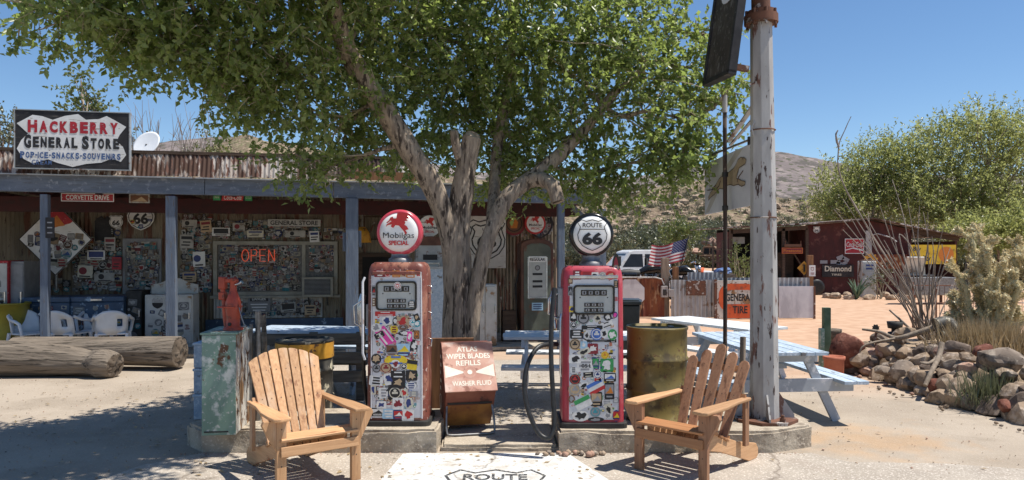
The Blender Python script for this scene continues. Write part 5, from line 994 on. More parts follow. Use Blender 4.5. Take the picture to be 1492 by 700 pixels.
# dark board swinging from the arm, nearly edge on
t = thing('swinging_board', 'dark weathered signboard hanging high beside the white pole, seen nearly edge on', 'sign', (2.13, 6.9, 4.9), 0); t.rotation_mode = 'XYZ'; t.rotation_euler = (0, R(7.5), R(-86))
t.rotation_euler = (R(0), R(0), R(0))
Mb = Matrix.Translation((0,0,0)) @ Matrix.Rotation(R(7.5),4,'Y') @ Matrix.Rotation(R(-80),4,'Z')
b = MB(); b.box((0,0,-.76),(.50,.05,1.5),0,Mb); bd = b.build('board', 'board_dark', t, .006)
b = MB(); 
for s in (-1,1): b.box((s*.255,0,-.76),(.045,.08,1.54),0,Mb)
b.box((0,0,-1.525),(.555,.08,.045),0,Mb); b.build('frame', 'sign_black', t, .004)
b = MB(); b.box((.22,.10,-1.46),(.05,.14,.05),0,Mb); b.build('bracket', 'rust', t)
b = MB(); b.prism(rrect(.02,-.62,.24,.42,.1), -.034, -.031, 0, Mb); b.build('worn_patch', 'cloth_banner', bd)
b = MB(); b.cyl((0,0,-.02),(0,0,.12),.012,n=6); b.build('hanger', 'steel', t)
p = gp(1056, 7.7); t = thing('thin_post', 'thin brown metal post with pale tip standing behind the right chair', 'post', (p.x, 7.7, 0))
b = MB(); b.tube([(.0,0,0),(.006,0,1.5),(.0,0,3.22)], .022, 8); b.build('shaft', 'dark_rust', t); b = MB(); b.cyl((0,0,3.22),(-.002,0,3.40),.028,n=8); b.build('tip', 'pole_paint', t)
for zz in (2.2,2.55): b = MB(); b.cyl((0.004,0,zz),(.004,0,zz+.05),.032,n=8); b.build('band', 'matte_black', t)
b = MB(); b.tube([(0,0,0),(.03,.05,.5),(.05,.08,.92)], [.03,.028,.03], 8); tag(b.build('grey_stake', 'wood_post', None, 0, (gp(1079,7.3).x,7.3,0)), 'short grey stake leaning behind the right chair', 'stake')
# ------------------------------------------------------------------ picnic tables
def picnic(label, loc, rz, Lt, m_top, m_leg, boards=5, group='picnic tables in the yard'):
    t = thing('picnic_table', label, 'picnic table', loc, rz, group)      # long axis = local y
    b = MB(); wt = .76
    for i in range(boards): b.box(((i-(boards-1)/2)*wt/boards, .012*((i*7)%3-1), .74), (wt/boards-.012, Lt, .036))
    b.build('tabletop', m_top, t, .004)
    for s in (-1,1):
        b = MB(); 
        for k in (0,1): b.box((s*(.60+.135*k), 0, .44), (.125, Lt, .036))
        b.build('bench_seat', m_top, t, .004)
    for e in (-1,1):
        y = e*(Lt/2-.28)
        for s in (-1,1): b = MB(); b.bar((s*.25,y,.72),(s*.60,y,0),.09,.040,0,(0,1,0)); b.build('leg', m_leg, t, .003)
        b = MB(); b.box((0,y+e*.04,.385),(1.52,.038,.135)); b.build('crossbeam', m_leg, t, .004)
        b = MB(); b.box((0,y+e*.04,.675),(.74,.038,.09)); b.build('top_beam', m_leg, t, .003)
    return t
mat('table_blue_y', (.42,.50,.58), (.34,.42,.50), scale=4, rough=.55, stretch=(5,.6,5), layers=[((.58,.64,.70), 7, .58, .72, (4,.6,4)), ((.16,.16,.16), 9, .69, .74)])
mat('table_white_y', (.68,.70,.71), (.58,.60,.61), scale=4, rough=.6, stretch=(5,.6,5), layers=[((.34,.33,.31), 9, .64, .74, (4,.5,4))])
picnic('light blue picnic table right of the white pole', (2.74, 8.42, 0), R(5), 2.0, 'table_blue_y', 'table_grey')
picnic('white picnic table standing beyond the light blue one', (2.95, 10.75, 0), R(28), 2.0, 'table_white_y', 'table_white')
picnic('worn white picnic table in tree shade left of the red pump', (.85, 9.15, 0), R(88), 1.9, 'table_white_y', 'table_white')
picnic('faded blue picnic table in the shade left of the rust red pump', (gp(470,9.8).x, 9.8, 0), R(82), 1.8, 'table_blue_y', 'table_blue')
t = thing('plank_bench', 'brown plank bench with three rails in the shade behind the left chair', 'bench', (gp(450,8.75).x, 8.75, 0), R(3))
b = MB(); 
for z in (.74,.52,.30): b.box((0,-.03,z),(1.35,.035,.135))
b.build('back_rails', 'weathered_wood', t, .004)
for x in (-.6,.05,.6): b = MB(); b.box((x,.02,.41),(.09,.07,.82)); b.build('post', 'weathered_wood', t, .004)
b = MB(); b.box((0,.24,.44),(1.35,.36,.04)); b.build('seat', 'weathered_wood', t, .004)
b = MB(); b.lathe([(.11,0),(.13,.04),(.135,.25),(.15,.27),(.15,.31),(.13,.31),(.12,.05),(.001,.05)], 24); tag(b.build('flower_pot', 'terracotta', None, 0, (gp(1215,10.4).x,10.4,.0)), 'plain terracotta pot on the ground behind the blue picnic table', 'pot')
# wheelie bin
t = thing('trash_bin', 'black wheeled trash bin standing behind the red gas pump', 'trash bin', (gp(910,12.6).x, 12.6, 0), R(-10))
b = MB(); b.box((0,0,.46),(.46,.52,.86),0,None,1.14); b.build('body', 'trash_black', t, .02); b = MB(); b.box((0,0,.93),(.58,.66,.06)); b.box((0,.0,.965),(.5,.5,.03)); b.build('lid', 'trash_black', t, .02)
for s in (-1,1): b = MB(); b.cyl((s*.2,.27,.1),(s*.27,.27,.1),.1,n=16); b.build('wheel', 'rubber', t)
b = MB(); b.tube([(-.2,.33,.92),(-.2,.40,.94),(.2,.40,.94),(.2,.33,.92)],.016,6); b.build('handle', 'trash_black', t)
# ------------------------------------------------------------------ foliage
def leaf_arrays(P, Dr, ln, wd, rg, fold=.25, updir=.5):
    """P: leaf bases, Dr: leaf directions -> folded diamond leaves"""
    n = len(P); N = rg.normal(size=(n,3)); N[:,2] += updir
    S_ = np.cross(Dr, N); S_ /= np.linalg.norm(S_, axis=1, keepdims=True)+1e-9
    U = np.cross(S_, Dr); L = (ln*rg.uniform(.45,1.3,n))[:,None]; Wd = (wd*rg.uniform(.7,1.2,n))[:,None]
    a = P; c = P+Dr*L; m = P+Dr*L*.45; l = m-S_*Wd*.5+U*Wd*fold; r_ = m+S_*Wd*.5+U*Wd*fold
    V = np.stack([a,r_,c,l],1).reshape(-1,3); b_ = np.arange(n)*4
    Fq = np.stack([b_,b_+1,b_+2, b_,b_+2,b_+3],1).reshape(-1,3)
    return V, Fq
def tri_object(name, V, Fq, m, parent=None):
    me = bpy.data.meshes.new(name); me.vertices.add(len(V)); me.vertices.foreach_set('co', V.astype(np.float32).ravel())
    nf = len(Fq); me.loops.add(nf*3); me.loops.foreach_set('vertex_index', Fq.astype(np.int32).ravel()); me.polygons.add(nf)
    me.polygons.foreach_set('loop_start', np.arange(nf, dtype=np.int32)*3); me.polygons.foreach_set('loop_total', np.full(nf,3,dtype=np.int32)); me.update(calc_edges=True); me.validate()
    me.materials.append(MATS[m]); o = bpy.data.objects.new(name, me); C.objects.link(o)
    if parent is not None: o.parent = parent
    return o
def unit(a): return a/(np.linalg.norm(a, axis=-1, keepdims=True)+1e-9)
def twig_cloud(clusters, per_m2, nleaf, tl, ln, wd, rg, droop=.25, shell=.42, twigs=None, twr=.004, jit=.8, floor=None, updir=.5):
    """clusters: (centre, (rx,ry,rz)[, density]) ; leaves strung along short twigs"""
    Vs, Fs, off = [], [], 0; TV, TF, toff = [], [], 0
    for cl in clusters:
        c, rad = np.array(cl[0]), np.array(cl[1]); dens = cl[2] if len(cl) > 2 else 1
        n = max(3, int(per_m2*dens*math.pi*(rad[0]*rad[2]+rad[1]*rad[2]+rad[0]*rad[1])/3*1.6))
        d = unit(rg.normal(size=(n,3))); r_ = rg.uniform(0,1,(n,1))**shell
        B = c+d*r_*rad*(1+.18*np.sin(d[:,:1]*5+c[0])+.14*np.sin(d[:,2:]*7+d[:,1:2]*4+c[1]))
        T = unit(d*.55+rg.normal(size=(n,3))*.55+np.array([0,0,-droop])); Lt = tl*rg.uniform(.55,1.3,(n,1))
        k = np.linspace(.08,1,nleaf)[None,:,None]
        bend = np.array([0,0,-1.])*droop*.5
        Pk = B[:,None,:]+T[:,None,:]*Lt[:,None,:]*k + bend*(k**2)*Lt[:,None,:]
        Pk = Pk.reshape(-1,3); Tk = np.repeat(T, nleaf, 0)
        Dl = unit(Tk*.5+rg.normal(size=Tk.shape)*jit+np.array([0,0,-droop*.9]))
        if floor is not None: ok = Pk[:,2] > floor+.02; Pk, Dl = Pk[ok], Dl[ok]
        V, Fq = leaf_arrays(Pk, Dl, ln, wd, rg, .22, updir); Vs.append(V); Fs.append(Fq+off); off += len(V)
        if twigs:
            E = B+T*Lt+bend*Lt; S_ = unit(np.cross(T, rg.normal(size=T.shape)))*twr; Q = unit(np.cross(T, S_))*twr
            v = np.stack([B+S_, B-S_*.5+Q*.87, B-S_*.5-Q*.87, E],1).reshape(-1,3); b_ = np.arange(n)*4
            TV.append(v); TF.append(np.stack([b_,b_+1,b_+3, b_+1,b_+2,b_+3, b_+2,b_,b_+3],1).reshape(-1,3)+toff); toff += len(v)
    return np.concatenate(Vs), np.concatenate(Fs), (np.concatenate(TV), np.concatenate(TF)) if twigs else None
def limb_between(a, b_, rr, sag=.15, n=5):
    a, b_ = Vector(a), Vector(b_); d = b_-a; L = d.length; s = Vector((rr.uniform(-1,1), rr.uniform(-1,1), rr.uniform(-.2,.8)))*L*sag
    return [a+d*(i/n)+s*math.sin(math.pi*i/n)+Vector((rr.uniform(-1,1),rr.uniform(-1,1),rr.uniform(-1,1)))*L*.02*(0<i<n) for i in range(n+1)]
# ------------------------------------------------------------------ the big forked tree
rg = np.random.default_rng(5); rr = random.Random(5)
TY = 8.25; root_t = thing('shade_tree', 'large leafy shade tree with forked furrowed trunk and a sawn off limb behind the pumps', 'tree', (0,0,0))
def wv(px, py, Y): return W(px, py, Y)
LA = smooth_path([wv(664,430,8.2), wv(659,375,8.2), wv(650,325,8.15), wv(629,270,8.05), wv(598,222,7.95), wv(560,160,7.85), wv(524,106,7.7), wv(500,60,7.5), wv(482,0,7.2)], 4)
RA = list(np.interp(np.linspace(0,1,len(LA)), [0,.2,.4,.6,.8,1], [.10,.11,.12,.115,.105,.08]))
fur = lambda sd: (lambda i, th: 1+.13*mnoise.noise((math.cos(th)*1.4+sd, math.sin(th)*1.4, i*.3))+.09*mnoise.noise((math.cos(th)*4.2, math.sin(th)*4.2+sd, i*.2)))
b = MB()
T0 = smooth_path([gp(672,8.28)+Vector((0,0,-.1)), gp(672,8.28)+Vector((0,0,.12)), wv(672,540,8.26), wv(670,480,8.25), wv(668,430,8.22), wv(667,380,8.22), wv(668,330,8.22), wv(673,280,8.22), wv(680,235,8.22), wv(688,200,8.2)], 4)
b.tube(T0, list(np.interp(np.linspace(0,1,len(T0)), [0,.11,.22,.33,.44,.55,.66,.78,.89,1], [.36,.28,.235,.205,.170,.150,.128,.122,.110,.098])), 24, 0, True, True, fur(1))
b.tube(LA, RA, 18, 0, True, True, fur(2))
LD = smooth_path([wv(680,540,8.2), wv(687,470,8.15), wv(694,420,8.12), wv(704,375,8.12), wv(718,330,8.2), wv(739,288,8.3), wv(768,264,8.4), wv(806,235,8.5), wv(850,190,8.6), wv(900,130,8.6)], 4)
b.tube(LD, list(np.interp(np.linspace(0,1,len(LD)), [0,.2,.4,.6,.75,1], [.12,.085,.085,.095,.085,.05])), 16, 0, True, True, fur(3))
LE = smooth_path([wv(768,264,8.38), wv(790,262,8.3), wv(806,273,8.2), wv(813,295,8.15)], 4); b.tube(LE, list(np.linspace(.085,.075,len(LE))), 12, 0, True, True, fur(4))
LS = smooth_path([wv(672,240,8.2), wv(665,215,8.12), wv(661,192,8.1)], 4); b.tube(LS, list(np.linspace(.06,.045,len(LS))), 10, 0, True, True, fur(6))
LC = smooth_path([wv(716,338,8.22), wv(720,285,8.6), wv(725,210,8.9), wv(740,120,9.0), wv(750,20,9.0), wv(755,-80,8.9)], 4); b.tube(LC, list(np.linspace(.07,.05,len(LC))), 12, 0, True, True, fur(7))
b.build('trunk', 'bark', root_t)
b = MB(); e = T0[-1]; b.cyl(e-Vector((0,0,.01)), e+Vector((.012,-.02,.012)), .097, .085, 18); b.build('sawn_face', 'heartwood', root_t)
for e, d_, q_ in ((LS[-1],(0,-.005,.008),.040),(LE[-1],(.003,0,-.008),.06)): MB().cyl(e, e+Vector(d_), q_, q_*.85, 12).build('sawn_face', 'heartwood', root_t)
K = [(30,18,6.3,.40,.5,.26),(70,36,6.35,.45,.55,.30),(130,46,6.5,.55,.7,.36),(185,68,6.6,.42,.6,.24),(220,50,6.7,.6,.8,.42),(262,96,6.8,.46,.6,.30),(300,60,6.9,.7,.8,.55),(330,120,7.0,.5,.6,.32),(318,165,7.1,.24,.4,.14),
 (380,60,7.1,.7,.9,.6),(385,135,7.3,.55,.7,.36),(375,175,7.5,.30,.5,.12),(430,110,7.4,.7,.9,.6),(445,165,7.7,.5,.6,.30),(430,225,7.8,.24,.3,.12),(470,250,7.8,.16,.22,.08),(440,244,7.7,.26,.3,.13),(474,262,7.8,.18,.25,.09),(500,238,8.2,.26,.3,.12),(470,40,7.5,.8,1,.7),(510,180,8.3,.55,.6,.45),(500,205,8.4,.32,.5,.14),
 (540,80,8.4,.7,.8,.7),(560,20,8.0,.8,.9,.6),(575,215,9.0,.5,.5,.35),(625,150,9.1,.7,.7,.7),(620,50,8.7,.8,.9,.8),(690,80,8.9,.8,.9,.8),(700,190,9.5,.7,.6,.6),(620,236,9.5,.5,.5,.30),(740,130,9.3,.75,.8,.75),(760,200,9.2,.65,.7,.5),(735,262,9.3,.4,.5,.25),
 (770,50,8.8,.9,1,.8),(830,110,8.7,.8,.9,.75),(820,200,8.8,.65,.7,.5),(790,250,8.9,.45,.5,.26),(850,256,8.9,.48,.6,.28),(885,282,8.7,.32,.45,.15),(890,50,8.7,.75,.9,.55),(905,170,8.7,.75,.8,.6),(930,235,8.6,.52,.7,.35),(925,282,8.6,.26,.4,.12),
 (950,90,8.6,.6,.8,.5),(980,170,8.5,.6,.7,.5),(990,232,8.5,.42,.5,.24),(1010,100,8.5,.48,.5,.36),(1036,160,8.4,.40,.45,.32),(1000,222,8.4,.26,.4,.16),(1062,130,8.4,.22,.3,.26),(1030,50,8.4,.20,.25,.18),(985,45,8.5,.30,.4,.2),
 # above the frame and towards the camera: they throw the shade at lower left
 (120,-30,6.3,.6,.7,.35),(260,-50,6.5,.8,.8,.45),(400,-70,6.8,.9,.9,.6),(520,-90,7.2,.9,1,.6),(650,-90,8.0,1.0,1.1,.7),(780,-70,8.6,1.0,1.1,.7),(880,-20,8.7,.7,.9,.4),(700,-180,8.6,.9,1,.6),
 (360,-200,6.1,.8,.9,.5),(470,-220,6.0,.8,.9,.5),(540,-190,6.5,.8,.8,.5),(300,-150,6.3,.7,.8,.45),(210,-120,6.2,.7,.7,.4),(420,-160,5.7,.8,.7,.4),(560,-230,5.9,.6,.6,.4),(330,-230,5.8,.8,.7,.4),(480,-300,6.4,.9,.9,.5)]
K = [(px, py-(20 if px < 420 and py > 30 else 0), Y, a, c_, d_*(.85 if px < 420 else 1)) for px,py,Y,a,c_,d_ in K]
clusters = [((lambda p: (p.x,p.y,p.z))(wv(px,py,Y)), (a,c_,d_), (.55+.9*((i*37)%17)/16)*(1.3 if py < -25 and Y < 7.5 else 1)) for i, (px,py,Y,a,c_,d_) in enumerate(K)]
skel = LA[10:]+LD[12:]+LC[6:]
b = MB(); nodes = list(skel); ends = []
order = sorted(range(len(clusters)), key=lambda i: min((Vector(clusters[i][0])-s_).length for s_ in skel))
for i in order:
    c_ = Vector(clusters[i][0]); best = min(nodes, key=lambda s_: (c_-s_).length + (.6 if s_.z > c_.z+.3 else 0)); P = limb_between(best, c_, rr, .10, 5)
    L = (c_-best).length; r0 = .022+.014*min(2,L); b.tube(P, list(np.linspace(r0,.012,6)), 7, 0); nodes += P[2:]
    for _ in range(5):
        e = c_+Vector((rr.uniform(-1,1)*clusters[i][1][0], rr.uniform(-1,1)*clusters[i][1][1], rr.uniform(-1,1)*clusters[i][1][2]))*.95; s_ = P[rr.choice((2,3,4))]; b.tube(limb_between(s_, e, rr, .14, 4), [.012,.010,.008,.006,.004], 5, 1)
b.build('branches', ['bark','twig'], root_t)
V, Fq, tw = twig_cloud(clusters, 57, 16, .32, .073, .047, rg, .18, .46, True, .004, .8, None, 1.4)
tri_object('crown', V, Fq, 'leaf', root_t); tri_object('twigs', tw[0], tw[1], 'twig', root_t)
# ------------------------------------------------------------------ trees behind the store roof
def leafy_tree(name, label, spots, base, trunk_r, per, nl, tl, ln, wd, m, sd, group=None, barkm='bark', updir=.5, droop=.1, shell=.42, limbs=3):
    rg = np.random.default_rng(sd); rr = random.Random(sd); t = thing(name, label, 'tree', base, 0, group); B0 = Vector(base)
    cl = [(tuple(Vector(c)-B0), r_) for c, r_ in spots]; cen = sum((Vector(c) for c, _ in cl), Vector())/len(cl)
    b = MB(); fork = Vector((cen.x*.35, cen.y*.35, min(cen.z*.45, 2.0))); b.tube(limb_between((0,0,-.1), fork, rr, .05, 5), list(np.linspace(trunk_r,trunk_r*.7,6)), 9)
    b.build('trunk', barkm, t); b = MB()
    for c, r_ in cl:
        P = limb_between(fork, c, rr, .12, 5); b.tube(P, list(np.linspace(trunk_r*.5,trunk_r*.12,6)), 6)
        for _ in range(limbs): e = Vector(c)+Vector((rr.uniform(-1,1)*r_[0], rr.uniform(-1,1)*r_[1], rr.uniform(-.5,1)*r_[2]))*.9; b.tube(limb_between(P[3], e, rr, .1, 4), list(np.linspace(trunk_r*.2,trunk_r*.05,5)), 5)
    b.build('branches', barkm, t)
    V, Fq, _ = twig_cloud(cl, per, nl, tl, ln, wd, rg, droop, shell, False, updir=updir); tri_object('crown', V, Fq, m, t); return t
def wp(px, py, Y, rx, rz, ry=None):
    p = W(px, py, Y); s = Y/F; return (tuple(p), (rx*s, (ry or rx)*s, rz*s))
leafy_tree('tall_tree', 'slender green tree rising behind the sign board', [wp(118,118,22,16,16),wp(128,140,22,20,18),wp(122,165,22,22,18),wp(140,160,22,18,14),wp(118,195,22,24,18),wp(135,220,22,24,20)], (gp(126,22).x,22,0), .16, 30, 10, .5, .13, .09, 'leaf_back', 41)
leafy_tree('back_tree', 'grey green tree behind the left end of the roof', [wp(0,195,26,26,22),wp(18,180,26,20,14),wp(-25,180,26,26,20),wp(10,220,26,28,18)], (gp(-5,26).x,26,0), .16, 26, 10, .5, .13, .08, 'leaf_sage', 42)
leafy_tree('back_tree', 'small bushy green tree behind the roof, right of the bare shrub', [wp(310,208,24,18,12),wp(322,222,24,18,12),wp(296,225,24,16,10)], (gp(312,24).x,24,0), .12, 34, 10, .4, .11, .07, 'leaf_back', 43)
leafy_tree('back_tree', 'low grey tree just right of the sign board behind the roof', [wp(196,205,25,16,18),wp(190,225,25,18,14)], (gp(194,25).x,25,0), .10, 24, 10, .4, .11, .07, 'leaf_sage', 44)
def bare_tree(label, px, Y, ztop, spread, n, sd, r0=.03, m='dead_twig', name='bare_tree', base=0.0):
    rr = random.Random(sd); t = thing(name, label, 'tree', (gp(px,Y).x,Y,base)); b = MB()
    b.tube([(0,0,-.1),(0.02,0,.4),(0,.03,ztop*.35)],[r0*2,r0*1.7,r0*1.3],7); b.build('trunk', m, t); b = MB()
    for i in range(n):
        a = rr.uniform(0,6.28); s = spread*rr.uniform(.2,1); e = Vector((math.cos(a)*s, math.sin(a)*s*.7, ztop*rr.uniform(.75,1.0)-.25*s)); P = limb_between((0,.02,ztop*rr.uniform(.12,.35)), e, rr, .08, 6)
        b.tube(P, list(np.linspace(r0,r0*.18,7)), 5)
        for k in (3,4,5):
            for _ in range(2): e2 = P[k]+(P[6]-P[3]).normalized()*rr.uniform(.3,.9)+Vector((rr.uniform(-.4,.4),rr.uniform(-.3,.3),rr.uniform(-.05,.3))); b.tube(limb_between(P[k], e2, rr, .08, 3), list(np.linspace(r0*.35,r0*.12,4)), 4)
    b.build('branches', m, t); return t
bare_tree('leafless brown tree behind the satellite dish', 248, 21, 6.3, 1.6, 24, 51, .028)
# ------------------------------------------------------------------ mesquite behind the shed
def mesq(label, spots, basepx, Y, sd, per=26):
    return leafy_tree('mesquite_tree', label, spots, (gp(basepx,Y).x,Y,ground_h(gp(basepx,Y).x,Y)), .22, per, 13, .95, .19, .08, 'leaf_mesquite', sd, 'green trees behind the shed', 'bark', .3, -.25, .55, 6)
mesq('broad feathery green tree on the right behind the shed, the tallest one', [wp(1330,244,40,46,40),wp(1380,204,40,44,30),wp(1440,194,40,46,34),wp(1400,264,40,60,44),wp(1470,244,40,44,44),wp(1340,304,40,60,34),wp(1420,310,40,60,34),wp(1500,204,40,36,34),wp(1500,304,40,46,40)], 1410, 40, 61)
mesq('paler green feathery tree at the left end of the shed roof', [wp(1225,276,41,34,30),wp(1205,309,41,26,26),wp(1262,242,41,36,30),wp(1290,274,41,44,40),wp(1240,305,41,46,24),wp(1300,229,41,26,22)], 1262, 41, 62)
mesq('dense dark green tree behind the yellow sign at the right edge', [wp(1440,345,37,40,24),wp(1490,340,37,40,36),wp(1400,345,37,30,16)], 1465, 37, 63, 46)
def bush(name, label, spots, base, per, nl, tl, ln, wd, m, sd, cat='bush', droop=-.3, group=None):
    rg = np.random.default_rng(sd); rr = random.Random(sd); B0 = Vector(base); t = thing(name, label, cat, base, 0, group); cl = [(tuple(Vector(c)-B0), r_) for c, r_ in spots]
    V, Fq, _ = twig_cloud(cl, per, nl, tl, ln, wd, rg, droop, .5, False, updir=.3); tri_object('foliage', V, Fq, m, t); b = MB()
    for c, r_ in cl:
        for _ in range(4): e = Vector(c)+Vector((rr.uniform(-1,1)*r_[0], rr.uniform(-1,1)*r_[1], rr.uniform(0,1)*r_[2]))*.8; b.tube(limb_between((rr.uniform(-.1,.1),rr.uniform(-.1,.1),-.05), e, rr, .1, 4), [.02,.017,.014,.01,.006], 5)
    b.build('stems', 'twig', t); return t
bush('creosote_bush', 'bright green bush growing at the open end of the shed', [wp(1078,385,30,14,14),wp(1090,398,30,14,10),wp(1068,402,30,12,8),wp(1074,368,30,7,8)], (gp(1079,30).x,30,0), 50, 8, .4, .13, .045, 'leaf_back', 71)
for i, (px, py, Y, rx, rz, lab) in enumerate([(990,345,58,34,20,'large green bush on the slope behind the flag'),(938,352,66,26,10,'low olive bush on the slope left of the flag'),(1035,338,70,16,10,'small bush on the slope above the rusty old truck'),(905,362,60,22,10,'grey green bush above the white pickup'),(1110,335,72,20,10,'olive bush on the slope right of the white pole')]):
    p = W(px,py,Y); hz = hill_h(p.x,p.y,math.hypot(p.x,p.y),math.atan2(p.x,p.y)) if math.hypot(p.x,p.y) > 72 else ground_h(p.x,p.y)
    bush('creosote_bush', lab, [wp(px-rx*.35,py+2,Y,rx*.6,rz*.8),wp(px+rx*.4,py+3,Y,rx*.55,rz*.7),wp(px,py-2,Y,rx*.5,rz)], (p.x,p.y,hz), 14, 9, .8, .28, .11, 'leaf_back' if i in (0,) else 'leaf_sage', 80+i)
# desert scrub and stones scattered up the slope, beyond counting
rg = np.random.default_rng(77); rr = random.Random(77); CL = []
for i in range(5200):
    r_ = 62*(330/62)**rr.random(); a = R(rr.uniform(-2, 34)) if i > 420 else R(rr.uniform(-34, -14)); x, y = r_*math.sin(a), r_*math.cos(a); z = hill_h(x,y,r_,a) if r_ > 72 else ground_h(x,y)
    if rr.random() > .7 and r_ > 130: continue
    s = rr.uniform(.3,.85)*(1+r_/450)*(1.35 if r_ < 115 else 1); CL.append(((x,y,z+s*.35),(s,s,s*.55)))
V, Fq, _ = twig_cloud(CL, 7, 7, .6, .42, .16, rg, -.3, .5, False); tag(tri_object('desert_scrub', V, Fq, 'leaf_scrub'), 'olive desert scrub dotted over the rocky slope', 'scrub', None, 'stuff')
b = MB(); ico = bmesh.new(); bmesh.ops.create_icosphere(ico, subdivisions=1, radius=1); iv = [v.co.copy() for v in ico.verts]; fi = [tuple(v.index for v in f.verts) for f in ico.faces]; ico.free()
for i in range(3000):
    r_ = 75*(340/75)**rr.random(); a = R(rr.uniform(-2, 34)); x, y = r_*math.sin(a), r_*math.cos(a); z = hill_h(x,y,r_,a); s = (.25+1.1*rr.random()**3)*(1+r_/400)
    M_ = Matrix.Translation((x,y,z)) @ Matrix.Rotation(rr.uniform(0,6),4,'Z') @ Matrix.Diagonal((s*rr.uniform(.8,1.5),s,s*rr.uniform(.5,.9),1))
    b.add([v*(1+.35*mnoise.noise(v*2+Vector((i,0,0)))) for v in iv], fi, 0, False, M_)
tag(b.build('slope_rocks', 'stone_tan'), 'brown stones strewn over the rocky slope', 'rocks', None, 'stuff')
for i, (px, py, Y, w_, h_) in enumerate([(905,376,56,20,9),(925,380,54,14,8),(893,384,50,10,6),(1010,366,64,16,7),(1032,352,70,12,8)]):
    p = W(px,py,Y); o = rock_mesh('boulder', 'stone_pink', w_*Y/F, w_*Y/F*.8, h_*Y/F*1.1, 300+i, 3); o.location = (p.x,p.y,p.z-.1)
    tag(o, ['broad pale boulder above the white pickup','pale boulder just behind the white pickup roof','small boulder at the foot of the slope beside the red pump globe','flat pale boulder on the slope right of the flag','boulder on the slope left of the rusty old truck'][i], 'boulder')
# ------------------------------------------------------------------ the tin fence across the yard
FY = 20.0
def fx(px, Y=FY): return (px-CX)/F*Y
def fz(py, Y=FY): return EYE-(py-HY)/F*Y
t = thing('rusted_gate', 'rust brown sheet gate left of the corrugated fence, with a pale stop-sign shape', 'gate', (fx(935),FY,0))
x0, x1 = fx(896)-fx(935), fx(968)-fx(935)
b = MB(); corr(b, x0, x1, .04, fz(406), 0, per=.20, amp=.010); b.build('sheet', 'rust_sheet', t)
b = MB(); o = .27; r_ = (fx(940)-fx(896))/2*1.02; ol = [(r_*math.cos(R(22.5+45*k)), r_*math.sin(R(22.5+45*k))) for k in range(8)]; b.prism(ol, -.03, -.015, 0, Matrix.Translation((fx(918)-fx(935),0,fz(428)))); b.build('octagon_plate', 'cloth_banner', t)
b = MB(); b.tube([(x0,-.02,fz(404.5)),(x1-.25,-.02,fz(404.5)),(x1-.08,-.02,fz(407)),(x1-.02,-.02,fz(415))], .02, 8); b.build('conduit', 'pole_paint', t)
b = MB(); b.box((x1-.02,-.07,fz(425)),(.17,.14,.30)); b.box((x1-.02,-.145,fz(426)),(.09,.01,.16),1); b.box((x1+.17,-.06,fz(427)),(.14,.08,.20)); b.build('meter_box', ['pole_paint','matte_black'], t, .006)
def post(label, px, py, Y, wd, m='wood_post', name='fence_post'):
    o = MB().box((0,0,fz(py,Y)/2),(wd,wd*.8,fz(py,Y))).build(name, m, None, .01, (fx(px,Y),Y,0)); return tag(o, label, 'post')
post('tall pale square post standing behind the rust brown gate', 969, 376, FY+.25, .20)
post('shorter brown post beside the tall pale one', 984, 389, FY+.2, .15, 'wood_rust_post')
t = thing('corrugated_fence', 'grey corrugated tin fence between the rust brown gate and the orange tyre sign', 'fence', (fx(1010),FY,0))
b = MB(); corr(b, fx(978)-fx(1010), fx(1042)-fx(1010), .02, fz(408), .02, per=.12, amp=.016); b.build('sheet', 'galv', t)
b = MB(); b.box((fx(1014)-fx(1010),-.012,fz(420)),(.54,.012,.40)); b.build('rusty_plate', 'rust', t)
b = MB(); b.box((0,.09,.3),(1.2,.05,.08)); b.box((0,.09,.95),(1.2,.05,.08)); b.build('rail', 'weathered_wood', t)
t = thing('corrugated_fence', 'grey corrugated tin fence behind the orange tyre sign and white panel', 'fence', (fx(1112),FY+.1,0))
b = MB(); corr(b, fx(1042)-fx(1112), fx(1182)-fx(1112), .02, fz(405), .02, per=.12, amp=.016); b.build('sheet', 'galv', t)
b = MB(); b.box((0,.09,.9),(2.5,.05,.08)); b.build('rail', 'weathered_wood', t)
t = thing('tin_sheet', 'low grey corrugated sheet standing behind the main fence line', 'panel', (fx(1030,21),21,0)); b = MB(); corr(b, -.55, .55, 0, fz(397,21), 0, per=.12, amp=.016); b.build('sheet','galv',t)
t = thing('tyre_sign', 'white and orange GENERAL TIRE sign leaning on the fence behind the white pole', 'sign', (fx(1072),FY-.12,0))
sw = fx(1103)-fx(1043); cxs = (fx(1043)+fx(1043)+sw)/2-fx(1072); h0, h1 = fz(465), fz(408)
b = MB(); b.box((cxs,.015,(h0+h1)/2),(sw,.03,h1-h0-.02)); pl = b.build('plate', 'peeled_white', t, .004)
b = MB(); cz = (h0+h1)/2
o1 = rrect(cxs,cz+.05,sw*.92,(h1-h0)*.72,.30,6); o2 = rrect(cxs+.03,cz+.05,sw*.72,(h1-h0)*.40,.16,6); k = len(o1)
b.add([(x,-.004,z) for x,z in o1]+[(x,-.004,z) for x,z in o2], [(i,(i+1)%k,(i+1)%k+k,i+k) for i in range(k)], 0)
b.flat([(cxs-sw*.30,h0+.03),(cxs+sw*.49,h0+.03),(cxs+sw*.49,cz-.12),(cxs-sw*.30,cz-.12)], -.005, 0); b.text('GENERAL', cxs+.04, cz+.06, sw*.66, .20, -.008, 1, .03); b.text('TIRE', cxs+.06, cz-.27, sw*.36, .20, -.008, 1, .03)
b.build('lettering', ['gt_orange','sign_ink'], pl)
b = MB(); b.box((fx(1043)-fx(1072)-.04,.0,h1/2),(.06,.06,h1+.03)); b.build('post', 'rust', t)
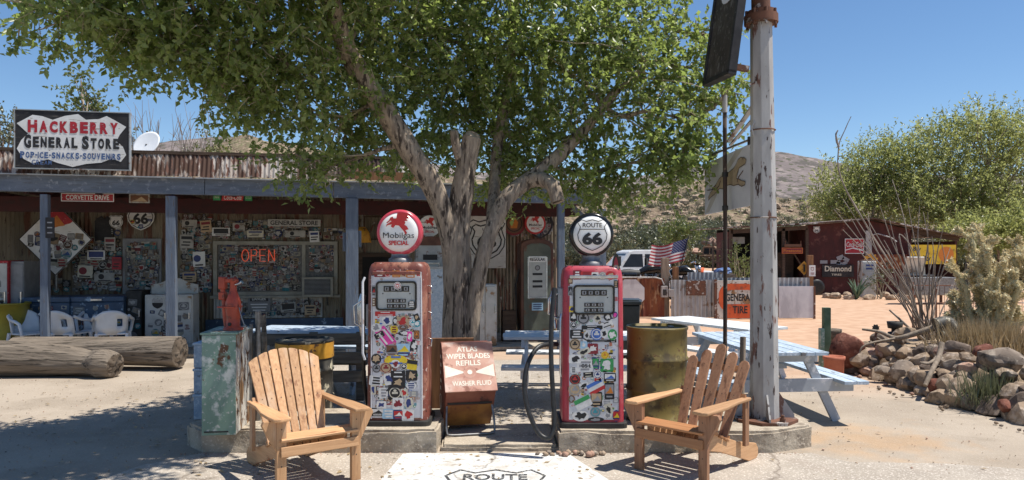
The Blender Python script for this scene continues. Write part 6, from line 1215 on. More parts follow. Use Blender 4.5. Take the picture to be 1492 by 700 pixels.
t = thing('white_panel', 'plain pinkish white board standing against the fence right of the white pole', 'panel', (fx(1158),FY-.1,0)); x1 = fx(1183)-fx(1158)
b = MB(); b.box((0,0,fz(440)),(x1*2,.03,fz(417)-fz(463))); b.build('board', 'peeled_white' if False else 'cloth_banner', t); b = MB(); b.box((x1+.02,0,fz(417)/2),(.05,.06,fz(417))); b.build('post','rust',t)
post('brown timber post with small white notice at the fence end', 1180, 372, FY+.3, .15, 'wood_rust_post')
t = thing('small_notice', 'small white notice plate fixed to the brown timber post', 'sign', (fx(1183,FY+.2),FY+.18,fz(395))); b = MB(); b.box((0,0,0),(.17,.02,.30)); pl = b.build('plate','sign_white',t); b = MB(); b.ring(shield(0,.05,.09,.10),.012,-.012); b.box((0,-.0115,-.06),(.11,.002,.015)); b.box((0,-.0115,-.09),(.09,.002,.015)); b.build('marks','ink_maroon',pl)
t = thing('diamond_marker', 'yellow diamond marker beside the brown timber post', 'sign', (fx(1172,FY+.4),FY+.4,fz(391,FY+.4))); b = MB(); b.prism([(0,-.19),(.19,0),(0,.19),(-.19,0)],0,.02); pl = b.build('plate','drum_yellow',t); b = MB(); b.flat(rect(0,0,.06,.2),-.003); b.build('mark','sign_ink',pl); b = MB(); b.cyl((0,.03,-1.33),(0,.03,.15),.02,n=6); b.build('stem','rust',t)
# ------------------------------------------------------------------ vehicles behind the fence
def pickup(label, loc, rz, m, cat='pickup truck', name='pickup_truck', wheels=True):
    t = thing(name, label, cat, loc, rz)                       # faces local +x
    def side(prof, y0, y1, mi=0, b=None): b = b or MB(); b.prism(prof, y0, y1, mi); return b
    b = MB(); b.prism([(-2.4,.45),(2.35,.45),(2.4,.62),(2.38,.98),(2.2,1.06),(1.0,1.12),(-.55,1.12),(-2.4,1.05)], -.88, .88); body = b.build('body', m, t, .05)
    b = MB(); cab = [(-.62,1.10),(1.0,1.10),(.55,1.70),(.35,1.76),(-.42,1.76),(-.58,1.68)]
    n = len(cab); k = .86; b.add([(x,-.84,z) if z < 1.2 else (x,-.84*k,z) for x,z in cab]+[(x,.84,z) if z < 1.2 else (x,.84*k,z) for x,z in cab], [tuple(range(n)), tuple(range(n,2*n))[::-1]]+[((i+1)%n,i,i+n,(i+1)%n+n) for i in range(n)]); cb = b.build('cab', m, t, .04)
    for s in (-1,1):
        b = MB(); yy = lambda z: s*(.84+(.84*k-.84)*(z-1.1)/.6)+s*.006
        for ws in ([(-.45,1.20),(.02,1.20),(.02,1.62),(-.42,1.62)],[(.10,1.20),(.80,1.20),(.50,1.62),(.10,1.62)]):
            f_ = [(x,yy(z),z) for x,z in ws]; b.add(f_ if s < 0 else f_[::-1], [(0,1,2,3)])
        b.build('side_window', 'glass_dark', cb)
        b = MB(); b.box((.45,s*.885,.80),(1.0,.012,.5)); d = b.build('door', m, t, .006); b = MB(); b.box((.05,s*.90,.95),(.14,.03,.03)); b.build('handle','chrome',d)
    b = MB(); b.add([(.90,-.66,1.20),(.90,.66,1.20),(.60,.58,1.64),(.60,-.58,1.64)], [(0,1,2,3)]); b.build('windscreen','glass_dark',cb)
    b = MB(); b.add([(-.618,-.6,1.22),(-.618,.6,1.22),(-.595,.55,1.62),(-.595,-.55,1.62)], [(3,2,1,0)]); b.build('rear_window','glass_dark',cb)
    for x in (-1.55,1.5):
        for s in (-1,1):
            b = MB(); Mx = Matrix.Translation((x,s*.74,.36)) @ Matrix.Rotation(R(90),4,'X'); b.lathe([(.20,-.1),(.34,-.1),(.36,-.06),(.36,.06),(.34,.1),(.20,.1)], 24, 0, Mx); wl = b.build('wheel','rubber',t); b = MB(); b.lathe([(.001,-.09),(.2,-.085),(.2,.085),(.001,.09)],16,0,Mx); b.build('rim','galv',wl)
    b = MB(); b.box((2.45,0,.55),(.1,1.8,.16)); b.box((-2.46,0,.55),(.08,1.8,.14)); b.build('bumper','chrome',t,.02)
    for s in (-1,1): b = MB(); b.lathe([(.001,.03),(.09,.02),(.1,0)],14,0,Matrix.Translation((2.39,s*.62,.82)) @ Matrix.Rotation(R(90),4,'Y')); b.build('headlight','chrome',t)
    b = MB(); b.box((2.40,0,.82),(.03,.9,.2)); b.build('grille','matte_black',t)
    return t
pickup('white pickup truck parked behind the rust brown gate', (fx(934,24.5),25.0,.12), R(188), 'truck_white')
px_, Y_ = 1036, 62.0; p = W(px_, 397, Y_)
pickup('rusty old brown truck abandoned on the slope in the distance', (p.x,Y_,p.z+.15), R(-28), 'truck_rust', 'truck', 'old_truck').scale = (.95,.95,1.15)
def motorcycle(label, loc, rz):
    t = thing('motorcycle', label, 'motorcycle', loc, rz)
    for x in (-.75,.75):
        b = MB(); Mx = Matrix.Translation((x,0,.34)) @ Matrix.Rotation(R(90),4,'X'); n = 24; pr = [(.27+.065*math.cos(a)+.03,.065*math.sin(a)) for a in np.linspace(-math.pi,math.pi,9)[:-1]]; pr.append(pr[0])
        vs = [(r_*math.cos(2*math.pi*j/n), r_*math.sin(2*math.pi*j/n), z) for r_, z in pr for j in range(n)]; b.add(vs, [(i*n+j,i*n+(j+1)%n,(i+1)*n+(j+1)%n,(i+1)*n+j) for i in range(8) for j in range(n)], 0, True, Mx); wl = b.build('wheel','rubber',t)
        b = MB(); b.cyl((x,-.04,.34),(x,.04,.34),.06,n=10)
        for k in range(8): a = k*math.pi/4; b.cyl((x,0,.34),(x+.26*math.cos(a),0,.34+.26*math.sin(a)),.008,n=4)
        b.build('spokes','chrome',wl)
    b = MB(); b.box((0,0,.42),(.5,.26,.32)); b.cyl((-.08,0,.5),(-.2,0,.74),.09,n=12); b.cyl((.08,0,.5),(.2,0,.74),.09,n=12); b.build('engine','steel',t,.02)
    b = MB(); b.tube([(-.35,0,.78),(-.1,0,.86),(.2,0,.90),(.42,0,.82)],[.07,.14,.15,.06],12); b.build('fuel_tank','gloss_black',t)
    b = MB(); b.tube([(-.95,0,.78),(-.7,0,.76),(-.35,0,.74)],[.08,.13,.12],10); b.build('seat','matte_black',t)
    for s in (-1,1): b = MB(); b.tube([(.75,s*.09,.34),(.45,s*.09,1.05)],.022,8); b.build('fork','chrome',t); b = MB(); b.box((-.72,s*.24,.62),(.42,.18,.32)); b.build('saddlebag','gloss_black',t,.05)
    b = MB(); b.tube([(.38,-.42,1.12),(.45,-.2,1.16),(.47,0,1.10),(.45,.2,1.16),(.38,.42,1.12)],.016,8); b.build('handlebar','chrome',t)
    b = MB(); b.lathe([(.001,.0),(.09,.03),(.1,.12),(.001,.13)],12,0,Matrix.Translation((.5,0,.95)) @ Matrix.Rotation(R(90),4,'Y')); b.build('headlight','chrome',t)
    b = MB(); b.tube([(.1,-.16,.32),(-.4,-.18,.28),(-1.0,-.18,.30)],.04,8); b.build('exhaust','chrome',t)
    b = MB(); b.tube([(-.9,0,.8),(-1.0,0,1.05),(-1.0,0,1.3)],.018,6); b.box((-.98,0,1.12),(.06,.3,.28)); b.build('sissy_bar','matte_black',t); return t
motorcycle('black motorcycle parked behind the fence below the flag, nearer the white pickup', (fx(948,21.6),21.7,.42), R(12))
motorcycle('black motorcycle parked behind the fence at the right of the brown post', (fx(992,21.8),22.0,.36), R(-20))
b = MB(); b.add([(x,y,.0) for x,y in [(fx(915,20.6),20.6),(fx(1030,20.6),20.6),(fx(1030,23.4),23.4),(fx(915,23.4),23.4)]]+[(x,y,.40) for x,y in [(fx(918,20.9),20.9),(fx(1026,20.9),20.9),(fx(1026,23.2),23.2),(fx(918,23.2),23.2)]], [(4,5,6,7),(0,1,5,4),(1,2,6,5),(2,3,7,6),(3,0,4,7)]); tag(b.build('parking_pad','sand'), kind='structure')
# flag on a leaning staff
FYf = 21.4; tp = W(1003,347,FYf); bt = W(989,392,FYf); t = thing('flag', 'stars and stripes flag streaming to the left from a leaning staff behind the fence', 'flag', (tp.x,tp.y,tp.z))
b = MB(); b.tube([Vector((.005,0,.05)), bt-tp+Vector((-.03,0,-.25))], .014, 6); b.build('staff','matte_black',t)
ux = (W(950,361,FYf)-tp); vx = (W(997,380,FYf)-tp); ux.z -= .0
nu, nv = 26, 26
def fp(i, j): 
    a, c = i/nu, j/nv; wv_ = .055*math.sin(a*9+c*1.5)*(.3+a); sg = -.05*math.sin(a*math.pi)+.04*math.sin(a*7)*a
    e = Vector((ux.x*a + vx.x*c + .10*ux.x*0, wv_, ux.z*a*.8 + vx.z*c*(1-.12*a) + sg)); return e
vs = [fp(i,j) for j in range(nv+1) for i in range(nu+1)]; b = MB()
for j in range(nv):
    for i in range(nu):
        mi = 2 if (i < 11 and j < 14) else (0 if (j//2)%2 == 0 else 1); k = j*(nu+1)+i; b.add([vs[k],vs[k+1],vs[k+nu+2],vs[k+nu+1]],[(0,1,2,3)],mi,True)
fl = b.build('cloth', ['flag_red','flag_white','flag_blue'], t)
b = MB()
for r_ in range(9):
    for c_ in range(6 if r_%2 == 0 else 5):
        p = fp(.9+(c_*2+(r_%2))*.95, .9+r_*1.45); s = .014
        for sg in (-1,1): b.add([p+Vector((s*(1 if k%2==0 else .45)*math.cos(math.pi/2+k*math.pi/5), sg*.005, s*(1 if k%2==0 else .45)*math.sin(math.pi/2+k*math.pi/5))) for k in range(10)],[tuple(range(10))],0)
b.build('stars','flag_white',fl)
t = thing('junk_heap', 'blue tarp and orange bucket piled behind the fence right of the motorcycles', 'junk pile', (fx(1050,22),22,.0)); 
o = rock_mesh('tarp','sign_blue',.30,.25,.16,91,3,None,.9); o.parent = t; o.location = (.02,0,1.20); b = MB(); b.box((0,.1,.6),(.8,.5,1.1)); b.build('crate','weathered_wood',t); b = MB(); b.lathe([(.1,0),(.13,.22),(.11,.22),(.001,.05)],14,0,Matrix.Translation((-.62,0,1.12))); b.build('bucket','gt_orange',t); b = MB(); b.box((-.6,0,.56),(.3,.3,1.12)); b.build('stand','weathered_wood',t)
t = thing('timber_stand', 'dark upright wooden frame standing beyond the fence left of the thin post', 'frame', (fx(1052,24),24.5,0)); b = MB()
for x in (-.16,.16): b.box((x,0,1.1),(.05,.05,2.2))
for z in (1.5,1.9): b.box((0,0,z),(.3,.04,.05))
b.build('timbers','dark_wood',t)
# ------------------------------------------------------------------ the shed
HYs = 32.0
def hx(px, Y=HYs): return (px-CX)/F*Y
def hz(py, Y=HYs): return EYE-(py-HY)/F*Y
t = thing('tin_shed', 'maroon tin shed with low gable roof and dark open bay on its left', 'shed', (hx(1265),HYs,0)); ox = hx(1265)
X = lambda px: hx(px)-ox
b = MB(); b.prism([(X(1175),0),(X(1328),0),(X(1328),hz(335)),(X(1268),hz(322)),(X(1175),hz(328))], 0, .12); b.build('front_wall','shed_maroon',t)
for q_, h_, d_ in ((X(1175)+.05,2.9,5.8),(X(1395),2.3,5.8),(X(1064),2.7,1.9)): MB().box((q_,.1+d_/2,h_/2),(.1,d_,h_)).build('side_wall','shed_maroon',t)
MB().box((X(1118),2.0,1.42),(X(1175)-X(1062)-.1,.1,2.84)).build('back_wall','interior_shade',t); MB().box((X(1362),5.9,1.2),(X(1395)-X(1328),.1,2.3)).build('back_wall','interior_shade',t)
b = MB()
for (xa,za),(xb,zb) in (((X(1056),hz(333)),(X(1175),hz(327))),((X(1175),hz(327)-.02),(X(1268),hz(320))),((X(1268),hz(320)),(X(1398),hz(347)))):
    b.add([(xa,-.45,za),(xb,-.45,zb),(xb,6.2,zb+.1),(xa,6.2,za+.1),(xa,-.45,za+.05),(xb,-.45,zb+.05),(xb,6.2,zb+.15),(xa,6.2,za+.15)], [(0,3,2,1),(4,5,6,7),(0,1,5,4),(1,2,6,5),(2,3,7,6),(3,0,4,7)])
b.build('roof','rust_roof',t)
for px in (1064,1100,1140,1174): MB().box((X(px),-.1,1.42),(.12,.12,2.84)).build('post','dark_wood',t)
MB().bar((X(1328),-.05,hz(337)),(X(1396),-.05,hz(349)),.1,.2).build('beam','dark_wood',t)
b = MB(); b.bar((X(1064),-.1,hz(338)),(X(1175),-.1,hz(332)),.12,.18); b.bar((X(1100),.0,2.6),(X(1140),.0,1.1),.06,.06); b.bar((X(1140),.1,2.6),(X(1174),.1,1.0),.06,.06); b.build('timber_frame','dark_wood',t)
b = MB(); b.box((X(1118),-.05,hz(407)),(X(1172)-X(1066),.05,.10)); b.box((X(1118),-.05,hz(420)),(X(1172)-X(1066),.05,.5)); b.build('low_wall','galv',t)
b = MB(); b.box((X(1265),-.03,hz(360)),(.25,.06,1.4)); b.build('pale_post','sign_white' if False else 'pole_paint',t)
b = MB(); b.tube([(X(1268),-.1,hz(343)),(X(1275),-.25,hz(341)),(X(1290),-.5,hz(347)),(X(1296),-.6,hz(353))],.03,6); b.build('lamp_bracket','pole_paint',t)
MB().box((X(1095),1.2,.8),(1.2,1.2,1.6)).build('storage_bin','dark_wood',t,.03); MB().box((X(1150),1.3,.9),(1.0,1.0,1.8)).build('storage_bin','dark_wood',t,.03); MB().box((X(1084),1.2,2.35),(.8,.06,.3)).build('shelf_board','galv',t)
def hsign(name, label, x0, y0, x1, y1, m, items, dy=-.06, shape=None, cat='sign'):
    Yq = HYs+dy; cx_, cz_ = hx((x0+x1)/2,Yq), hz((y0+y1)/2,Yq); wd, h = hx(x1,Yq)-hx(x0,Yq), hz(y0,Yq)-hz(y1,Yq); q = thing(name, label, cat, (cx_,Yq,cz_)); b = MB()
    if shape: b.prism(shape(0,0,wd,h),0,.03)
    else: b.box((0,.015,0),(wd,.03,h))
    pl = b.build('plate',m,q); b = MB(); ms = items(b,wd,h); b.build('lettering',ms,pl); return q
def it_fire(b,wd,h): b.text('Firestone',0,0,wd*.84,h*.5,-.01,0,.02); frame(b,0,0,wd*.97,h*.92,.02,-.008,0,0); return ['ink_orange']
hsign('hanging_sign','dark red hanging sign with orange lettering in the shed opening',1139,361,1170,370,'ink_maroon',it_fire,-.3)
hsign('top_board','thin dark board on hooks just above the orange lettered hanging sign',1143,356,1168,360,'ink_brown',lambda b,wd,h: (b.box((-wd*.45,0,h*.9),(.03,.03,h*1.6)),b.box((wd*.45,0,h*.9),(.03,.03,h*1.6)),['rust'])[-1],-.3)
def it_cola(b,wd,h): b.text('Coca-Cola',0,h*.12,wd*.84,h*.34,-.006,0,.01,.3); b.flat([(-wd*.48,-h*.30),(-wd*.1,-h*.16),(wd*.48,-h*.34),(wd*.48,-h*.24),(-wd*.05,-h*.08),(-wd*.48,-h*.24)],-.006,0); frame(b,0,0,wd,h,.03,-.005,0,0); return ['ink_white']
hsign('drink_sign','square red soda sign with white script on the maroon shed',1231,348,1259,370,'sign_red',it_cola)
def it_66(b,wd,h): b.text('66',0,-h*.1,wd*.5,h*.34,-.006,0,.03); b.ring(shield(0,0,wd*.9,h*.9),.02,-.004); return ['sign_ink']
hsign('highway_shield','small white shield sign near the top left corner of the maroon shed',1185,330,1195,340,'sign_white',it_66,-.06,shield)
def it_dia(b,wd,h): b.text('Diamond',0,h*.18,wd*.84,h*.46,-.006,0,.03); b.text('TIRES',-wd*.05,-h*.30,wd*.32,h*.16,-.006,0,.02); return ['ink_cream']
hsign('painted_sign','dark sign with pale old style lettering low on the maroon shed',1198,386,1244,404,'sign_black',it_dia)
b = MB(); rr = random.Random(4)
for (px,py,w_,h_,rot) in ((1224,376,.30,.20,.4),(1232,378,.30,.16,-.5),(1230,384,.25,.14,.5),(1217,382,.42,.16,0),(1200,382,.32,.14,0),(1222,384,.22,.12,-.2)): b.flat(rect(hx(px)-hx(1220),hz(py)-hz(380),w_,h_,rot),0)
o = b.build('pinned_papers','ink_grey',None,0,(hx(1220),HYs-.02,hz(380))); so_ = o.modifiers.new('s','SOLIDIFY'); so_.thickness = .01; tag(o,'cluster of pale boards above the old style lettering on the shed','notices')
def it_old(b,wd,h): b.text('REPAIR',0,h*.2,wd*.8,h*.3,-.006,0,.02); b.text('SHOP',0,-h*.25,wd*.6,h*.3,-.006,0,.02); return ['ink_brown']
hsign('faded_board','faded brown red board with worn lettering right of the pale post',1274,371,1322,392,'rust_sheet',lambda b,wd,h: ([b.flat(rect(-wd*.3+wd*.15*i,h*(.18 if i%2 else -.15),wd*.09,h*.2),-.006,0) for i in range(5)],['ink_tan'])[-1])
def it_buy(b,wd,h):
    b.text('Buy',-wd*.36,h*.26,wd*.17,h*.30,-.006,0,.03); b.text('Quality',-wd*.26,-h*.24,wd*.40,h*.38,-.006,0,.03); b.flat(circ(wd*.28,0,h*.40,h*.40,24),-.005,1); return ['sign_ink','ink_orange']
hsign('yellow_sign','large yellow sign reading Buy Quality at the right end of the shed',1327,357,1393,385,'sign_yellow',it_buy,-.9)
q = thing('painted_flower','cut out yellow flower standing beside the little fuel pump','ornament',(hx(1252),HYs-1.0,0)); b = MB(); n = 22; rad = .33; ol = [((rad if i%2 else rad*.78)*math.cos(2*math.pi*i/n),hz(380,HYs-1)+(rad if i%2 else rad*.78)*math.sin(2*math.pi*i/n)) for i in range(n)]; b.prism(ol,-.02,.02); f_ = b.build('petals','drum_yellow',q); b = MB(); b.flat(circ(-.05,hz(379,HYs-1),.10,.08,12),-.024); b.flat(circ(.12,hz(382,HYs-1),.07,.05,12),-.024); b.build('centre','sign_ink',f_); b = MB(); b.cyl((0,.02,0),(0,.02,hz(385,HYs-1)),.03,n=6); b.build('stem','rust',q)
Yp = 29.5; q = thing('small_fuel_pump','small square white and brown fuel pump in a rock bed before the shed','gas pump',((1263-CX)/F*Yp,Yp,.02)); b = MB(); b.box((0,0,.72),(.55,.45,1.44)); bd = b.build('body','appliance_white',q,.03); b = MB(); b.box((0,-.23,1.2),(.44,.02,.36),0); b.box((0,-.245,1.27),(.3,.01,.07),1); b.box((0,-.245,1.14),(.3,.01,.07),1); b.build('dial_window',['dial_plate','ink_navy'],bd); b = MB(); b.tube([(-.28,-.05,1.35),(-.33,-.06,1.45),(.0,-.06,1.47),(.3,-.06,1.45)],.03,6); b.tube([(-.28,-.05,1.35),(-.36,-.06,.9),(-.3,-.05,.4)],.025,6); b.build('hose','rust',q)
b = MB(); rr = random.Random(14)
for i in range(16):
    a = 2*math.pi*i/16; o = rock_mesh('stone','stone_tan',.28*rr.uniform(.7,1.2),.22,.17*rr.uniform(.7,1.2),400+i,2); o.location = ((1275-CX)/F*Yp+2.0*math.cos(a),Yp-.2+1.0*math.sin(a),.06); o.rotation_euler = (0,0,rr.uniform(0,6)); tag(o,'pale stone in the ring around the little fuel pump bed','stone','stones ringing the fuel pump bed')
def spiky(label,loc,n,h,sd,m='cactus_green',name='agave'):
    rr = random.Random(sd); b = MB()
    for i in range(n): a = rr.uniform(0,6.28); s = rr.uniform(.1,.6); e = Vector((math.cos(a)*s*h,math.sin(a)*s*h,h*rr.uniform(.5,1))); d = e*.5+Vector((0,0,.1*h)); b.tube([(0,0,0),d,e],[.03*h+.01,.025*h+.01,.002],5)
    o = b.build(name,m,None,0,loc); return tag(o,label,'plant')
spiky('spiky green agave plant left of the little fuel pump', ((1248-CX)/F*28.6,28.6,0), 26, .9, 5)
bush('yellow_shrub','low yellowish shrub right of the little fuel pump',[wp(1284,408,28.8,16,9),wp(1278,414,28.8,12,7)],((1282-CX)/F*28.8,28.8,0),40,8,.35,.1,.05,'leaf_sage',91)
t = thing('wheel_prop','dark wheel leaning at the corner of the maroon shed','wheel',(hx(1190,31.6),31.6,.32)); b = MB(); Mx = Matrix.Rotation(R(90),4,'X'); b.lathe([(.22,-.06),(.32,-.06),(.34,0),(.32,.06),(.22,.06)],24,0,Mx); b.build('tyre','rubber',t); b = MB(); b.lathe([(.001,-.03),(.22,-.02),(.22,.02),(.001,.03)],16,0,Mx); b.build('rim','rust',t)
# things right of the shed, before the trees
Yc = 26.0; t = thing('lidded_cart','grey metal cart with raised white lid below the yellow sign','cart',((1345-CX)/F*Yc,Yc,0)); b = MB(); b.box((.15,0,.62),(1.6,.8,.62)); b.build('box','steel',t,.02); b = MB(); b.bar((-.55,-.05,1.0),(-.15,-.05,1.62) if False else (.35,-.05,1.0),.02,.02); b.add([(-.75,-.35,1.62),(-.15,-.35,1.62),(.25,.3,1.0),(-.55,.3,1.0),(-.75,-.33,1.65),(-.15,-.33,1.65),(.25,.32,1.03),(-.55,.32,1.03)],[(0,3,2,1),(4,5,6,7),(0,1,5,4),(1,2,6,5),(2,3,7,6),(3,0,4,7)]); b.build('lid','appliance_white',t)
for x in (-.5,.8):
    for y in (-.3,.3): b = MB(); b.box((x,y,.16),(.07,.07,.32)); b.build('leg','rust',t)
Yq = 17.0; t = thing('pipe_fence','thin rusty pipe fence panel behind the bare thorny stems','fence',((1408-CX)/F*Yq,Yq,0)); b = MB(); xa, xb = (1330-CX)/F*Yq-(1408-CX)/F*Yq, (1500-CX)/F*Yq-(1408-CX)/F*Yq
for z in (1.02,.62,.22): b.cyl((xa,0,z),(xb,0,z),.014,n=6)
b.build('rails','rust',t)
for i in range(6): b = MB(); x = xa+(xb-xa)*i/5; b.cyl((x,0,0),(x,0,1.1),.022,n=6); b.build('post','rust',t)
b = MB()
for i in range(24): x = xa+(xb-xa)*(i+.5)/24; b.cyl((x,0,.2),(x,0,1.0),.006,n=4)
b.build('pickets','rust',t)
Yb = 12.6; t = thing('planter_trough','dark trough with metal hoop behind the dry grass','trough',((1405-CX)/F*Yb,Yb,0)); b = MB(); b.box((0,0,.3),(1.0,.5,.44)); b.build('body','matte_black',t,.01); b = MB(); frame(b,0,0,1.06,.56,.05,0,.05); o=b.build('rim','pole_paint',t); o.rotation_euler=(R(90),0,0); o.location=(0,0,.56); b = MB(); b.tube([(-.12,0,.5)]+[(-.12+.13*(1-math.cos(a)),0,.72+.13*math.sin(a)) for a in np.linspace(0,math.pi,9)]+[(.14,0,.5)],.025,8); b.build('hoop','matte_black',t)
# ------------------------------------------------------------------ rock garden at right
mat('dry_soil', (.34,.25,.17), (.26,.19,.125), scale=4, rough=.95, bump=.5, bscale=20, world=True, layers=[((.44,.34,.22), 14, .55, .7)])
def xl(y): return float(np.interp(y,[7.0,7.7,8.77,10.2,11.1,12],[5.5,5.30,5.05,5.2,4.95,5.2]))
def bed_h(x, y):
    e = min(x-xl(y)-.30, 12.0-y, y-5.9); return (-.05 if e < 0 else min(.40, e*1.6-.02))+(.05*mnoise.noise((x*1.5,y*1.5,2)) if e > .1 else 0)
b = MB(); vs = []; nx, ny = 60, 40
for j in range(ny+1):
    for i in range(nx+1): x, y = 4.7+5.3*i/nx, 5.8+6.4*j/ny; e_ = bed_h(x,y); vs.append((x,y,e_ if 0<j<ny else -.05))
b.add(vs,[(j*(nx+1)+i,j*(nx+1)+i+1,(j+1)*(nx+1)+i+1,(j+1)*(nx+1)+i) for j in range(ny) for i in range(nx)],0,True); tag(b.build('garden_bed','dry_soil'),kind='structure')
rr = random.Random(23); RK = []
def rock(px, py, Y, w_, h_, m, label, sd, grp=None, name='boulder', dz=0):
    s = Y/F; p = W(px,py,Y); o = rock_mesh(name, m, w_*s, w_*s*rr.uniform(.75,1.0), h_*s, sd, 3); o.location = (p.x,p.y+w_*s*.4,p.z+dz); o.rotation_euler = (rr.uniform(-.2,.2),rr.uniform(-.2,.2),0); tag(o,label,'rock',grp); RK.append((p.x,p.y,p.z,w_*s)); return o
rock(1240,514,10.7,27,28,'stone_red','large smooth red boulder at the left end of the rock wall',1)
rock(1381,571,8.75,25,19,'stone_red','dark red squared rock at the front foot of the rock wall',2)
rock(1322,486,11.0,18,9,'stone_tan','long pale rock on top of the wall below the bare stems',3)
rock(1319,517,10.2,15,13,'stone_tan','pale round rock in the middle of the rock wall',4)
rock(1288,512,10.6,13,12,'stone_pink','round pinkish rock two places right of the large red boulder',5)
rock(1258,525,10.6,17,16,'stone_tan','knobbly tan rock leaning against the large red boulder',6)
rock(1320,542,9.7,24,18,'stone_grey','large dark speckled rock low in the wall left of the forked branch',7)
rock(1400,508,9.4,20,13,'stone_dark','dark rock on top of the wall beside the dry grass',8)
rock(1437,512,9.0,18,12,'stone_red','reddish dark rock at the foot of the dry grass clump',9)
rock(1468,528,8.4,36,20,'stone_grey','broad grey rock at the right end of the wall',10)
rock(1480,575,7.9,22,16,'stone_tan','pale rock at the right edge, above two dark red ones',11)
rock(1470,594,7.75,15,12,'stone_red','small dark red rock at the right edge of the garden',12)
rock(1490,604,7.65,14,13,'stone_red','lowest dark red rock in the right corner of the garden',13)
rock(1290,541,10.0,14,9,'stone_grey','flat grey rock at the base of the wall right of the red boulder',14)
rock(1350,515,9.8,16,13,'stone_dark','dark rock directly behind the forked grey branch',15)
rock(1398,537,9.0,20,15,'stone_grey','mottled grey rock above the dark red squared one',16)
tones = ['stone_tan','stone_tan','stone_tan','stone_pink','stone_grey','stone_dark']
for k in range(5):
    n_ = (21,19,17,16,12)[k]
    for i in range(n_):
        y = 7.1+4.1*(i+rr.uniform(-.4,.4))/n_; s_ = rr.uniform(.085,.21)*(1.1 if k < 2 else .95); x = xl(y)+.03+.105*k+rr.uniform(-.05,.05); z = .06+.105*k+rr.uniform(-.03,.03)
        o = rock_mesh('garden_stone', rr.choice(tones), s_, s_*rr.uniform(.75,1), s_*rr.uniform(.6,.95), 500+k*40+i, 2); o.location = (x,y,z); o.rotation_euler = (rr.uniform(-.3,.3),rr.uniform(-.3,.3),rr.uniform(0,6)); tag(o,'rough tan or grey stone in the low dry stacked garden wall','rock','stones stacked in the garden wall')
for i in range(26):
    y = rr.uniform(7.0,11.2); s_ = rr.uniform(.02,.045); o = rock_mesh('pebble', rr.choice(tones[:5]), s_, s_, s_*.7, 900+i, 1); o.location = (xl(y)-rr.uniform(.1,.45),y,.02); tag(o,'small loose stone on the gravel before the garden wall','stone','loose stones before the garden wall')
# ocotillo, cholla, grass, post, driftwood, bits
Yo = 11.6; p = G(1352,500,.35); t = thing('ocotillo','tall bare ocotillo with many thin leaning grey stems','plant',((1352-CX)/F*Yo,Yo,.30)); rr = random.Random(12); B0 = Vector(t.location)
def stem(b, P, r0, r1, n=5, mi=0): Q = smooth_path(P,4); b.tube(Q, list(np.linspace(r0,r1,len(Q))), n, mi, True, True, lambda i, th: 1+.25*math.sin(i*2.3+th*2))
tips = [(1228,170,11.2,True)]+[(x,y,11.6+rr.uniform(-.7,.7),False) for x,y in ((1215,305),(1228,290),(1240,318),(1252,300),(1262,330),(1242,352),(1282,300),(1300,262),(1296,320),(1322,290),(1340,300),(1318,340),(1352,310),(1358,345),(1375,330),(1385,360),(1268,378),(1338,355),(1228,335),(1288,350),(1310,372),(1372,380),(1398,392))]
for k,(px,py,Y,long_) in enumerate(tips):
    e = W(px,py,Y)-B0; b0 = Vector((rr.uniform(-.14,.14),rr.uniform(-.14,.14),-.05)); b = MB()
    mid = b0.lerp(e,.5)+Vector((-.10*e.x+rr.uniform(-.06,.06),rr.uniform(-.1,.1),-.06*abs(e.x)+rr.uniform(-.04,.04)))
    if long_: P = [b0, W(1330,440,11.5)-B0, W(1272,345,11.3)-B0, W(1226,262,11.2)-B0, W(1222,215,11.2)-B0, W(1230,192,11.2)-B0, W(1240,170,11.2)-B0]
    else: P = [b0, b0.lerp(mid,.5)+Vector((0,0,.02)), mid, mid.lerp(e,.5)+Vector((rr.uniform(-.04,.04),0,rr.uniform(-.02,.04))), e]
    stem(b, P, rr.uniform(.011,.018), .005); 
    if k%4 == 2: stem(b, [mid, mid.lerp(e,.4)+Vector((rr.uniform(.05,.2),rr.uniform(-.2,.2),.05)), mid.lerp(e,.75)+Vector((rr.uniform(.1,.3),rr.uniform(-.2,.2),.1))], .012,.005)
    if long_: stem(b, [P[4], W(1218,198,11.2)-B0, W(1221,190,11.2)-B0], .02, .008)
    if k == 7: stem(b, [mid, W(1310,345,11.6)-B0, W(1322,352,11.6)-B0, W(1334,372,11.6)-B0], .014, .006)
    b.build('stem','dead_twig',t)
b = MB(); stem(b, [(.0,-.1,0), W(1275,445,11.2)-B0, W(1290,470,11.2)-B0] if False else [W(1352,500,11.3)-B0, W(1325,478,11.2)-B0, W(1296,452,11.2)-B0], .03,.012); b.build('stem','dead_twig',t)
Ych = 10.6; t = thing('cholla_cactus','large pale yellow spiny cholla cactus with knobbly branches at right','cactus',((1440-CX)/F*Ych,Ych,.35)); rr = random.Random(19); B0 = Vector(t.location); b = MB(); segs = []
def grow(p, d, L, r_, lev):
    d = d.normalized(); q = p+d*L; m_ = p.lerp(q,.5)+Vector((rr.uniform(-.02,.02),rr.uniform(-.02,.02),0)); b.tube([p,m_,q],[r_*.85,r_,r_*.8],7,0); segs.append((p,q,r_))
    if lev <= 0: return
    for _ in range(2 if lev > 1 else rr.choice((2,3,3))): grow(q, d*.55+Vector((rr.gauss(0,.7),rr.gauss(0,.6),rr.uniform(-.1,.75))), L*rr.uniform(.65,.92), r_*.82, lev-1)
targets = [(1408,320),(1432,385),(1395,395),(1470,375),(1492,345),(1400,440),(1450,420),(1490,415),(1425,350),(1440,345),(1418,410),(1452,392),(1475,440),(1388,455),(1460,450),(1500,465),(1412,470),(1480,395),(1510,380)]
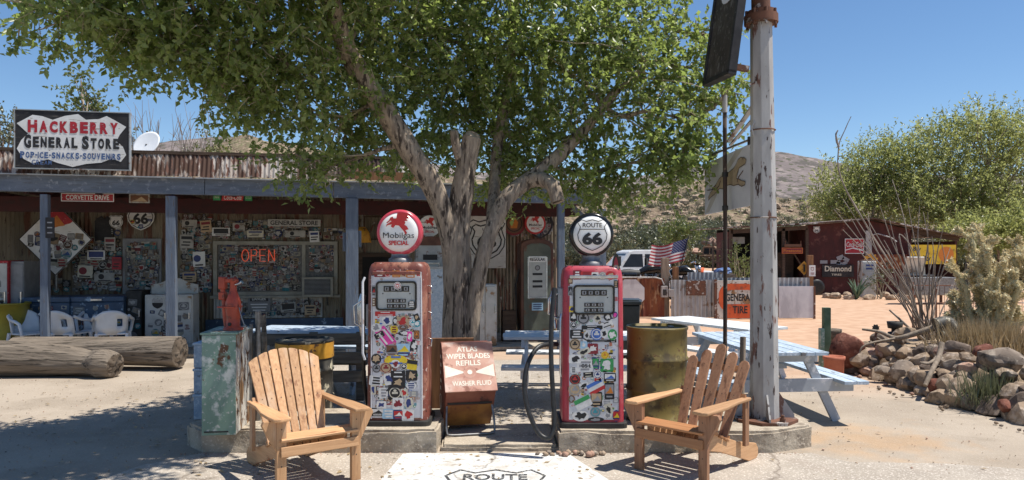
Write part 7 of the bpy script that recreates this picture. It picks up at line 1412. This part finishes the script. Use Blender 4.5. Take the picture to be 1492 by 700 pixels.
for tx,ty in targets:
    e = W(tx,ty,Ych+rr.uniform(-.5,.6))-B0; b0 = Vector((rr.uniform(-.12,.12),rr.uniform(-.12,.12),0)); mid = b0.lerp(e,.45)+Vector((rr.uniform(-.08,.08),rr.uniform(-.1,.1),.05)); b.tube(smooth_path([b0,mid,b0.lerp(e,.75)],3),[.034]*6+[.03],7,0); segs += [(b0,b0.lerp(mid,.5),.034),(b0.lerp(mid,.5),mid,.034),(mid,mid.lerp(b0.lerp(e,.75),.5),.034),(mid.lerp(b0.lerp(e,.75),.5),b0.lerp(e,.75),.034)]
    for f_ in (.5,.7): 
        pq = b0.lerp(mid,f_/.45) if f_ < .45 else mid.lerp(b0.lerp(e,.75),(f_-.45)/.3); grow(pq, Vector((rr.gauss(0,.6),rr.gauss(0,.5),rr.uniform(.2,1))), .19, .034, 1)
    grow(b0.lerp(e,.75), (e-b0)*.6+Vector((0,0,.2)), .20, .038, 2)
b.build('branches','cholla_skin',t)
rg = np.random.default_rng(3); A0 = np.array([tuple(s[0]) for s in segs]); A1 = np.array([tuple(s[1]) for s in segs]); Rr = np.array([s[2] for s in segs]); ns = 110
k = np.repeat(np.arange(len(segs)), ns); f_ = rg.uniform(0,1.05,(len(k),1)); Pp = A0[k]+(A1[k]-A0[k])*f_; ax = unit(A1[k]-A0[k]); N_ = rg.normal(size=Pp.shape); N_ = unit(N_-ax*np.sum(N_*ax,1,keepdims=True)); Pp = Pp+N_*Rr[k][:,None]*.8
V, Fq = leaf_arrays(Pp, unit(N_+ax*.3+rg.normal(size=N_.shape)*.5), .036, .017, rg, .1, 0); tri_object('spines', V, Fq, 'cholla_spine', t)
def grass(label, loc, n, h, spread, sd, m='leaf_straw'):
    rg = np.random.default_rng(sd); P = np.stack([rg.normal(0,spread,n), rg.normal(0,spread*.7,n), np.zeros(n)],1); D = unit(np.stack([rg.normal(0,.28,n),rg.normal(0,.28,n),np.ones(n)],1)); V, Fq = leaf_arrays(P, D, h, .012, rg, .1, 0); o = tri_object('dry_grass', V, Fq, m); o.location = loc; return tag(o, label, 'grass clump')
grass('tall straw coloured grass clump in the bed below the cholla', ((1432-CX)/F*9.9,9.9,.33), 2600, .50, .24, 1)
grass('straw coloured grass at the right edge of the bed', ((1485-CX)/F*9.8,9.8,.35), 1200, .40, .18, 2)
grass('thin grey green wisp of grass before the broad grey rock', ((1440-CX)/F*8.2,8.2,.02), 500, .42, .12, 3, 'leaf_sage')
spiky('small prickly green tuft at the foot of the straw grass', ((1405-CX)/F*9.7,9.7,.35), 30, .22, 8)
Yk = 11.4; t = thing('green_post','short green wooden post with side block at the left end of the rock wall','post',((1204-CX)/F*Yk,Yk,0)); b = MB(); b.box((0,0,.46),(.105,.10,.92)); b.build('upright','cactus_green',t,.008); b = MB(); b.box((-.075,0,.30),(.06,.1,.6)); b.build('side_block','green_paint',t,.006)
b = MB(); Pq = [W(1256,480,10.8),W(1282,484,10.7),W(1306,493,10.5),W(1335,486,10.4),W(1366,476,10.3),W(1385,470,10.3)]; b.tube(smooth_path(Pq,4), list(np.linspace(.016,.055,21)), 8); b.tube(smooth_path([Pq[2],W(1290,498,10.5),W(1278,492,10.6)],3), list(np.linspace(.016,.008,7)), 6); b.tube(smooth_path([W(1306,493,10.5),W(1262,502,10.4),W(1252,515,10.4)],3), list(np.linspace(.018,.010,7)), 6); tag(b.build('driftwood_branch','wood_post'),'long grey driftwood branch lying along the top of the rock wall','branch')
b = MB(); b.tube(smooth_path([W(1364,474,10.2),W(1382,470,10.2),W(1392,482,10.1),W(1402,500,10.0)],4), list(np.linspace(.10,.06,13)), 10); b.tube(smooth_path([W(1370,480,10.2),W(1380,492,10.1)],4), list(np.linspace(.06,.04,5)), 8); tag(b.build('burnt_log','drum_black'),'short blackened log on the wall below the thorny stems','log')
b = MB(); b.tube(smooth_path([W(1372,500,9.2),W(1368,520,9.1),W(1358,540,8.9),W(1348,562,8.8)],4), list(np.linspace(.035,.026,13)), 8); b.tube(smooth_path([W(1366,522,9.1),W(1352,530,9.0),W(1340,528,9.0)],4), list(np.linspace(.024,.012,9)), 6); tag(b.build('forked_branch','wood_post'),'forked grey branch leaning down the front of the rock wall','branch')
Yj = 11.2; pj = W(1304,490,Yj); t = thing('rusty_burner','dark rusty drum shaped burner on a stem on the rock wall','ironwork',(pj.x,Yj,pj.z)); b = MB(); b.lathe([(.10,0),(.10,.06),(.05,.07),(.05,.11),(.10,.12),(.115,.22),(.09,.22),(.001,.14)],16); b.build('drum','matte_black',t); b = MB(); b.cyl((0,0,-.3),(0,0,0),.02,n=6); b.build('stem','rust',t)
pj = W(1276,478,10.9); t = thing('iron_gear','small black iron gear standing on the rock wall','gear',(pj.x,10.9,pj.z)); b = MB(); n = 16; b.prism([((.055 if (i//1)%2 else .038)*math.cos(2*math.pi*i/n),(.055 if i%2 else .038)*math.sin(2*math.pi*i/n)) for i in range(n)],-.015,.015); b.build('toothed_wheel','matte_black',t); b = MB(); b.cyl((0,0,-.28),(.0,0,-.04),.012,n=6); b.build('spike','rust',t)
pj = W(1214,482,11.8); t = thing('metal_basin','small dark metal basin behind the green post','basin',(pj.x,11.9,0)); b = MB(); b.lathe([(.12,0),(.10,.35),(.13,.40),(.17,.50),(.17,.54),(.14,.54),(.001,.45)],18); b.build('bowl','weathered_wood',t)
# ------------------------------------------------------------------ grit, dry leaves
rr = random.Random(99); ico = bmesh.new(); bmesh.ops.create_icosphere(ico, subdivisions=1, radius=1); iv = [v.co.copy() for v in ico.verts]; fi = [tuple(v.index for v in f.verts) for f in ico.faces]; ico.free()
b = MB()
def grit(x, y, s, mi): b.add([v*(1+.4*mnoise.noise(v*2+Vector((x*9,y*9,0)))) for v in iv], fi, mi, False, Matrix.Translation((x,y,s*.3+.004)) @ Matrix.Rotation(rr.uniform(0,6),4,'Z') @ Matrix.Diagonal((s*1.2,s,s*.7,1)))
for i in range(1000):
    px = rr.choice((rr.uniform(-20,300),rr.uniform(1150,1500),rr.uniform(0,1492))); Y = rr.uniform(5.4,11) if px < 1000 else rr.uniform(5.4,14); x = (px-CX)/F*Y
    if -2.95 < x < 2.75 and 4.3 < Y < 7.5: 
        if rr.random() > .12 or (6.4 < Y < 7.5): continue
    if x > xl(min(12,max(7,Y)))-.1 and Y < 12: continue
    grit(x, Y, rr.uniform(.003,.007)*(1+.8*(rr.random()>.95)), rr.choice((0,0,1,2)))
for i in range(420): x = rr.uniform(-2.9,2.6); grit(x, 6.47-abs(rr.gauss(0,.035)), rr.uniform(.003,.008), rr.randrange(3))
tag(b.build('gravel', ['stone_tan','stone_grey','stone_pink']), 'fine loose grit scattered over the dusty ground', 'gravel', None, 'stuff')
n = 900; rgl = np.random.default_rng(4); P = np.stack([rgl.normal(-1.8,2.2,n), rgl.normal(7.8,1.5,n), np.full(n,.012)],1); ok = ~((P[:,0]>-3.0)&(P[:,0]<2.85)&(P[:,1]>6.45)&(P[:,1]<7.45)); P = P[ok]
D = unit(np.stack([rgl.normal(size=len(P)), rgl.normal(size=len(P)), np.abs(rgl.normal(0,.12,len(P)))],1)); V, Fq = leaf_arrays(P, D, .05, .03, rgl, .12, 6); tag(tri_object('fallen_leaves', V, Fq, 'leaf_straw'), 'dry fallen leaves scattered under the shade tree', 'leaf litter', None, 'stuff')
